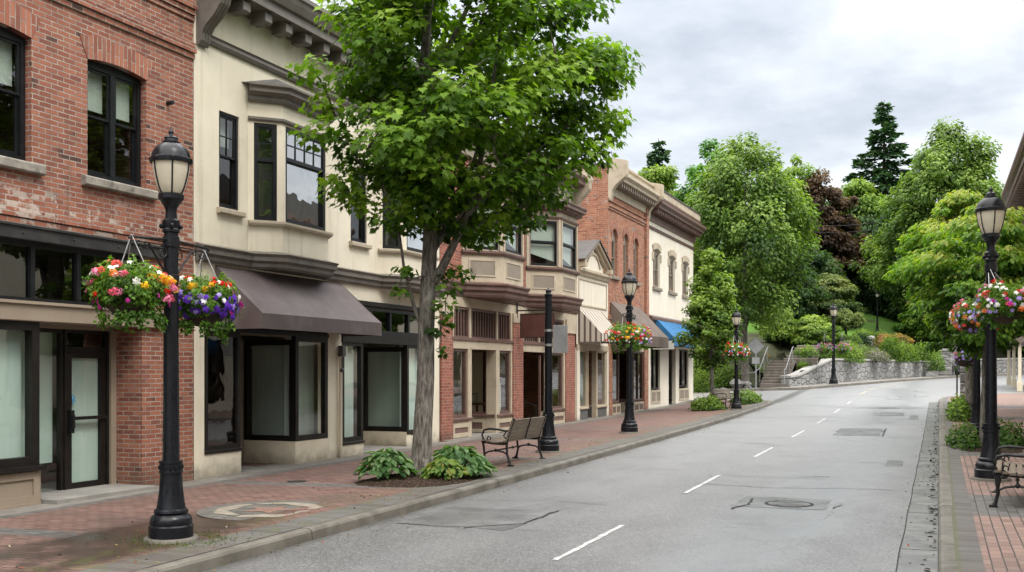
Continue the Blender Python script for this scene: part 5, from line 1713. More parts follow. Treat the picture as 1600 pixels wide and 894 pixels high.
for z, w in ((7.75, .04), (7.84, .08), (8.05, .05), (3.55, .04), (3.64, .07), (3.72, .04)): mb.box(FAC, EY0, EY1 - .5, .001, w, z, z + .075)
mb.build_each('corbel_course', M['brickE'], E_)
def big_cornice(parent, y0, y1, z, m_main, m_dent, up):
    mb = MB(); mb.prof(FAC, [(.002, z - .45), (.06, z - .45), (.06, z), (.5, z + .04), (.5, z + .14), (.62, z + .22), (.62, z + .34), (.3, z + .38), (.3, z + up), (.36, z + up + .04), (.36, z + up + .12), (.002, z + up + .16)], y0, y1)
    c = mb.build('cornice', m_main, parent)
    mb = MB(); u = y0 + .1
    while u < y1 - .15: mb.cbox(FAC, u, u + .13, .062, .42, z - .16, z + .03, .02); u += .3
    mb.build_each('dentil', m_dent, c)
    return c
big_cornice(E_, EY0 + .3, EY1 - .25, 8.75, M['tanC'], M['panel_taupe'], .62)
mb = MB()
for u in (EY0 + .0, EY1 - .28):
    mb.prof(FAC, [(.002, 8.1), (.08, 8.05), (.12, 8.2), (.14, 8.4), (.28, 8.6), (.5, 8.78), (.66, 8.9), (.7, 9.0), (.7, 9.5), (.002, 9.64)], u, u + .3)
mb.build_each('console_bracket', M['tanC'], E_)
shop_window(E_, FAC, 36.98, 38.0, .5, 2.5, -.02, M['brown_trim'], .07, M['glass_dark'], None)
shop_window(E_, FAC, 40.0, 41.45, .5, 2.5, -.02, M['brown_trim'], .07, M['glass_dark'], None, (40.7,))
RE = Fr(-12.4, 39.95, 1, 0); shop_window(E_, RE, 0, 1.0, .5, 2.5, 0, M['brown_trim'], .07, M['glass_dark'], None)
mf, mp_ = MB(), MB()
for a, b in ((36.95, 38.1), (39.95, 41.48)):
    mf.box(FAC, a, b, -.3, .0, -.3, .45); panel(mf, mp_, FAC, a + .04, (a + b) / 2, .05, .42, .002, .07, .02); panel(mf, mp_, FAC, (a + b) / 2, b - .03, .05, .42, .002, .07, .02)
mf.box(RE, 0, 1.049, -.1, 0, -.3, .45)
mf.build_each('stall_riser', M['tanC'], E_); mp_.build_each('panel', M['panel_dark'], E_)
mb = MB(); mb.box(FAC, 36.9, 41.5, -.12, .02, 2.5, 2.8); mb.build('fascia', M['tanC'], E_)
shell(E_, EY0, EY1, 8.7, (3.2,), M['brickE'])
awning('shop_awning', 'taupe brown awning on the orange brick building behind the flower lamp', 36.74, 40.9, 4.3, 3.05, 1.2, .42, M['awning2'])

# ---- F: far cream building -----------------------------------------------------------------
F_ = thing('corner_building', (FX, 46.4, .1), 'cream two-storey corner building with hooded brown windows beside the blue awning', 'building')
FY0, FY1 = 42.12, 50.8
fw_ = [(43.0, 44.15, 5.35, 7.02, .13), (45.75, 46.95, 5.35, 7.02, .13), (48.45, 49.65, 5.35, 7.02, .13)]
gp = [(42.6, 44.2, .5, 2.75), (45.75, 47.1, -.2, 2.75), (47.75, 49.75, .55, 2.75)]
mb = MB(); mb.wall(FAC, FY0, FY1, -.3, 8.3, 0, fw_ + gp, .18); mb.build('wall', M['cream2'], F_, recalc=False)
for o in fw_:
    mb = MB(); arch_band(mb, FAC, o[0], o[1], o[3] - o[4], o[4], .26, .001, .05, .06); mb.box(FAC, o[0] - .2, o[0] - .02, .001, .05, 6.5, 6.82); mb.box(FAC, o[1] + .02, o[1] + .2, .001, .05, 6.5, 6.82); mb.build('window_hood', M['tanC'], F_)
    mb = MB(); mb.cbox(FAC, o[0] - .12, o[1] + .12, -.1, .1, 5.2, 5.34, .015); mb.build('sill', M['panel_taupe'], F_)
    hung_window(F_, FAC, o[0], o[1], o[2], o[3], -.08, cols=2, rise=o[4], frame=M['panel_taupe'], blind=M['curtain'], drop=.2, fw=.08)
mb = MB(); mb.prof(FAC, [(.002, 7.75), (.06, 7.78), (.09, 7.86), (.002, 7.9)], FY0, FY1); mb.build('frieze_moulding', M['brown_trim'], F_)
mb = MB(); mb.prof(FAC, [(.002, 3.7), (.08, 3.72), (.1, 3.8), (.22, 3.9), (.22, 4.0), (.002, 4.1)], FY0, FY1); mb.build('belt_cornice', M['brown_trim'], F_)
big_cornice(F_, FY0, FY1 + .25, 8.55, M['brown_trim'], M['brown_trim'], .5)
mb = MB(); mb.box(FAC, FY0, FY1 + .2, -.3, .31, 9.21, 9.5); mb.build('parapet', M['tanC'], F_)
mb = MB(); mb.box(FAC, FY0, FY1 + .25, -.35, .35, 9.5, 9.56); mb.build_each('parapet_coping', M['greyflash'], F_)
shop_window(F_, FAC, 42.6, 44.2, .9, 2.75, -.08, M['dkbrown_frame'], .08, M['glass_dark'], None, (43.4,))
shop_window(F_, FAC, 47.75, 49.75, .95, 2.75, -.08, M['dkbrown_frame'], .08, M['glass_dark'], None, (48.7,))
shop_window(F_, Fr(-11.9, 0, 0, 1), 45.75, 47.1, -.1, 2.75, 0, M['dkbrown_frame'], .1, M['glass_dark'], None, (46.4,), .08, 'shop_door')
mf, mp_ = MB(), MB()
for a, b in ((42.6, 43.4), (43.4, 44.2), (47.75, 48.75), (48.75, 49.75)): panel(mf, mp_, FAC, a, b, .3, .88, .002, .1, .025)
mf.build_each('stall_riser', M['tanC'], F_); mp_.build_each('panel', M['panel_taupe'], F_)
shell(F_, FY0, FY1, 8.3, (3.2,), M['cream2'])
awning('shop_awning', 'bright blue awning on the far cream corner building', 42.9, 50.6, 4.1, 3.12, .95, .34, M['blue'])
t = thing('small_sign', (-11.2, 42.4, 2.9), 'small blank white sign under the taupe awning by the cream corner building', 'sign')
mb = MB(); mb.xyz(-11.2, -10.3, 42.38, 42.42, 2.62, 2.98); mb.build('board', M['blind'], t); mb = MB(); mb.tube([(-11.34, 42.4, 3.02), (-10.3, 42.4, 3.02)], .02, 6); mb.build('bracket', M['iron'], t)

# ---- G: building on the right, only its cornice shows --------------------------------------
G_ = thing('cornice_building', (2.9, 25, .1), 'pale building at the right edge with a deep brown bracketed cornice', 'building')
GF = Fr(2.9, 0, 0, -1)            # outwards = -x
mb = MB(); mb.wall(GF, -41, 8, -.3, 8.2, 0, [(u, u + 1.2, 5, 7) for u in frange(-39.5, 6, 2.6)] + [(u, u + 2.6, .5, 2.9) for u in frange(-39.5, 4, 3.6)], .15)
mb.poly([(2.9, 41, -.3), (12, 41, -.3), (12, 41, 8.2), (2.9, 41, 8.2)]); mb.poly([(2.9, -8, -.3), (12, -8, -.3), (12, -8, 8.2), (2.9, -8, 8.2)])
mb.build('wall', M['cream2'], G_, recalc=False)
mb = MB(); mb.xyz(3.1, 3.2, -8, 41, -.3, 8.1); mb.build('dark_glazing', M['glass_dark'], G_)
mb = MB(); mb.xyz(3.5, 12, -8, 41, -.3, 8.1); mb.build('building_core', M['dim'], G_)
mb = MB(); mb.prof(GF, [(.002, 6.9), (.1, 6.95), (.16, 7.2), (.16, 7.5), (.2, 7.6), (.66, 7.7), (.66, 7.86), (.74, 7.9), (.8, 8.02), (.8, 8.12), (.002, 8.2)], -41.3, 8)
cn = mb.build('cornice', M['brown_trim'], G_)
mb = MB(); u = -41.1
while u < -20: mb.cbox(GF, u, u + .14, .2, .62, 7.48, 7.68, .02); u += .34
mb.build_each('dentil', M['brown_trim'], cn)
mb = MB(); mb.box(GF, -38.0, 8, -.3, .4, 8.2, 9.1); mb.build('parapet', M['greyflash'], G_)
# ---- H: far shop with canopy ---------------------------------------------------------------
H_ = thing('corner_shop', (5.0, 58, .6), 'small far shop on the right with a dark hipped canopy on posts', 'building')
HF = Fr(4.9, 0, 0, -1)
mb = MB(); mb.wall(HF, -64, -55, .2, 5, 0, [(-63.3, -61.5, 1.1, 3), (-60.5, -58.6, .9, 3), (-58, -56, 1.1, 3)], .15); mb.poly([(4.9, 55, .2), (12, 55, .2), (12, 55, 5), (4.9, 55, 5)]); mb.poly([(4.9, 64, .2), (12, 64, .2), (12, 64, 5), (4.9, 64, 5)])
mb.build('wall', M['cream2'], H_, recalc=False)
mb = MB(); mb.xyz(5.2, 5.3, 55, 64, .2, 4.9); mb.build('dark_glazing', M['glass_dark'], H_)
mb = MB(); mb.prof(HF, [(.002, 3.9), (1.5, 3.25), (1.6, 3.22), (1.6, 3.08), (.002, 3.1)], -64, -55); mb.build('canopy', M['awning2'], H_)
for y in (55.3, 59.5, 63.7):
    mb = MB(); zb = walk_z(3.6, y); mb.xyz(3.55, 3.69, y - .07, y + .07, zb - .1, 3.1); mb.xyz(3.5, 3.74, y - .12, y + .12, zb - .1, zb + .35); mb.build('post', M['cream_low'], H_)
mb = MB(); mb.xyz(4.0, 12, 54, 66, .2, .9); mb.build('base', M['conc'], H_)
# ------------------------------------------------------------------ street lamps
LP = [(.225, .03), (.225, .15), (.21, .165), (.215, .18), (.212, .22), (.195, .255), (.165, .275), (.175, .295), (.17, .315), (.15, .33)]


def lamp_parts(t, x, y, z, lantern=True, h_shaft=3.24, arms=True):
    mb = MB(); mb.lathe(x, y, z, [(.275, -.1), (.275, .02), (.262, .035)], 28); mb.build('footing', M['kerb'], t, smooth=True)
    mb = MB(); mb.lathe(x, y, z, LP, 32)
    mb.lathe(x, y, z, [(.148, .33), (.132, .42), (.12, .52), (.112, .64), (.108, .7)], 32, (.34, .66, .07))
    b = mb.build('base', M['lamp'], t, smooth=35)
    mb = MB(); mb.lathe(x, y, z, [(.108, .695), (.122, .7), (.122, .72), (.114, .725), (.114, .8), (.122, .805), (.122, .825), (.1, .83)], 28)
    for i in range(14):
        a = 2 * PI * i / 14; mb.ball((x + .114 * math.cos(a), y + .114 * math.sin(a), z + .76), .018, 6, 4, (1, 1, 1.5))
    mb.build('base_collar', M['lamp'], t, smooth=35)
    mb = MB(); mb.lathe(x, y, z, [(.086, .82), (.083, 1.2), (.076, 2.2), (.071, h_shaft)], 32, (.9, h_shaft - .12, .075)); mb.build('shaft', M['lamp'], t, smooth=35)
    if not lantern:
        mb = MB(); mb.lathe(x, y, z + h_shaft - 3.24, [(.071, 3.2), (.085, 3.22), (.085, 3.26), (.06, 3.275), (.05, 3.3), (.062, 3.325), (.06, 3.345), (.025, 3.37), (.02, 3.385)], 20); mb.build('finial', M['lamp'], t, smooth=35)
        return
    mb = MB()
    mb.lathe(x, y, z, [(.071, 3.2), (.088, 3.21), (.088, 3.235), (.075, 3.25), (.088, 3.3), (.088, 3.33), (.062, 3.35), (.056, 3.42), (.062, 3.46), (.085, 3.5), (.112, 3.54), (.13, 3.555), (.13, 3.6), (.118, 3.61)], 28)
    for i in range(4):
        a = PI / 4 + i * PI / 2; mb.ball((x + .095 * math.cos(a), y + .095 * math.sin(a), z + 3.27), .028, 6, 5)
    mb.build('capital', M['lamp'], t, smooth=35)
    mb = MB(); G = [(.1, 3.6), (.122, 3.63), (.148, 3.7), (.17, 3.78), (.185, 3.86), (.192, 3.94)]
    mb.lathe(x, y, z, G, 32); gl = mb.build('globe', M['lens'], t, smooth=True)
    mb = MB()
    for i in range(6):
        a = 2 * PI * i / 6 + .26
        mb.tube([(x + (r + .004) * math.cos(a), y + (r + .004) * math.sin(a), z + q) for r, q in G], .0085, 6)
    mb.build('globe_rib', M['lamp'], t, smooth=True)
    mb = MB()
    mb.lathe(x, y, z, [(.18, 3.925), (.212, 3.93), (.216, 3.95), (.216, 3.975), (.2, 3.985), (.196, 4.0), (.19, 4.03), (.172, 4.07), (.145, 4.1), (.11, 4.125), (.085, 4.14)], 36)
    for i in range(8):
        a = 2 * PI * i / 8; mb.ball((x + .212 * math.cos(a), y + .212 * math.sin(a), z + 3.962), .014, 6, 4)
    mb.build('hood', M['lamp'], t, smooth=35)
    mb = MB(); mb.lathe(x, y, z, [(.088, 4.135), (.092, 4.15), (.07, 4.16), (.066, 4.185), (.074, 4.195), (.05, 4.21), (.024, 4.225), (.02, 4.235), (.028, 4.25), (.026, 4.265), (.012, 4.28), (.006, 4.31)], 20); mb.build('finial', M['lamp'], t, smooth=35)
    if arms:
        for s in (-1, 1):
            mb = MB(); k = lambda u, zz: (x, y + s * u, z + zz)
            mb.tube([k(.06, 3.13), k(.58, 3.1), k(.6, 3.08)], .014, 6)
            mb.tube([k(.06, 3.07), k(.57, 3.06)], .008, 5)
            mb.tube([k(.075, 2.76), k(.16, 2.86), k(.33, 3.06)], .012, 6)
            def spiral(cu, cz, r, turns, a0, sg):
                P = []
                for i in range(22):
                    f = i / 21; a = a0 + sg * turns * 2 * PI * f
                    P.append(k(cu + r * (1 - .75 * f) * math.cos(a), cz + r * (1 - .75 * f) * math.sin(a)))
                mb.tube(P, .008, 5)
            spiral(.13, 2.985, .07, 1.3, 1.3, 1); spiral(.47, 3.02, .05, 1.2, 1.9, -1); spiral(.36, 3.03, .035, 1.1, 1.9, -1)
            mb.tube([k(.58, 3.1), k(.58, 3.03)], .01, 5)
            mb.build('bracket_arm', M['iron'], t, smooth=True)
            mb = MB(); mb.lathe(x, y, z, [(.078, 2.7), (.084, 2.705), (.084, 2.76), (.078, 2.765)], 20); mb.lathe(x, y, z, [(.078, 3.05), (.086, 3.055), (.086, 3.16), (.078, 3.165)], 20)
            if s > 0: mb.build_each('clamp_band', M['lamp'], t, smooth=35)


LG = 'black street lamps along the pavements'
lx, ly = -7.4, 8.5
L1 = thing('street_lamp', (lx, ly, walk_z(lx, ly)), 'tall black lamp post carrying two flower baskets in front of the orange brick shop', 'street lamp', LG)
lamp_parts(L1, lx, ly, walk_z(lx, ly))
def lamp(x, y, label, rz=0, sc=None, zz=None):
    o = copy_tree(L1, None, (x, y, walk_z(x, y) if zz is None else zz), rz, sc); o['label'] = label
    return o
L2 = lamp(-7.5, 26.0, 'black lamp post with one red and yellow flower cluster before the striped awning shop')
L3 = lamp(-6.92, 38.2, 'black lamp post beside the far bench at the pavement corner', 0, .87)
L4 = lamp(-5.55, 61.0, 'far black lamp post with pink flowers against the stone wall', .27, 1.08, road_z(-5.6, 61) + .12)
R1 = lamp(.74, 17.4, 'black lamp post with orange and purple flower baskets on the right pavement', .5, 1.05)
R2 = lamp(.84, 27.0, 'black lamp post half hidden behind the near right lamp post', 0)
gz = hill_z(-4.66, 89)
L5 = lamp(-4.66, 89, 'slender lamp post standing on the lawn of the hillside garden', 0, .8, gz)
for L_ in (R1, R2, L5):
    for ch in list(L_.children):
        if ch.name.startswith('bracket_arm'): bpy.data.objects.remove(ch)
# post without a lantern
px_, py_ = -7.45, 19.83
P1 = thing('black_post', (px_, py_, walk_z(px_, py_)), 'plain black fluted post without a lantern beside the near bench', 'post')
lamp_parts(P1, px_, py_, walk_z(px_, py_), False)
mb = MB(); zz = walk_z(px_, py_); mb.xyz(px_ + .1, px_ + .42, py_ - .008, py_ + .004, zz + 2.05, zz + 2.62); sp = mb.build('sign_plate', M['greysign'], P1, bevel=.004)
mb = MB()
for q in (2.2, 2.5): mb.xyz(px_ + .0, px_ + .12, py_ + .005, py_ + .03, zz + q, zz + q + .03)
mb.lathe(px_, py_, zz, [(.08, 2.19), (.083, 2.19), (.083, 2.24), (.08, 2.24)], 16); mb.lathe(px_, py_, zz, [(.08, 2.49), (.083, 2.49), (.083, 2.54), (.08, 2.54)], 16)
mb.build('strap', M['steel'], sp)

# ------------------------------------------------------------------ flower baskets
FC = dict(red=(.72, .012, .012), coral=(.82, .13, .1), pink=(.78, .25, .4), rose=(.75, .12, .2), yellow=(.85, .5, .02), white=(.84, .83, .78), purple=(.12, .03, .42), lilac=(.42, .33, .72), orange=(.86, .24, .06), magenta=(.55, .03, .32))
GREEN_B = [(.022, .05, .008), (.05, .115, .014), (.1, .2, .025), (.15, .24, .04)]


def basket(name, label, x, y, z, r, cols, seed, leaves=3000, lsz=.048, hang=.62, apex=(0, 0), group='hanging flower baskets'):
    """cols: list of (colour name, kind, count, zone(a0,a1,z0,z1))"""
    rng = np.random.default_rng(seed)
    t = thing(name, (x, y, z), label, 'flower basket', group)
    mb = MB(); mb.lathe(x, y, z, [(.04, -.22), (.16, -.19), (.23, -.1), (.26, .0), (.27, .02), (.22, .02)], 20); mb.build('basket_bowl', M['basket'], t, smooth=True)
    mb = MB()
    for k in range(3):
        a = 2 * PI * k / 3 + .5
        mb.tube([(x + .26 * math.cos(a), y + .26 * math.sin(a), z + .02), (x + apex[0], y + apex[1], z + hang)], .006, 5)
    mb.build('chain', M['chain'], t)
    # foliage: lumpy dome above, ragged skirt and trailing shoots below
    n = leaves
    th = rng.random(n) * 2 * PI; ph = rng.uniform(-.75, 1, n) ; ph = np.sign(ph) * np.abs(ph) ** .85
    lob = 1 + .13 * np.sin(3 * th + seed) + .1 * np.sin(5 * th + 2 * ph * 3) + .08 * np.sin(9 * th - 4 * ph)
    R = r * lob * (rng.random(n) ** .22)
    cz = np.sqrt(np.maximum(0, 1 - (np.clip(ph, -1, 1) * .92) ** 2))
    hh = np.where(ph > 0, .8, .62)
    pos = np.stack([x + R * cz * np.cos(th), y + R * cz * np.sin(th), z + .06 + R * ph * hh], 1)
    nrm = np.stack([np.cos(th) * cz, np.sin(th) * cz, ph + .5], 1) + rng.normal(size=(n, 3)) * .5
    dirn = np.stack([np.cos(th), np.sin(th), -.4 + 0 * th], 1) + rng.normal(size=(n, 3)) * .6
    tt = np.clip(.52 + .3 * ph + .25 * np.sin(4 * th + seed) * (ph < .6) + rng.normal(0, .18, n), 0, 1)
    # trailing shoots
    m = int(n * .14); sa = rng.random(26) * 2 * PI; sl2 = rng.uniform(.02, .26, 26) * (rng.random(26) ** .8); si = rng.integers(0, 26, m); q = rng.random(m)
    tp = np.stack([x + (r * .82 + rng.normal(0, .03, m)) * np.cos(sa[si]) + .06 * q * np.cos(sa[si] * 3), y + (r * .82 + rng.normal(0, .03, m)) * np.sin(sa[si]), z - .14 - q * sl2[si] - .06 * rng.random(m)], 1)
    pos = np.concatenate([pos, tp]); nrm = np.concatenate([nrm, np.stack([np.cos(sa[si]), np.sin(sa[si]), .5 + 0 * q], 1) + rng.normal(size=(m, 3)) * .6]); dirn = np.concatenate([dirn, np.tile([0, 0, -1.0], (m, 1)) + rng.normal(size=(m, 3)) * .5])
    tt = np.concatenate([tt, np.clip(rng.normal(.38, .2, m), 0, 1)])
    pal = np.array(GREEN_B); k = tt * 3; i0 = np.minimum(k.astype(int), 2); f = (k - i0)[:, None]
    col = (pal[i0] * (1 - f) + pal[i0 + 1] * f) * rng.uniform(.8, 1.2, (len(pos), 1))
    leaves_obj('foliage', pos, nrm, dirn, lsz * rng.uniform(.6, 1.2, len(pos)), col, M['leaf'], t, LEAF_RHOMB)
    # blossoms, one part per colour
    for cname, kind, cnt, (a0, a1, z0, z1) in cols:
        c = np.array(FC[cname]); PP, NN, DD, SS, CC = [], [], [], [], []
        for _ in range(cnt):
            a = rng.uniform(a0, a1); e = rng.uniform(z0, z1)
            ce = math.sqrt(max(0, 1 - e * e)); rr = r * rng.uniform(.97, 1.16)
            dv = np.array([math.cos(a) * ce, math.sin(a) * ce, e])
            p0 = np.array([x, y, z + .06]) + dv * rr * np.array([1, 1, .82])
            if kind == 'head':
                s = rng.uniform(.034, .056); nn = 34
                d = unit(rng.normal(size=(nn, 3)) + dv * .5)
                PP.append(p0 + d * s * rng.uniform(.5, 1, (nn, 1)) * np.array([1, 1, .75])); NN.append(d); DD.append(np.cross(d, rng.normal(size=(nn, 3)))); SS.append(np.full(nn, s * .62)); CC.append(c[None] * rng.uniform(.72, 1.2, (nn, 1)))
            else:
                s = rng.uniform(.022, .036); nn = 6
                nv = unit((dv + rng.normal(size=3) * .3 + np.array([0, 0, .15]))[None])[0]
                u_ = unit(np.cross(nv, [0, 0, 1.0])[None])[0]; v_ = np.cross(nv, u_)
                an = np.arange(nn) * 2 * PI / nn + rng.random()
                dd_ = np.cos(an)[:, None] * u_ + np.sin(an)[:, None] * v_
                PP.append(np.tile(p0 + nv * .02, (nn, 1)) - dd_ * .002); NN.append(np.tile(nv, (nn, 1)) + dd_ * .15); DD.append(dd_); SS.append(np.full(nn, s * 1.35)); CC.append(c[None] * rng.uniform(.85, 1.15, (nn, 1)))
        o = leaves_obj('blossom', np.concatenate(PP), np.concatenate(NN), np.concatenate(DD), np.concatenate(SS), np.clip(np.concatenate(CC), 0, .95), M['petal'], t, LEAF_OVAL if kind != 'head' else LEAF_RHOMB)
        o['label'] = cname + (' rounded flower heads' if kind == 'head' else ' open trumpet flowers')
    return t


Z1 = walk_z(lx, ly)
ALL = (-2.6, .9)         # the street and camera side
basket('hanging_flower_basket', 'basket of coral and pink geraniums with yellow blooms left of the nearest lamp post', lx, ly - .57, Z1 + 2.5, .36,
       [('red', 'head', 3, (-2.4, .6, -.3, .8)), ('coral', 'head', 9, (-3.1, 1.2, .35, .98)), ('rose', 'head', 5, (-2.8, .9, -.3, .5)), ('pink', 'head', 9, (-3, .8, -.45, .6)), ('yellow', 'head', 8, (-1.0, .9, -.05, .55)), ('orange', 'head', 4, (-1.4, .7, .2, .6)),
        ('white', 'trumpet', 16, (-3, .9, .0, .85)), ('magenta', 'trumpet', 8, (-3, .9, -.7, .2))], 3, 4200)
basket('hanging_flower_basket', 'basket of purple petunias topped by red geraniums right of the nearest lamp post', lx, ly + .52, Z1 + 2.46, .34,
       [('red', 'head', 6, (-2.6, 1.8, .55, .95)), ('yellow', 'head', 4, (-1.8, -.6, .35, .6)), ('purple', 'trumpet', 70, (-2.2, 1.3, -.6, .15)), ('lilac', 'trumpet', 22, (-2.4, 1.5, -.6, .3)), ('white', 'trumpet', 14, (-2.6, 1, -.2, .8)), ('pink', 'head', 5, (-2.9, -1.6, -.1, .5)), ('magenta', 'trumpet', 12, (.2, 1.8, -.6, .4))], 5, 3800)
Z2 = walk_z(-7.5, 26)
basket('hanging_flower_basket', 'basket of red and yellow flowers left of the lamp post before the striped awning', -7.5, 25.45, Z2 + 2.46, .42,
       [('red', 'head', 16, (-3, 1, -.3, .95)), ('yellow', 'head', 10, (-2, 1, -.2, .6)), ('coral', 'head', 8, (-3, 1, -.4, .8)), ('white', 'trumpet', 20, (-2, 1, -.5, .4))], 8, 1600, .06)
basket('hanging_flower_basket', 'basket of purple and red flowers right of the lamp post before the striped awning', -7.5, 26.55, Z2 + 2.46, .42,
       [('red', 'head', 16, (-3, 2, .0, .95)), ('lilac', 'trumpet', 30, (-2, 1, -.5, .5)), ('yellow', 'head', 6, (-2, 1, -.2, .6)), ('magenta', 'trumpet', 20, (-1, 1, -.5, .6)), ('white', 'trumpet', 20, (-2, 1, -.5, .7))], 9, 1600, .06)
Z3 = walk_z(-6.92, 38.2)
basket('hanging_flower_basket', 'red and purple flower basket nearer the road on the far bench lamp post', -6.92, 37.7, Z3 + 2.1, .36, [('red', 'head', 22, (-3, 2, -.4, .95)), ('rose', 'head', 10, (-3, 2, -.5, .8)), ('white', 'trumpet', 20, (-2, 1, -.5, .5)), ('lilac', 'trumpet', 16, (-2, 1, -.5, .5))], 12, 900, .08)
basket('hanging_flower_basket', 'red flower basket behind the far bench lamp post', -6.92, 38.7, Z3 + 2.1, .36, [('red', 'head', 18, (-3, 2, -.4, .95)), ('white', 'trumpet', 20, (-2, 1, -.5, .5)), ('coral', 'head', 8, (-3, 2, -.4, .95))], 13, 900, .08)
Z4 = road_z(-5.6, 61) + .12
for s, lb in ((-1, 'pink and lilac flower basket left of the lamp post at the stone wall'), (1, 'pink and lilac flower basket right of the lamp post at the stone wall')):
    basket('hanging_flower_basket', lb, -5.55 + .46 * s, 61.0 + .2 * s, Z4 + 1.95, .44, [('pink', 'head', 26, (-3.1, 3.1, -.1, .95)), ('lilac', 'head', 18, (-3.1, 3.1, -.3, .8)), ('magenta', 'head', 8, (-3.1, 3.1, -.3, .8))], 15 + s, 700, .08, 1.0)
Z5 = walk_z(.74, 17.4)
basket('hanging_flower_basket', 'basket of orange and violet trailing flowers left of the near right lamp post', .74 - .2, 17.4 + .42, Z5 + 2.48, .33, [('orange', 'head', 18, (-4, 0, -.5, .6)), ('coral', 'head', 12, (-4, 0, -.7, .6)), ('lilac', 'trumpet', 60, (-3, 1, -.9, .2)), ('pink', 'head', 8, (-4, 0, .3, .9)), ('red', 'head', 3, (-3, 0, .5, .95)), ('white', 'trumpet', 16, (-3, 1, -.3, .7))], 21, 2000, .05, .8, (.26, -.46))
basket('hanging_flower_basket', 'basket of red, orange and white flowers in front of the near right lamp post', .74 + .2, 17.4 - .45, Z5 + 2.6, .42, [('red', 'head', 9, (-3, 1, .3, .95)), ('orange', 'head', 10, (-3, 1, -.4, .6)), ('white', 'trumpet', 40, (-3, 1, -.2, .8)), ('pink', 'head', 8, (-3, 1, .1, .8)), ('lilac', 'trumpet', 30, (-3, 1, -.6, .2)), ('magenta', 'trumpet', 8, (-3, 1, -.2, .6)), ('coral', 'head', 6, (-3, 1, -.3, .8))], 22, 3000, .05, .72, (-.24, .45))
Z6 = walk_z(.84, 27)
basket('hanging_flower_basket', 'small lilac flower basket left of the half hidden right lamp post', .62, 27.5, Z6 + 1.9, .26, [('lilac', 'trumpet', 50, (-4, 1, -.8, .8)), ('pink', 'head', 8, (-3, 1, -.6, .9))], 25, 900, .05, 1.1)

# ------------------------------------------------------------------ benches
def bench_parts(t, x, y, z, L=1.7):
    """faces -x; back at +x; length along y"""
    for s in (-1, 1):
        yy = y + s * (L / 2 - .06); k = lambda a, b: (x + a, yy, z + b)
        mb = MB()
        mb.tube([k(-.52, .015), k(-.5, .05), k(-.47, .18), k(-.485, .32), k(-.5, .42)], [.034, .024, .021, .021, .024], 8)
        mb.tube([k(.03, .015), k(.02, .05), k(-.03, .2), k(-.04, .36), k(-.02, .5), k(.06, .72), k(.1, .82)], [.034, .024, .021, .023, .023, .021, .018], 8)
        mb.tube([k(-.5, .42), k(-.3, .395), k(-.1, .39), k(-.03, .4)], .022, 8)
        mb.tube([k(-.48, .44), k(-.52, .54), k(-.48, .63), k(-.38, .655), k(-.2, .645), k(-.06, .62), k(.03, .63)], [.018, .017, .018, .02, .02, .018, .016], 8)
        mb.tube([k(-.48, .2), k(-.4, .245), k(-.25, .27), k(-.1, .245), k(-.03, .2)], .016, 7)
        mb.tube([k(-.38, .43), k(-.42, .47), k(-.4, .52), k(-.35, .5), k(-.36, .46)], .012, 6)
        mb.tube([k(-.05, .6), k(-.1, .54), k(-.06, .49)], .012, 6)
        mb.ball(k(-.25, .272), .032, 8, 6); mb.ball(k(.1, .83), .028, 8, 6); mb.ball(k(-.5, .42), .034, 8, 6)
        for a in (-.525, .035): mb.xyz(x + a - .05, x + a + .05, yy - .035, yy + .035, z - .01, z + .022)
        mb.build('end_frame', M['iron'], t, smooth=True)
    mb = MB(); mb.tube([(x - .25, y - L / 2 + .06, z + .272), (x - .25, y + L / 2 - .06, z + .272)], .014, 8); mb.ball((x - .25, y, z + .272), .026, 8, 6); mb.build('stretcher', M['iron'], t, smooth=True)
    F0 = Fr(x, y - L / 2, 0, 1, z)
    mb = MB()
    for i in range(6):
        a = -.5 + i * .082; zz = .435 - .035 * math.sin(i / 5 * PI * .9)
        mb.cbox(F0, .0, L, a, a + .066, zz, zz + .028, .006)
    mb.build('seat', M['wood'], t)
    mb = MB()
    for i in range(5):
        f = i / 4; w0 = -.02 + .1 * f; zz = .49 + .3 * f
        P = []
        for u in (0, L): P += [F0.p(u, w0 - .02, zz - .028), F0.p(u, w0 + .004, zz - .034), F0.p(u, w0 + .024, zz + .028), F0.p(u, w0, zz + .034)]
        mb.add(P, [(0, 1, 2, 3), (7, 6, 5, 4), (0, 4, 5, 1), (1, 5, 6, 2), (2, 6, 7, 3), (3, 7, 4, 0)])
    bk = mb.build('backrest', M['wood'], t)
    mb = MB(); mb.tube([F0.p(L / 2, .0, .44), F0.p(L / 2, .03, .55), F0.p(L / 2, .115, .83)], .012, 6); mb.build('back_strap', M['iron'], bk)


bx, by = -7.05, 17.55
N1 = thing('park_bench', (bx, by, walk_z(bx, by)), 'wooden slat bench with black iron ends beside the plain black post', 'bench', 'iron and wood street benches')
bench_parts(N1, bx, by, walk_z(bx, by))
o = copy_tree(N1, None, (-7.7, 39.6, walk_z(-7.7, 39.6)), PI * .93, .9); o['label'] = 'far wooden bench by the lamp post at the pavement corner'
o = copy_tree(N1, None, (1.2, 14.9, walk_z(1.3, 14.9)), -.06); o['label'] = 'iron and wood bench cut by the right edge of the picture'
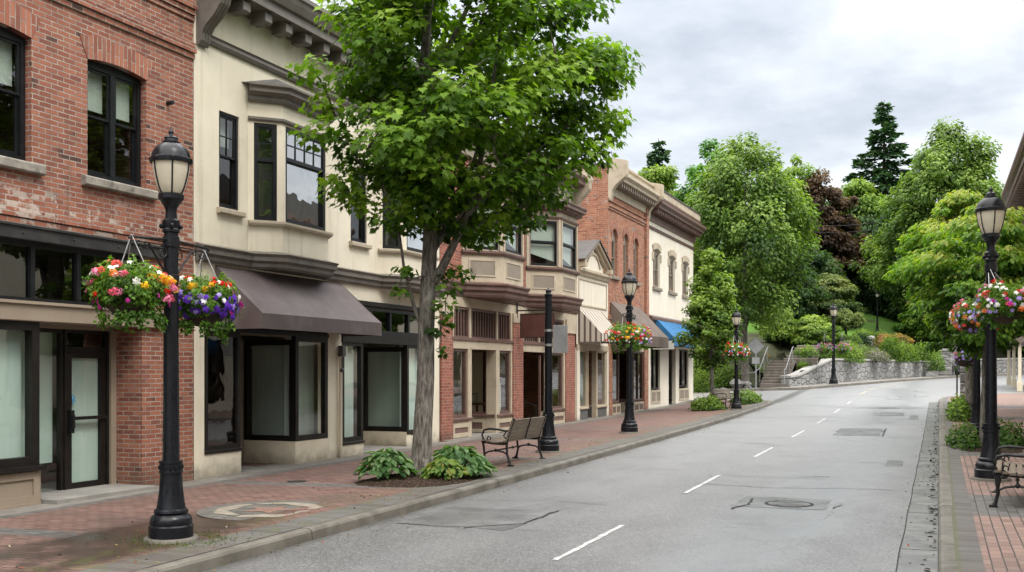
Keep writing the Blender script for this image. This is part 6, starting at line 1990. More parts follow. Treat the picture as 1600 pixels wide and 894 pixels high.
# bin behind the right bench
t = thing('litter_bin', (2.0, 21, walk_z(2, 21)), 'black slatted litter bin with red label behind the right bench', 'litter bin')
bz = walk_z(2, 21)
mb = MB()
for i in range(18):
    a = 2 * PI * i / 18; c, s_ = math.cos(a), math.sin(a)
    mb.tube([(2 + .24 * c, 21.0 + .24 * s_, bz + .05), (2 + .27 * c, 21.0 + .27 * s_, bz + .45), (2 + .3 * c, 21.0 + .3 * s_, bz + .8)], .018, 5)
mb.build('body', M['iron'], t)
mb = MB(); mb.lathe(2, 21.0, bz, [(.2, .02), (.26, .03), (.26, .08), (.2, .09)], 24); mb.lathe(2, 21.0, bz, [(.29, .78), (.33, .8), (.33, .85), (.2, .92), (.12, .93)], 24); mb.build('lid', M['iron'], t, smooth=35)
mb = MB(); mb.lathe(2, 21.0, bz, [(.21, .04), (.23, .75)], 20); mb.build('liner', M['tar'], t)
rm, rnt, rout = newmat('red_label_plastic'); finish(rnt, rout, mixc(rnt, noise(rnt, opos(rnt), 12), (.5, .015, .02, 1), (.62, .03, .03, 1)), .5); M['redlabel'] = rm
mb = MB(); mb.add([(2 + .31 * math.cos(a), 21.0 + .31 * math.sin(a), bz + q) for q in (.5, .68) for a in (-2.7, -2.5, -2.3, -2.1, -1.9)], [(i, i + 1, i + 6, i + 5) for i in range(4)]); mb.build('label_plate', M['redlabel'], t, recalc=False)

# ------------------------------------------------------------------ stone wall, pillar, stairs, rails, sign
def stone_wall(name, label, path, top, thick=.5, cap=True):
    P = densify(path, .5); n = len(P)
    A_, B_ = offset_path(P, 0), offset_path(P, -thick)
    t = thing(name, (path[0][0], path[0][1], road_z(*path[0])), label, 'wall')
    tot = sum(math.dist(a, b) for a, b in zip(P[:-1], P[1:])); s = 0; tops = []
    for i, p in enumerate(P):
        if i: s += math.dist(P[i - 1], p)
        tops.append(top(s, tot))
    mb = MB()
    for i in range(n - 1):
        z0 = min(road_z(*P[i]), road_z(*P[i + 1])) - .3
        a, b, c, d = A_[i], A_[i + 1], B_[i + 1], B_[i]
        Q = [(*a, z0), (*b, z0), (*c, z0), (*d, z0), (*a, tops[i]), (*b, tops[i + 1]), (*c, tops[i + 1]), (*d, tops[i])]
        mb.add(Q, [(0, 1, 5, 4), (2, 3, 7, 6), (4, 5, 6, 7)] + ([(3, 0, 4, 7)] if i == 0 else []) + ([(1, 2, 6, 5)] if i == n - 2 else []))
    mb.build('stonework', M['stone'], t)
    C1, C2 = offset_path(P, .07), offset_path(P, -thick - .07)
    mb = MB()
    for i in range(n - 1):
        a, b, c, d = C1[i], C1[i + 1], C2[i + 1], C2[i]; h = .11
        Q = [(*a, tops[i] + .002), (*b, tops[i + 1] + .002), (*c, tops[i + 1] + .002), (*d, tops[i] + .002), (*a, tops[i] + h), (*b, tops[i + 1] + h), (*c, tops[i + 1] + h), (*d, tops[i] + h)]
        mb.add(Q, [(0, 1, 5, 4), (2, 3, 7, 6), (4, 5, 6, 7), (3, 2, 1, 0)] + ([(3, 0, 4, 7)] if i == 0 else []) + ([(1, 2, 6, 5)] if i == n - 2 else []))
    mb.build('coping', M['cap'], t)
    return t


stone_wall('stone_wall', 'long grey rubble stone garden wall with a sloping left end', [(-7.55, 57.6), (.0, 84.6)], lambda s, T: float(np.interp(s, [0, 1.2, 6.2, 100], [1.34, 1.4, 2.36, 2.44])))
stone_wall('stone_wall', 'short grey stone wall right of the stone pillar behind the right trees', [(2.3, 87.9), (5.5, 91.7), (13, 97.6), (22, 101)], lambda s, T: 2.55 + .02 * s)
t = thing('stone_pillar', (.35, 85.3, 1.2), 'square grey stone gate pillar with a flat cap at the end of the garden wall', 'pillar')
pf = Fr(.05, 84.6, .27, .96)
mb = MB(); mb.box(pf, 0, .95, -.12, .85, .8, 3.25); mb.build('shaft', M['stone'], t)
mb = MB(); mb.prof(pf, [(-.22, 3.25), (.95, 3.25), (.95, 3.38), (.85, 3.42), (-.12, 3.42), (-.22, 3.38)], -.1, 1.05); mb.build('cap', M['cap'], t)
t = thing('stone_pillar', (.87, 44.5, .5), 'slim grey stone post among the right pavement trees', 'pillar')
mb = MB(); mb.xyz(.78, .98, 44.4, 44.6, .3, 2.0); mb.build('shaft', M['stone'], t); mb = MB(); mb.xyz(.75, 1.01, 44.37, 44.63, 2.0, 2.07); mb.build('cap', M['cap'], t)
t = thing('garden_stairs', (-8.4, 57.6, .75), 'brown stone garden stairs climbing beside the stone wall', 'stairs')
SF = Fr(-9.15, 57.55, .97, -.0)      # u along +x, outwards = -y
mb = MB()
sz = road_z(-8.4, 57.5) + .1
for i in range(9):
    mb.cbox(SF, 0, 1.45, -.42 * i - 1.2, -.42 * i, sz - .4 + .16 * i, sz + .16 * (i + 1), .025)
mb.build('flight', M['step'], t)
mb = MB()
for i in range(6): mb.cbox(Fr(-8.9, 61.6, .97, 0), .5 + .1 * i, 2.4, -.42 * i - 1, -.42 * i, sz - .4, sz + 1.44 + .16 * (i + 1), .025)
mb.build('upper_flight', M['step'], t)
for nm, x0 in (('left', -9.2), ('right', -7.78)):
    t = thing('handrail', (x0, 57.6, .8), 'steel handrail on the %s side of the garden stairs' % nm, 'handrail')
    mb = MB(); a = [(x0, 57.2, sz + .12), (x0, 57.25, sz + .9), (x0, 57.9, sz + 1.0), (x0, 60.6, sz + 2.2), (x0, 61.0, sz + 2.25)]
    if nm == 'left': a = [(x0 - .9, 57.0, sz + .72), (x0 - .2, 57.1, sz + .75)] + a[2:]
    mb.tube(a, .024, 8); mb.build('rail', M['rail'], t, smooth=True)
    for yy in (57.9, 59.3, 60.6):
        mb = MB(); mb.tube([(x0, yy, sz + .2), (x0, yy, sz + 1.0 + (yy - 57.9) * .444)], .02, 6); mb.build('post', M['rail'], t)
sx, sy = -9.15, 56.3
t = thing('road_sign', (sx, sy, .8), 'bare grey back of a diamond road sign on a thin post by the stairs', 'sign')
mb = MB(); mb.tube([(sx, sy, .5), (sx, sy, 3.5)], .035, 8); mb.build('post', M['greysign'], t)
mb = MB(); q = .46; f = Fr(sx, sy - .045, .92, .38)
P = [f.p(0, 0, 3.05 - q), f.p(q, 0, 3.05), f.p(0, 0, 3.05 + q), f.p(-q, 0, 3.05)]; P2 = [f.p(0, .012, 3.05 - q), f.p(q, .012, 3.05), f.p(0, .012, 3.05 + q), f.p(-q, .012, 3.05)]
mb.add(P + P2, [(3, 2, 1, 0), (4, 5, 6, 7), (0, 1, 5, 4), (1, 2, 6, 5), (2, 3, 7, 6), (3, 0, 4, 7)]); mb.build('diamond_plate', M['greysign'], t)
mb = MB(); mb.box(f, -.2, .2, 0, .012, 2.1, 2.45); mb.build('small_plate', M['greysign'], t)
t = thing('sign_post', (.66, 44.0, .5), 'thin dark sign post among the right pavement trees', 'sign')
mb = MB(); mb.tube([(.66, 44, .3), (.66, 44, 2.9)], .03, 8); mb.build('post', M['iron'], t); mb = MB(); mb.xyz(.5, .82, 43.96, 43.97, 2.45, 2.9); mb.build('plate', M['greysign'], t)
# garden rocks and terrace walls
def rock(x, y, z, r, label, seed):
    rng = np.random.default_rng(seed); mb = MB(); mb.ball((0, 0, 0), 1, 12, 8)
    ph = rng.random(6) * 6
    v = []
    for p in mb.v:
        k = 1 + .16 * math.sin(3 * p[0] + ph[0]) + .14 * math.sin(4 * p[1] + ph[1]) + .12 * math.sin(5 * p[2] + ph[2]) + rng.normal(0, .03)
        v.append((x + p[0] * r * k, y + p[1] * r * k * .9, z + p[2] * r * .72 * k))
    o = mesh_obj('boulder', v, mb.f, M['stone']); o.location = (0, 0, 0)
    tag(o, label, 'boulder')
rock(-10.2, 56.6, 1.0, .42, 'grey boulder left of the garden stairs', 1)
rock(-9.75, 56.9, .9, .3, 'smaller grey boulder next to the stairs foot', 2)
rock(-4.82, 80.33, hill_z(-4.82, 80.33) + .1, .45, 'pale boulder between the domed shrub and the orange maple', 3)
rock(1.1, 91.4, 5.2, .8, 'mottled boulder in the upper garden behind the stone pillar', 4)
for x, y, w in ((-11.2, 55.6, 'nearest the building'), (-10.85, 55.9, 'in the middle of three'), (-10.55, 55.5, 'nearest the stairs')):
    rock(x, y, .62, .22, 'small pale edging stone by the yellow-green hedge, ' + w, int(x * 10) % 50 + 60)
t = thing('terrace_wall', (-5.2, 74, 3.5), 'low dark terrace wall below the domed shrub in the garden', 'wall')
mb = MB(); mb.box(Fr(-6.9, 71, .27, .96), 0, 6.5, -.3, 0, 2.5, 3.75); mb.build('stonework', M['stone'], t); mb = MB(); mb.box(Fr(-6.9, 71, .27, .96), -.03, 6.53, -.33, .04, 3.75, 3.83); mb.build('coping', M['step'], t)
# overhead wire across the hillside
for k, (dz, lb) in enumerate(((0, 'upper thin overhead wire in front of the dark red tree'), (-.6, 'lower thin overhead wire in front of the dark red tree'))):
    mb = MB(); mb.tube([(-13.5 + 10 * f_, 92 + 3 * f_, 14.9 + dz - .5 * math.sin(PI * f_)) for f_ in frange(0, 1, .1)], .02, 5)
    tag(mb.build('overhead_wire', M['iron']), lb, 'wire')
# ------------------------------------------------------------------ trees and plants
G_MAPLE = [(.018, .045, .005), (.047, .105, .010), (.095, .185, .016), (.155, .265, .026), (.24, .35, .045)]
G_MID = [(0.026, 0.055, 0.010), (0.080, 0.143, 0.020), (0.145, 0.234, 0.033), (0.225, 0.319, 0.055)]
G_LIGHT = [(.022, .05, .011), (.07, .13, .024), (.132, .21, .042), (.205, .285, .07)]
G_LIME = [(.03, .065, .01), (.09, .155, .022), (.17, .255, .038), (.26, .34, .06)]
G_DARK = [(0.010, 0.025, 0.009), (0.023, 0.053, 0.015), (0.044, 0.088, 0.026), (0.072, 0.125, 0.039)]
G_PURP = [(0.019, 0.014, 0.009), (0.047, 0.030, 0.019), (0.084, 0.049, 0.031), (0.121, 0.078, 0.044)]
G_CONI = [(.022, .055, .028), (.048, .105, .05), (.08, .155, .075), (.12, .2, .1)]
G_ORNG = [(.04, .055, .012), (.11, .12, .025), (.2, .14, .04), (.3, .17, .07)]
G_YEL = [(.025, .06, .008), (.065, .145, .018), (.125, .225, .03), (.21, .31, .05), (.33, .34, .08)]
G_GREY = [(.06, .075, .05), (.13, .14, .1), (.2, .19, .16), (.24, .2, .24)]
TG = 'trees on the garden hillside'

# ---- the big street maple ----------------------------------------------------------------
tx, ty = -7.6, 14.5
tz = walk_z(tx, ty)
T0 = thing('street_maple', (tx, ty, tz), 'large green maple tree on the left pavement with big hosta plants at its foot', 'tree')
rng = np.random.default_rng(42)
CR, CF = np.array([.923, .385, 0]), np.array([-.385, .923, 0])    # to the right of / away from the viewpoint
def tp(r, f, z): return tuple(np.array([tx, ty, tz]) + CR * r + CF * f + np.array([0, 0, z]))
mb = MB()
trunk = [tp(-.02, 0, -.1), tp(-.02, 0, .06), tp(-.01, 0, .25), tp(.02, 0, .9), tp(.06, 0, 1.6), tp(.07, .0, 2.4), tp(.1, 0, 3.1), tp(.13, .03, 3.8), tp(.12, .05, 4.6), tp(.1, .05, 5.5), tp(.02, .1, 6.6), tp(.1, .1, 8), tp(.05, .1, 9.4)]
mb.tube(trunk, [.27, .2, .165, .15, .14, .131, .124, .116, .105, .09, .07, .05, .02], 16)
for k in range(6):      # root flare
    a = k * 1.05 + .3
    mb.tube([(tx + .12 * math.cos(a), ty + .12 * math.sin(a), tz + .35), (tx + .22 * math.cos(a), ty + .22 * math.sin(a), tz + .1), (tx + .36 * math.cos(a), ty + .36 * math.sin(a), tz - .06)], [.07, .075, .05], 8)
limbs = [
    [tp(.08, 0, 2.95), tp(.32, -.05, 3.35), tp(.62, -.1, 3.95), tp(.85, -.12, 4.6), tp(1.0, -.1, 5.4), tp(1.15, -.1, 6.4), tp(1.3, -.1, 7.5)],
    [tp(.72, -.12, 4.2), tp(1.05, -.25, 4.5), tp(1.5, -.35, 4.85), tp(2.0, -.4, 5.3)],
    [tp(.1, .02, 3.5), tp(.4, .3, 4.1), tp(.75, .6, 5.0), tp(1.1, .8, 6.2), tp(1.3, .9, 7.2)],
    [tp(.04, 0, 2.3), tp(-.12, -.05, 2.75), tp(-.28, -.1, 3.4), tp(-.38, -.15, 4.2), tp(-.5, -.15, 5.0)],
    [tp(.12, 0, 4.3), tp(-.2, -.1, 4.9), tp(-.5, -.2, 5.6), tp(-.75, -.3, 6.6), tp(-.8, -.3, 7.8)],
    [tp(.1, 0, 4.9), tp(-.3, .2, 5.4), tp(-.75, .35, 5.9), tp(-1.1, .4, 6.5)],
    [tp(.1, 0, 5.2), tp(.1, -.5, 5.6), tp(.2, -1.0, 6.2), tp(.25, -1.4, 6.9)],
    [tp(.1, 0, 5.0), tp(-.2, .6, 5.6), tp(-.4, 1.2, 6.4), tp(-.5, 1.5, 7.4)],
    [tp(.05, 0, 6.3), tp(.5, -.3, 6.9), tp(.9, -.6, 7.6), tp(1.2, -.7, 8.4)],
]
for L in limbs:
    r0 = .085 if L is limbs[0] else (.04 if L is limbs[3] else .06)
    mb.tube(L, [r0 * (1 - .8 * i / (len(L) - 1)) for i in range(len(L))], 8)
sk = [p for p in trunk[7:]] + [q for L in limbs for q in L[2:]]
prof = [(3.7, .6), (4.1, 1.25), (4.6, 1.7), (5.2, 2.1), (6.0, 2.35), (7.0, 2.3), (8.0, 2.05), (9.0, 1.5), (10.0, .6)]
cen, rad = crown_clumps(rng, (tx + .923 * .68, ty + .385 * .68), [(z + tz, r) for z, r in prof], 290, .46, lobes=.16, inner=.25)
# the crown lifts towards its right edge: drop the clumps that would hang below it
rr_ = (cen[:, 0] - tx) * .923 + (cen[:, 1] - ty) * .385
low = np.interp(rr_, [-2.2, -1.5, -.8, -.35, .7, 1.0, 1.6, 1.9, 2.5, 3.1], [5.0, 4.75, 4.5, 4.05, 3.95, 4.1, 4.35, 4.45, 5.0, 5.6]) + tz
ok_ = cen[:, 2] > low
cen, rad = cen[ok_], rad[ok_]
# drooping outer sprays that break the outline
ex = []
for r, f, z in ((-1.75, 0, 6.55), (-1.55, .2, 6.0), (-1.6, -.2, 5.45), (-1.25, 0, 4.6), (-.95, .1, 4.45), (-.45, -.2, 4.1), (2.9, 0, 5.45), (3.05, .2, 5.75), (2.6, -.2, 5.1), (2.1, 0, 4.6), (1.7, -.3, 4.3), (.85, .1, 3.95), (-.2, -.3, 4.1), (2.95, 0, 6.3), (2.8, .2, 6.9),
                (-1.3, .2, 4.8), (.62, -.1, 3.25), (.35, -.2, 2.75), (.3, -.15, 2.4), (-.35, -.15, 3.0), (.45, -.2, 3.0), (.28, -.15, 2.05), (.36, -.1, 2.55), (.4, .0, 3.3), (-.25, -.2, 3.3)):
    ex.append(tp(r, f, z))
cen = np.concatenate([cen, np.array(ex)]); rad = np.concatenate([rad, np.array([.42] * (len(ex) - 9) + [.24, .24, .2, .2, .22, .16, .2, .24, .2])])
branches_to(mb, sk, cen, rng, .022, 5, 1, .045)
mb.build('trunk', M['bark'], T0, smooth=True)
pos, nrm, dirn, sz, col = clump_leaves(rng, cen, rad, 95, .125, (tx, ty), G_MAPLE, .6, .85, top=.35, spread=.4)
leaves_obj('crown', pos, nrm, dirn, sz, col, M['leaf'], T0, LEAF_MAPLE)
print('maple leaves', len(pos))
mo = MB()       # shoots sprouting from the trunk
# mulch bed
def mulch(name, label, cx, cy, rx, ry, zf, h=.08, sq=2.6):
    mb = MB(); n = 36; rings = 6; P = []
    rg = np.random.default_rng(int(abs(cx * 100 + cy * 10)))
    for j in range(rings + 1):
        f = j / rings
        for i in range(n):
            a = 2 * PI * i / n
            ca, sa = math.cos(a), math.sin(a)
            k = (abs(ca) ** sq + abs(sa) ** sq) ** (-1 / sq)
            x, y = cx + rx * f * k * ca * (1 + rg.normal(0, .008)), cy + ry * f * k * sa * (1 + rg.normal(0, .008))
            P.append((x, y, zf(x, y) + .006 + h * (1 - f ** 2) + rg.normal(0, .008) * (f < .95) - (.02 if j == rings else 0)))
    F = [(j * n + i, j * n + (i + 1) % n, (j + 1) * n + (i + 1) % n, (j + 1) * n + i) for j in range(rings) for i in range(n)]
    mb.add(P, F)
    o = mb.build(name, M['mulch'], None, smooth=True)
    tag(o, label, 'mulch bed')
mulch('mulch_bed', 'dark bark mulch bed around the large maple', -7.6, 14.45, .95, 1.15, walk_z)
mulch('mulch_bed', 'small mulch bed under the slim left pavement tree', -8.1, 39.1, .7, 1.3, walk_z, .05)
mulch('mulch_bed', 'mulch bed in the nearer tree pit of the right pavement', 1.0, 24.1, .62, 1.7, walk_z, .05, 6)
mulch('mulch_bed', 'mulch bed in the farther tree pit of the right pavement', .9, 35.0, .72, 2.2, walk_z, .05, 6)


def hosta(name, label, x, y, z, r, n, lf, pal, seed, h=.35):
    rng = np.random.default_rng(seed)
    t = thing(name, (x, y, z), label, 'plant', 'leafy plants around the maple')
    a = rng.random(n) * 2 * PI; q = rng.random(n) ** .6
    pos = np.stack([x + r * .75 * q * np.cos(a), y + r * .75 * q * np.sin(a), z + .05 + h * (1.15 - q ** 2 * .95) * rng.uniform(.75, 1.1, n)], 1)
    out = np.stack([np.cos(a), np.sin(a), 0 * a], 1)
    nrm = np.array([0, 0, 1.0]) + out * .6 + rng.normal(size=(n, 3)) * .25
    dirn = out + np.array([0, 0, -.55]) + rng.normal(size=(n, 3)) * .3
    pal = np.array(pal); tt = np.clip(rng.normal(.55, .25, n), 0, 1) * (len(pal) - 1); i0 = np.minimum(tt.astype(int), len(pal) - 2); f = (tt - i0)[:, None]
    col = pal[i0] * (1 - f) + pal[i0 + 1] * f
    leaves_obj('foliage', pos, nrm, dirn, lf * rng.uniform(.7, 1.25, n), col, M['leaf'], t, LEAF_OVAL)
    mb = MB()
    for i in range(min(n, 26)): mb.tube([(x, y, z - .02), (float((x + pos[i, 0]) / 2), float((y + pos[i, 1]) / 2), float(z + (pos[i, 2] - z) * .75)), tuple(pos[i])], .006, 4)
    mb.build('stem', M['leafstem'], t)


sm_, snt, sout = newmat('green_plant_stem'); finish(snt, sout, mixc(snt, noise(snt, opos(snt), 9), (.05, .09, .02, 1), (.08, .13, .03, 1)), .6); M['leafstem'] = sm_
H1 = [(.015, .045, .014), (.035, .09, .028), (.07, .15, .045), (.12, .21, .08), (.2, .27, .13)]
H2 = [(.025, .06, .015), (.06, .13, .025), (.11, .19, .04), (.2, .26, .06), (.28, .2, .05)]
mz = walk_z(-7.6, 14.4) + .04
hosta('hosta_plant', 'blue-green leafy hosta left of the maple trunk', -8.02, 14.12, mz, .54, 300, .15, H1, 1, .35)
hosta('hosta_plant', 'broad bright green hosta right of the maple trunk', -7.2, 14.95, mz, .74, 520, .155, H1, 2, .36)
hosta('hosta_plant', 'low yellow-green leafy plant in front of the broad hosta', -7.12, 14.35, mz - .02, .42, 220, .12, H2, 3, .26)


# ---- generic trees ---------------------------------------------------------------------------
def tree(name, label, x, y, z, th, prof, M_, rad, per, lsz, pal, seed, group=None, tr=.2, lean=(0, 0), lobes=.22, inner=.45, flat=.65, droop=.5, top=.3, bark='bark2', shape=LEAF_RHOMB, every=2, mat='leaf_far', br=.03, stems=1, spread=.4):
    rng = np.random.default_rng(seed)
    t = thing(name, (x, y, z), label, 'tree', group)
    cen, rd = crown_clumps(rng, (x, y), [(z + a, b) for a, b in prof], M_, rad, lobes, inner, lean)
    mb = MB(); topz = prof[-1][0] * .9; sk = []
    for s in range(stems):
        ox, oy = (0, 0) if stems == 1 else (tr * 1.2 * math.cos(s * 2.1), tr * 1.2 * math.sin(s * 2.1))
        P = [(x + ox + lean[0] * f + rng.normal(0, .03) * th * .3, y + oy + lean[1] * f + rng.normal(0, .03) * th * .3, z + topz * f - (.25 if f == 0 else 0)) for f in (0, .06, .2, .35, .5, .65, .8, 1)]
        rr = [tr * k for k in (1.35, 1.05, .9, .78, .6, .42, .26, .06)]
        mb.tube(P, rr, 10)
        sk += [p for p in P if p[2] > z + th * .8]
    branches_to(mb, sk, cen, rng, br, 5, every, tr * .45)
    mb.build('trunk', M[bark], t, smooth=True)
    a = clump_leaves(rng, cen, rd, per, lsz, (x, y), pal, flat, droop, top, spread)
    leaves_obj('crown', *a, M[mat], t, shape)
    return t


def conifer(name, label, x, y, z, h, r, seed, group=None, n=26, per=90, lsz=.5, gaps=.15):
    rng = np.random.default_rng(seed)
    t = thing(name, (x, y, z), label, 'tree', group)
    mb = MB(); mb.tube([(x, y, z - .3), (x, y, z + h * .5), (x, y, z + h)], [h * .018, h * .011, .02], 8)
    PP, NN, DD, SS, CC = [], [], [], [], []
    pal = np.array(G_CONI)
    zs = np.linspace(.1, .985, n * 4)
    for i, f in enumerate(zs):
        zz = z + h * f; L = r * (1 - f) ** .8 * rng.uniform(.62, 1.12) + .12
        a = i * 2.4 + rng.normal(0, .3)
        if rng.random() < gaps: continue
        dv = np.array([math.cos(a), math.sin(a), 0]); tip = np.array([x, y, zz]) + dv * L + np.array([0, 0, L * (.08 - .28 * (1 - f))])
        base = np.array([x, y, zz + .05 * L])
        mb.tube([tuple(base), tuple((base + tip) / 2 + np.array([0, 0, .08 * L])), tuple(tip)], [.02 + .012 * L, .015 + .006 * L, .008], 4)
        m = max(6, int(per * L / r)); q = rng.random(m) ** .7
        sd = np.array([-dv[1], dv[0], 0])
        wd = .3 * L * (1 - q) + .1
        off = rng.uniform(-1, 1, m) * wd
        p = base[None] * (1 - q[:, None]) + tip[None] * q[:, None] + sd[None] * off[:, None] + np.stack([0 * q, 0 * q, -.25 * np.abs(off) - .1 * rng.random(m)], 1)
        PP.append(p); NN.append(np.tile([0, 0, 1.0], (m, 1)) + rng.normal(size=(m, 3)) * .35); DD.append(dv[None] * .9 + sd[None] * (np.sign(off) * .7)[:, None] + np.array([0, 0, -.35]) + rng.normal(size=(m, 3)) * .2)
        SS.append(lsz * rng.uniform(.6, 1.15, m))
        tt = np.clip(rng.normal(.42, .2, m) + .3 * (q - .5), 0, 1) * 3; i0 = np.minimum(tt.astype(int), 2); ff = (tt - i0)[:, None]
        CC.append(pal[i0] * (1 - ff) + pal[i0 + 1] * ff)
    mb.build('trunk', M['bark2'], t)
    leaves_obj('crown', np.concatenate(PP), np.concatenate(NN), np.concatenate(DD), np.concatenate(SS), np.concatenate(CC), M['needle'], t, LEAF_NEEDLE)
    return t


# small street tree on the left
tree('street_tree', 'slim young light green tree on the left pavement before the blue awning', -8.1, 39.4, walk_z(-8.1, 39.4), 1.9, [(1.85, .4), (2.3, 1.0), (2.9, 1.35), (3.6, 1.25), (4.4, .95), (5.2, .6), (6.0, .2)], 105, .34, 95, .12, [(.03, .065, .012), (.09, .16, .026), (.165, .25, .045), (.25, .33, .07)], 5, tr=.085, every=1, bark='bark', lobes=.22, inner=.25, flat=.8, top=.35, br=.02, mat='leaf', shape=LEAF_MAPLE)
# tall tree at the corner, left of the stairs
tree('tall_tree', 'tall full light green tree at the corner left of the garden stairs', -9.9, 57.1, road_z(-9.9, 57) + .1, 4.2, [(3.4, 1.2), (4.3, 2.8), (5.6, 3.7), (7.2, 4.0), (8.8, 3.8), (10.4, 3.2), (12, 2.3), (13.2, 1.2), (14.1, .3)], 330, .66, 125, .23, G_LIGHT, 6, TG, tr=.2, stems=1, bark='bark', flat=1.15, top=.3, lobes=.2, inner=.35)
tree('broad_tree', 'huge light green tree towering behind the right garden trees', .7, 90, hill_z(.7, 90), 4, [(2.5, 2), (4, 4.4), (6, 5.8), (8.5, 5.7), (11, 5.1), (13.5, 4.3), (15.5, 3.2), (17.3, 1.8), (18.6, .5)], 460, .88, 125, .32, G_LIGHT, 7, TG, tr=.4, flat=1.0, top=.25, lobes=.24, inner=.35)
tree('copper_beech', 'dark purple-red leafed tree in the middle of the hillside', -10.0, 98.5, hill_z(-10, 98.5), 3, [(1, 2), (3, 3.4), (5.5, 3.9), (8, 3.4), (10, 2.5), (11.8, 1.3), (12.8, .3)], 230, .75, 115, .33, G_PURP, 8, TG, tr=.35, top=.25, lobes=.28)
conifer('conifer_tree', 'tall dark spruce with drooping tiers right of the purple tree', -5.2, 112, hill_z(-5.2, 112), 21, 7.4, 9, TG, n=34, per=260, lsz=.66, gaps=.2)
conifer('conifer_tree', 'dark conifer rising behind the cream corner building roof', -24.8, 96, hill_z(-24.8, 96) - 1, 16, 4.8, 10, TG, n=30, per=200, lsz=.6, gaps=.2)
tree('bushy_tree', 'fresh green tree just right of the cream corner building roof', -16.6, 80, hill_z(-16.6, 80), 2, [(1, 2), (4, 2.8), (7, 3.0), (9.5, 2.4), (11.5, 1.2), (12.6, .3)], 160, .75, 100, .3, [(.02, .06, .01), (.05, .14, .02), (.09, .22, .03), (.15, .29, .05)], 11, TG, tr=.25)
tree('bushy_tree', 'yellow-green tree peeking over the far cornice', -21.5, 82, hill_z(-21, 82), 2, [(1, 2), (5, 2.8), (8, 2.6), (10, 1.4), (11, .3)], 130, .75, 100, .3, G_LIME, 12, TG, tr=.25)
conifer('conifer_tree', 'slender dark conifer top behind the tall corner tree', -14.5, 101, hill_z(-14.5, 101), 13.6, 2.8, 13, TG, n=22, per=120, lsz=.55, gaps=.2)
tree('dark_tree', 'dark green tree mass between the purple tree and the spruce', -6.9, 106, hill_z(-6.9, 106), 2, [(.5, 2.5), (3, 3.5), (6, 3.3), (8, 2.6), (10.3, .6)], 170, .9, 100, .36, G_DARK, 14, TG, tr=.3)
tree('dark_tree', 'dark weeping tree beneath the tall spruce', -4.2, 101, hill_z(-4.2, 101), 2, [(.3, 1.8), (2.5, 2.3), (6, 2.1), (8, 1.3), (9, .3)], 140, .8, 110, .34, G_DARK, 15, TG, tr=.3, droop=1.6, flat=1.3)
tree('dark_tree', 'dark evergreen mass left of the domed garden tree', -14, 92, hill_z(-14, 92), 2, [(.2, 3), (3, 4), (6, 3.6), (8, 2), (9, .4)], 180, .95, 100, .36, G_DARK, 16, TG, tr=.3)
tree('dark_tree', 'dark green tree mass behind the lawn lamp post', -1.8, 99, hill_z(-1.8, 99), 1, [(.2, 2.6), (2, 3.4), (4.5, 3.2), (6.5, 2), (7.6, .4)], 160, .9, 100, .34, G_DARK, 17, TG, tr=.3)
tree('dark_tree', 'dark green thicket below the purple tree', -10.2, 93, hill_z(-10.2, 93), 1, [(.1, 2.2), (2, 3), (4, 2.6), (5.5, .6)], 130, .85, 100, .32, G_DARK, 18, TG, tr=.25)
tree('dark_tree', 'dark leafy tree at the far right of the hillside', 6.5, 101, hill_z(6.5, 101), 2, [(1, 3.4), (4, 4.2), (7, 3.8), (9.5, 2.4), (11, .5)], 200, 1.0, 100, .38, G_MID, 19, TG, tr=.35)
tree('dark_tree', 'mid green tree rising right of the huge light green tree', 8.2, 95, hill_z(8.2, 95), 2, [(1, 3), (4, 4), (8, 3.6), (11, 2.2), (13, .5)], 200, .95, 100, .36, G_MID, 20, TG, tr=.35)
tree('domed_tree', 'wide domed tree with yellow-green top in the middle of the garden', -8.3, 87, hill_z(-8.3, 87), 1.2, [(1.0, 2.7), (1.7, 2.9), (2.6, 2.5), (3.4, 1.7), (4.0, .5)], 150, .6, 120, .22, [(.016, .035, .008), (.04, .075, .016), (.1, .14, .03), (.19, .22, .07)], 21, TG, tr=.2, flat=.4, top=.6, inner=.5)
tree('domed_tree', 'low weeping lime green maple right of the stairs', -7.35, 66.3, hill_z(-7.35, 66.3) - .1, .6, [(.35, 1.75), (.8, 2.0), (1.35, 1.65), (1.8, 1.0), (2.1, .3)], 120, .42, 110, .16, G_LIME, 22, TG, tr=.1, flat=.4, top=.4, inner=.4, bark='bark2')
tree('domed_tree', 'clipped dome-shaped small green tree above the terrace wall', -6.2, 77.6, hill_z(-6.2, 77.6), .7, [(.65, .95), (.95, 1.1), (1.4, .95), (1.8, .4)], 70, .34, 120, .14, [(.03, .05, .01), (.07, .105, .02), (.12, .165, .04), (.18, .22, .07)], 23, TG, tr=.09, top=.5, inner=.5)
tree('domed_tree', 'rounded orange-tinged maple behind the ornamental grass', -3.1, 79, hill_z(-3.1, 79) - .2, .6, [(.5, 1.2), (.9, 1.4), (1.4, 1.15), (1.9, .4)], 90, .38, 110, .16, G_ORNG, 24, TG, tr=.09, top=.7, inner=.45, flat=.5)
tree('garden_tree', 'gnarled thick-trunked tree at the end of the garden wall', -.4, 86.6, hill_z(-.4, 86.6), 1.4, [(1.4, 1.8), (2.4, 2.4), (3.6, 2.4), (4.8, 1.8), (5.8, .5)], 130, .6, 110, .26, G_YEL, 25, TG, tr=.55, top=.4, bark='bark', flat=.5, droop=1.0)
tree('garden_tree', 'loose lime leaved small tree behind the stairs', -9.2, 65.5, hill_z(-9.2, 65.5) - .2, .5, [(.6, .9), (1.1, 1.1), (1.9, .9), (2.6, .3)], 70, .4, 100, .17, G_LIME, 26, TG, tr=.07, top=.4)
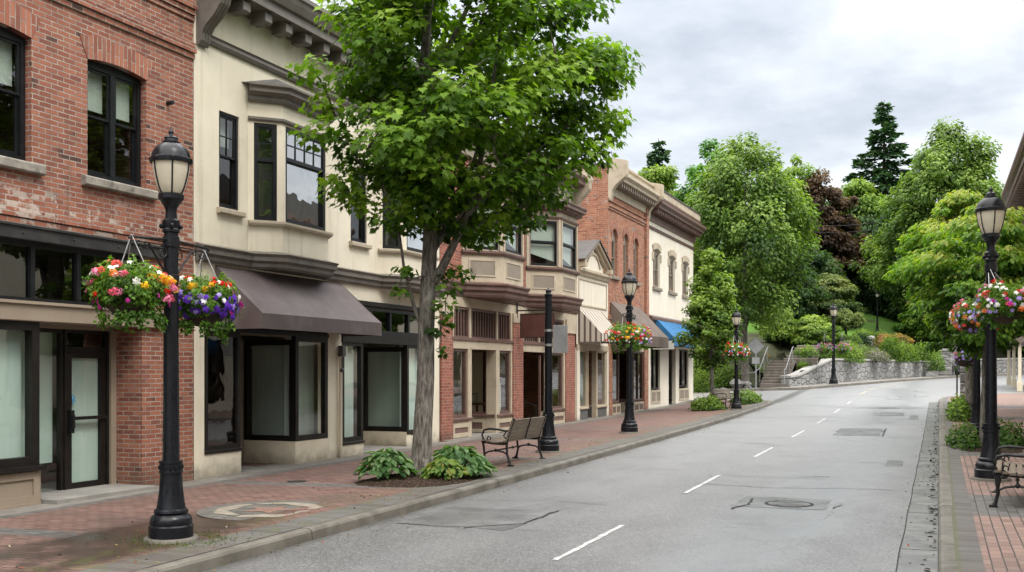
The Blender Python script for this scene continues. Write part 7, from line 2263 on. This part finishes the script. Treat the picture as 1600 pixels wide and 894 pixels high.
tree('dark_tree', 'dark green tree behind the purple tree', -7.6, 108, hill_z(-7.6, 108), 2, [(2, 3), (5, 4.2), (8.5, 3.8), (11, 2.4), (12.6, .5)], 200, 1.0, 110, .36, G_MID, 27, TG, tr=.35, lobes=.3)
tree('dark_tree', 'mid green tree filling the gap right of the tall corner tree', -12.6, 100, hill_z(-12.6, 100), 2, [(1, 3), (5, 4), (9, 3.4), (12, 2), (13.6, .4)], 200, .95, 110, .34, G_MID, 28, TG, tr=.35, lobes=.3)
tree('dark_tree', 'broad mid green tree behind the lime weeping maple', -10.8, 76, hill_z(-10.8, 76), 1, [(.3, 2), (2, 3), (4, 2.8), (5.6, 1.6), (6.5, .3)], 150, .7, 110, .26, G_DARK, 29, TG, tr=.2, lobes=.28)
# right pavement trees
RG = 'trees along the right pavement'
tree('pavement_tree', 'nearer slender tree with layered yellow-green leaves over the right pavement', .9, 24.0, walk_z(.9, 24), 2.2, [(2.0, .7), (2.5, 1.35), (3.1, 1.65), (3.8, 1.6), (4.5, 1.2), (5.2, .4)], 100, .38, 140, .125, G_YEL, 31, RG, tr=.085, top=.55, flat=.4, droop=1.0, bark='bark', every=1, br=.018, mat='leaf', lobes=.3, inner=.35, shape=LEAF_OVAL)
tree('pavement_tree', 'farther wider tree with yellow-tipped leaves leaning over the road on the right', .9, 34.0, walk_z(.9, 34), 2.4, [(3.3, .6), (3.9, 1.6), (4.6, 2.25), (5.3, 2.0), (6.1, 1.3), (6.8, .4)], 165, .44, 140, .14, G_YEL, 32, RG, tr=.12, lean=(-.25, 0), top=.6, flat=.4, droop=1.0, bark='bark', every=1, br=.022, mat='leaf', lobes=.3, inner=.35, shape=LEAF_OVAL)
tree('pavement_tree', 'dark-trunked leafy tree farthest along the right pavement', 1.15, 40.5, walk_z(1.1, 40.5), 2, [(2.6, .6), (3.2, 1.5), (4.0, 1.8), (5, 1.6), (6, 1.1), (6.8, .4)], 120, .55, 100, .22, G_MID, 33, RG, tr=.14, top=.5, flat=.5, droop=.9, mat='leaf')


# ---- shrubs ------------------------------------------------------------------------------------
def shrub(name, label, x, y, z, rx, rz, pal, seed, n=1800, lsz=.1, group='garden shrubs', ry=None, shape=LEAF_RHOMB, up=.2, mat='leaf_far', cat='shrub', stems=True):
    rng = np.random.default_rng(seed); ry = ry or rx
    t = thing(name, (x, y, z), label, cat, group)
    g = unit(rng.normal(size=(n, 3))); g[:, 2] = np.abs(g[:, 2]) * 1.0 - .1
    th = np.arctan2(g[:, 1], g[:, 0])
    lob = 1 + .14 * np.sin(3 * th + seed) + .1 * np.sin(7 * th + g[:, 2] * 6 + seed) + .06 * np.sin(13 * th - 9 * g[:, 2])
    q = (rng.random(n) ** .3) * lob
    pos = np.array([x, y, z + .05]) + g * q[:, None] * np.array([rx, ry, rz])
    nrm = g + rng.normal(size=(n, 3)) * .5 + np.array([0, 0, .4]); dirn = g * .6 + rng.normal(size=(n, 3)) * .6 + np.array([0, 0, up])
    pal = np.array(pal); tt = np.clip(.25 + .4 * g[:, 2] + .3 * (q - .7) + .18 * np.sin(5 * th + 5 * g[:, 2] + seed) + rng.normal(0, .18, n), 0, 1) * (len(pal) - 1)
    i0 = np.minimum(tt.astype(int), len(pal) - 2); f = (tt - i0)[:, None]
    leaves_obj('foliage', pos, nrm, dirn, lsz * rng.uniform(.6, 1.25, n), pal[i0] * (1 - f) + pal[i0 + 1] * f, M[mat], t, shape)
    if stems:
        mb = MB()
        for k in range(7):
            a = k * .9 + seed; mb.tube([(x, y, z - .1), (x + rx * .3 * math.cos(a), y + ry * .3 * math.sin(a), z + rz * .4), (x + rx * .6 * math.cos(a), y + ry * .6 * math.sin(a), z + rz * .75)], [.025, .018, .008], 5)
        mb.build('stem', M['bark2'], t)
    return t


def hs(x, y): return hill_z(x, y)
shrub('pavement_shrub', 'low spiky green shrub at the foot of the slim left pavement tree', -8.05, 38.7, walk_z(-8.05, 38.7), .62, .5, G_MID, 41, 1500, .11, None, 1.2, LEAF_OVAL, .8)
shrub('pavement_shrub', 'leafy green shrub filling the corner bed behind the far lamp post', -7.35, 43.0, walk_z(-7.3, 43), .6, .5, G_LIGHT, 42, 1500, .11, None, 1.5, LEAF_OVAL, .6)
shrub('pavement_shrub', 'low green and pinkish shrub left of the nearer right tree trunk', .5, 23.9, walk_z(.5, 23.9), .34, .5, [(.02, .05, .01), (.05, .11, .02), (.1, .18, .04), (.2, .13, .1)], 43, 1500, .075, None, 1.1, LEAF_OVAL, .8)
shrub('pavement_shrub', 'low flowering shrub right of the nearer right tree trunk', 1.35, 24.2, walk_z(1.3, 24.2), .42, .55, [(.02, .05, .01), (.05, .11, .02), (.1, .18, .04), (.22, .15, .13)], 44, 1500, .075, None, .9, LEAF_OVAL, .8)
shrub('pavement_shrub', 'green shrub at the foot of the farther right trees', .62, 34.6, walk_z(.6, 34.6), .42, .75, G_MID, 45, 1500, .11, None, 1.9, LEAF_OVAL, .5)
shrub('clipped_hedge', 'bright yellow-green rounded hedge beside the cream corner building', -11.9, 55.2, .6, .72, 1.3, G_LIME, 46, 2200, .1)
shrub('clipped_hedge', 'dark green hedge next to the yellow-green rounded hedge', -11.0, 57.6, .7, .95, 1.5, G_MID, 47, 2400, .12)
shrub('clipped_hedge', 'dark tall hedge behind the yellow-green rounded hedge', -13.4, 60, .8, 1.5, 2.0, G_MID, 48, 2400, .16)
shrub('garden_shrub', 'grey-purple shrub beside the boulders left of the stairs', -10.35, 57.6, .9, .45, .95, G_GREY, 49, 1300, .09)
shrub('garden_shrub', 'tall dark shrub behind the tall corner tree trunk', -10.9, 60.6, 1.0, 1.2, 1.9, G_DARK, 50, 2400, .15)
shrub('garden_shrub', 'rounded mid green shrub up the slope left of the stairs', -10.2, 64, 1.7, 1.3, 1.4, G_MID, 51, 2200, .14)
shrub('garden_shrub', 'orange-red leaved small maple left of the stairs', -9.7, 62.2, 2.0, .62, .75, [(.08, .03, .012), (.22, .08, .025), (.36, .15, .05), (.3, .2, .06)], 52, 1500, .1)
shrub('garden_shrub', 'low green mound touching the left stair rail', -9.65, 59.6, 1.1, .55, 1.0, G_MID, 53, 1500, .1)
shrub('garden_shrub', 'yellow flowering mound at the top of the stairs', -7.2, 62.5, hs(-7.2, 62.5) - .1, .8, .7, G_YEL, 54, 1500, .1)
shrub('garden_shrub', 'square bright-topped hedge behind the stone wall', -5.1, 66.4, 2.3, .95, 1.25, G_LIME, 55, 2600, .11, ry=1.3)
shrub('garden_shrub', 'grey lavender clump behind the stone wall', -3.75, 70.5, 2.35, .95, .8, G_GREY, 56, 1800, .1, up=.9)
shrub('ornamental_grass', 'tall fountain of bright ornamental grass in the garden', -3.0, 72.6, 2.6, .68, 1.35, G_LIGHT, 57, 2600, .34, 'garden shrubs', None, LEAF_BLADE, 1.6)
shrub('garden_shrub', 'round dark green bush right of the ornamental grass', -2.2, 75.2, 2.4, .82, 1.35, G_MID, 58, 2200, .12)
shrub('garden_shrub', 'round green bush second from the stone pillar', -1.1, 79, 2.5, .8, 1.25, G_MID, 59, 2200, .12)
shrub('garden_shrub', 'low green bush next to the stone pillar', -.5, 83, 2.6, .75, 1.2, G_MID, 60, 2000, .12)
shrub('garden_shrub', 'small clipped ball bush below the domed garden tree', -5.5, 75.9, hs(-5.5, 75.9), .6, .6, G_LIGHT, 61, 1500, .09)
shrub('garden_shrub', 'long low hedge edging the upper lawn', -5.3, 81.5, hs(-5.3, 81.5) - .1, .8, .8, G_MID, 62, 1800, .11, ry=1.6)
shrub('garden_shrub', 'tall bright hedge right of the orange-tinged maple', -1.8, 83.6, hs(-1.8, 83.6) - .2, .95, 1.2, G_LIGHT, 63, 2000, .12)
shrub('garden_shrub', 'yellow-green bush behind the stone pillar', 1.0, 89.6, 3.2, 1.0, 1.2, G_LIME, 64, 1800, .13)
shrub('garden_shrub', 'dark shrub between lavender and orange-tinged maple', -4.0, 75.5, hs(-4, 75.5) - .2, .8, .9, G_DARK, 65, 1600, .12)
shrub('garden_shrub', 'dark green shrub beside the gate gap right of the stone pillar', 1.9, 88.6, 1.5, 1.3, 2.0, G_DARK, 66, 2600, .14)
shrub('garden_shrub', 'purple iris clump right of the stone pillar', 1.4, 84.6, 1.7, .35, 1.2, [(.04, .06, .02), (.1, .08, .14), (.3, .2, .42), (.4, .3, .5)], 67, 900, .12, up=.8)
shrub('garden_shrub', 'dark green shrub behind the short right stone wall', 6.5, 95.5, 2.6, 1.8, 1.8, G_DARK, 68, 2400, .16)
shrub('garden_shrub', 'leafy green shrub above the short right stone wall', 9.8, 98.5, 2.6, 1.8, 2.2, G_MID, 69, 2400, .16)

for k, (x, y, rx, rz, pal, lb) in enumerate([
    (-6.3, 64.3, .7, .8, G_LIGHT, 'light green mound just right of the lime weeping maple'),
    (-6.0, 69.5, 1.0, 1.1, G_MID, 'mid green bush behind the square bright-topped hedge'),
    (-4.6, 73.2, .8, .9, G_LIGHT, 'light green bush left of the ornamental grass'),
    (-7.6, 72.5, 1.2, 1.2, G_MID, 'rounded green bush under the domed garden trees'),
    (-5.2, 78.8, .8, .9, G_DARK, 'dark clipped bush below the pale boulder'),
    (-2.5, 80.8, .9, 1.0, G_LIME, 'lime bush right of the orange-tinged maple'),
    (-4.3, 84.2, 1.1, .9, G_LIGHT, 'light green hedge at the foot of the lawn lamp post'),
    (-.2, 80.8, .75, 1.3, G_LIGHT, 'light round bush nearest the stone pillar'),
    (-8.9, 69.5, 1.1, 1.2, G_LIGHT, 'light green bush at the top of the garden stairs'),
    (-7.9, 80.5, 1.3, 1.3, G_LIME, 'lime green mound beneath the wide domed tree')]):
    shrub('garden_shrub', lb, x, y, hs(x, y) - .15, rx, rz, pal, 80 + k, 1900, .11)

for k, (x, y, z, rx, rz, pal, lb) in enumerate([
    (-7.3, 61.3, 1.5, .42, .8, G_MID, 'mid green mound behind the sloping wall end'),
    (-7.0, 63.2, 1.8, .6, .95, G_LIGHT, 'light green mound behind the stone wall near the lamp post'),
    (-7.6, 64.2, 1.7, .6, 1.0, G_MID, 'small green bush at the head of the right stair rail')]):
    shrub('garden_shrub', lb, x, y, z, rx, rz, pal, 95 + k, 1700, .1)

# ---- grass tufts, moss and fallen bits on the pavement: nobody could count them ------------------
rng = np.random.default_rng(77)
n = 700
a = rng.random(n) * 2 * PI; q = .27 + np.abs(rng.normal(0, .16, n))
X = lx + q * np.cos(a) * 1.2 + .1; Y = ly + q * np.sin(a)
Zs = np.array([walk_z(u, w) for u, w in zip(X, Y)])
o = leaves_obj('grass', np.stack([X, Y, Zs], 1), rng.normal(size=(n, 3)), np.array([0, 0, .8]) + rng.normal(size=(n, 3)) * .5, rng.uniform(.02, .06, n), np.array([(.08, .11, .02)]) * rng.uniform(.6, 1.5, (n, 1)), M['leaf'], None, LEAF_BLADE)
o['kind'] = 'stuff'
n = 420
X = np.concatenate([rng.uniform(-8.8, -6.6, n), rng.uniform(-6.38, -6.0, 160), rng.uniform(-.5, -.02, 120)]); Y = np.concatenate([rng.uniform(5, 24, n), rng.uniform(5, 40, 160), rng.uniform(6, 40, 120)])
Zs = np.array([(walk_z(u, w) if u < -6.5 else road_z(u, w)) + .012 for u, w in zip(X, Y)])
pal = np.array([(.2, .16, .05), (.28, .2, .08), (.3, .06, .03), (.12, .15, .03), (.4, .36, .26), (.05, .035, .025), (.06, .04, .03)])
m = len(X)
o = leaves_obj('litter', np.stack([X, Y, Zs], 1), np.array([0, 0, 1.0]) + rng.normal(size=(m, 3)) * .25, rng.normal(size=(m, 3)), rng.uniform(.015, .05, m), pal[rng.integers(0, 7, m)] * rng.uniform(.7, 1.2, (m, 1)), M['petal'], None, LEAF_OVAL)
o['kind'] = 'stuff'

n = 260
Y = rng.uniform(6, 44, n); X = -.02 - np.abs(rng.normal(0, .07, n))
Zs = np.array([road_z(u, w) + .014 for u, w in zip(X, Y)])
o = leaves_obj('debris', np.stack([X, Y, Zs], 1), np.array([0, 0, 1.0]) + rng.normal(size=(n, 3)) * .3, rng.normal(size=(n, 3)), rng.uniform(.03, .09, n), np.array([(.02, .016, .012)]) * rng.uniform(.5, 2, (n, 1)), M['petal'], None, LEAF_OVAL)
o['kind'] = 'stuff'
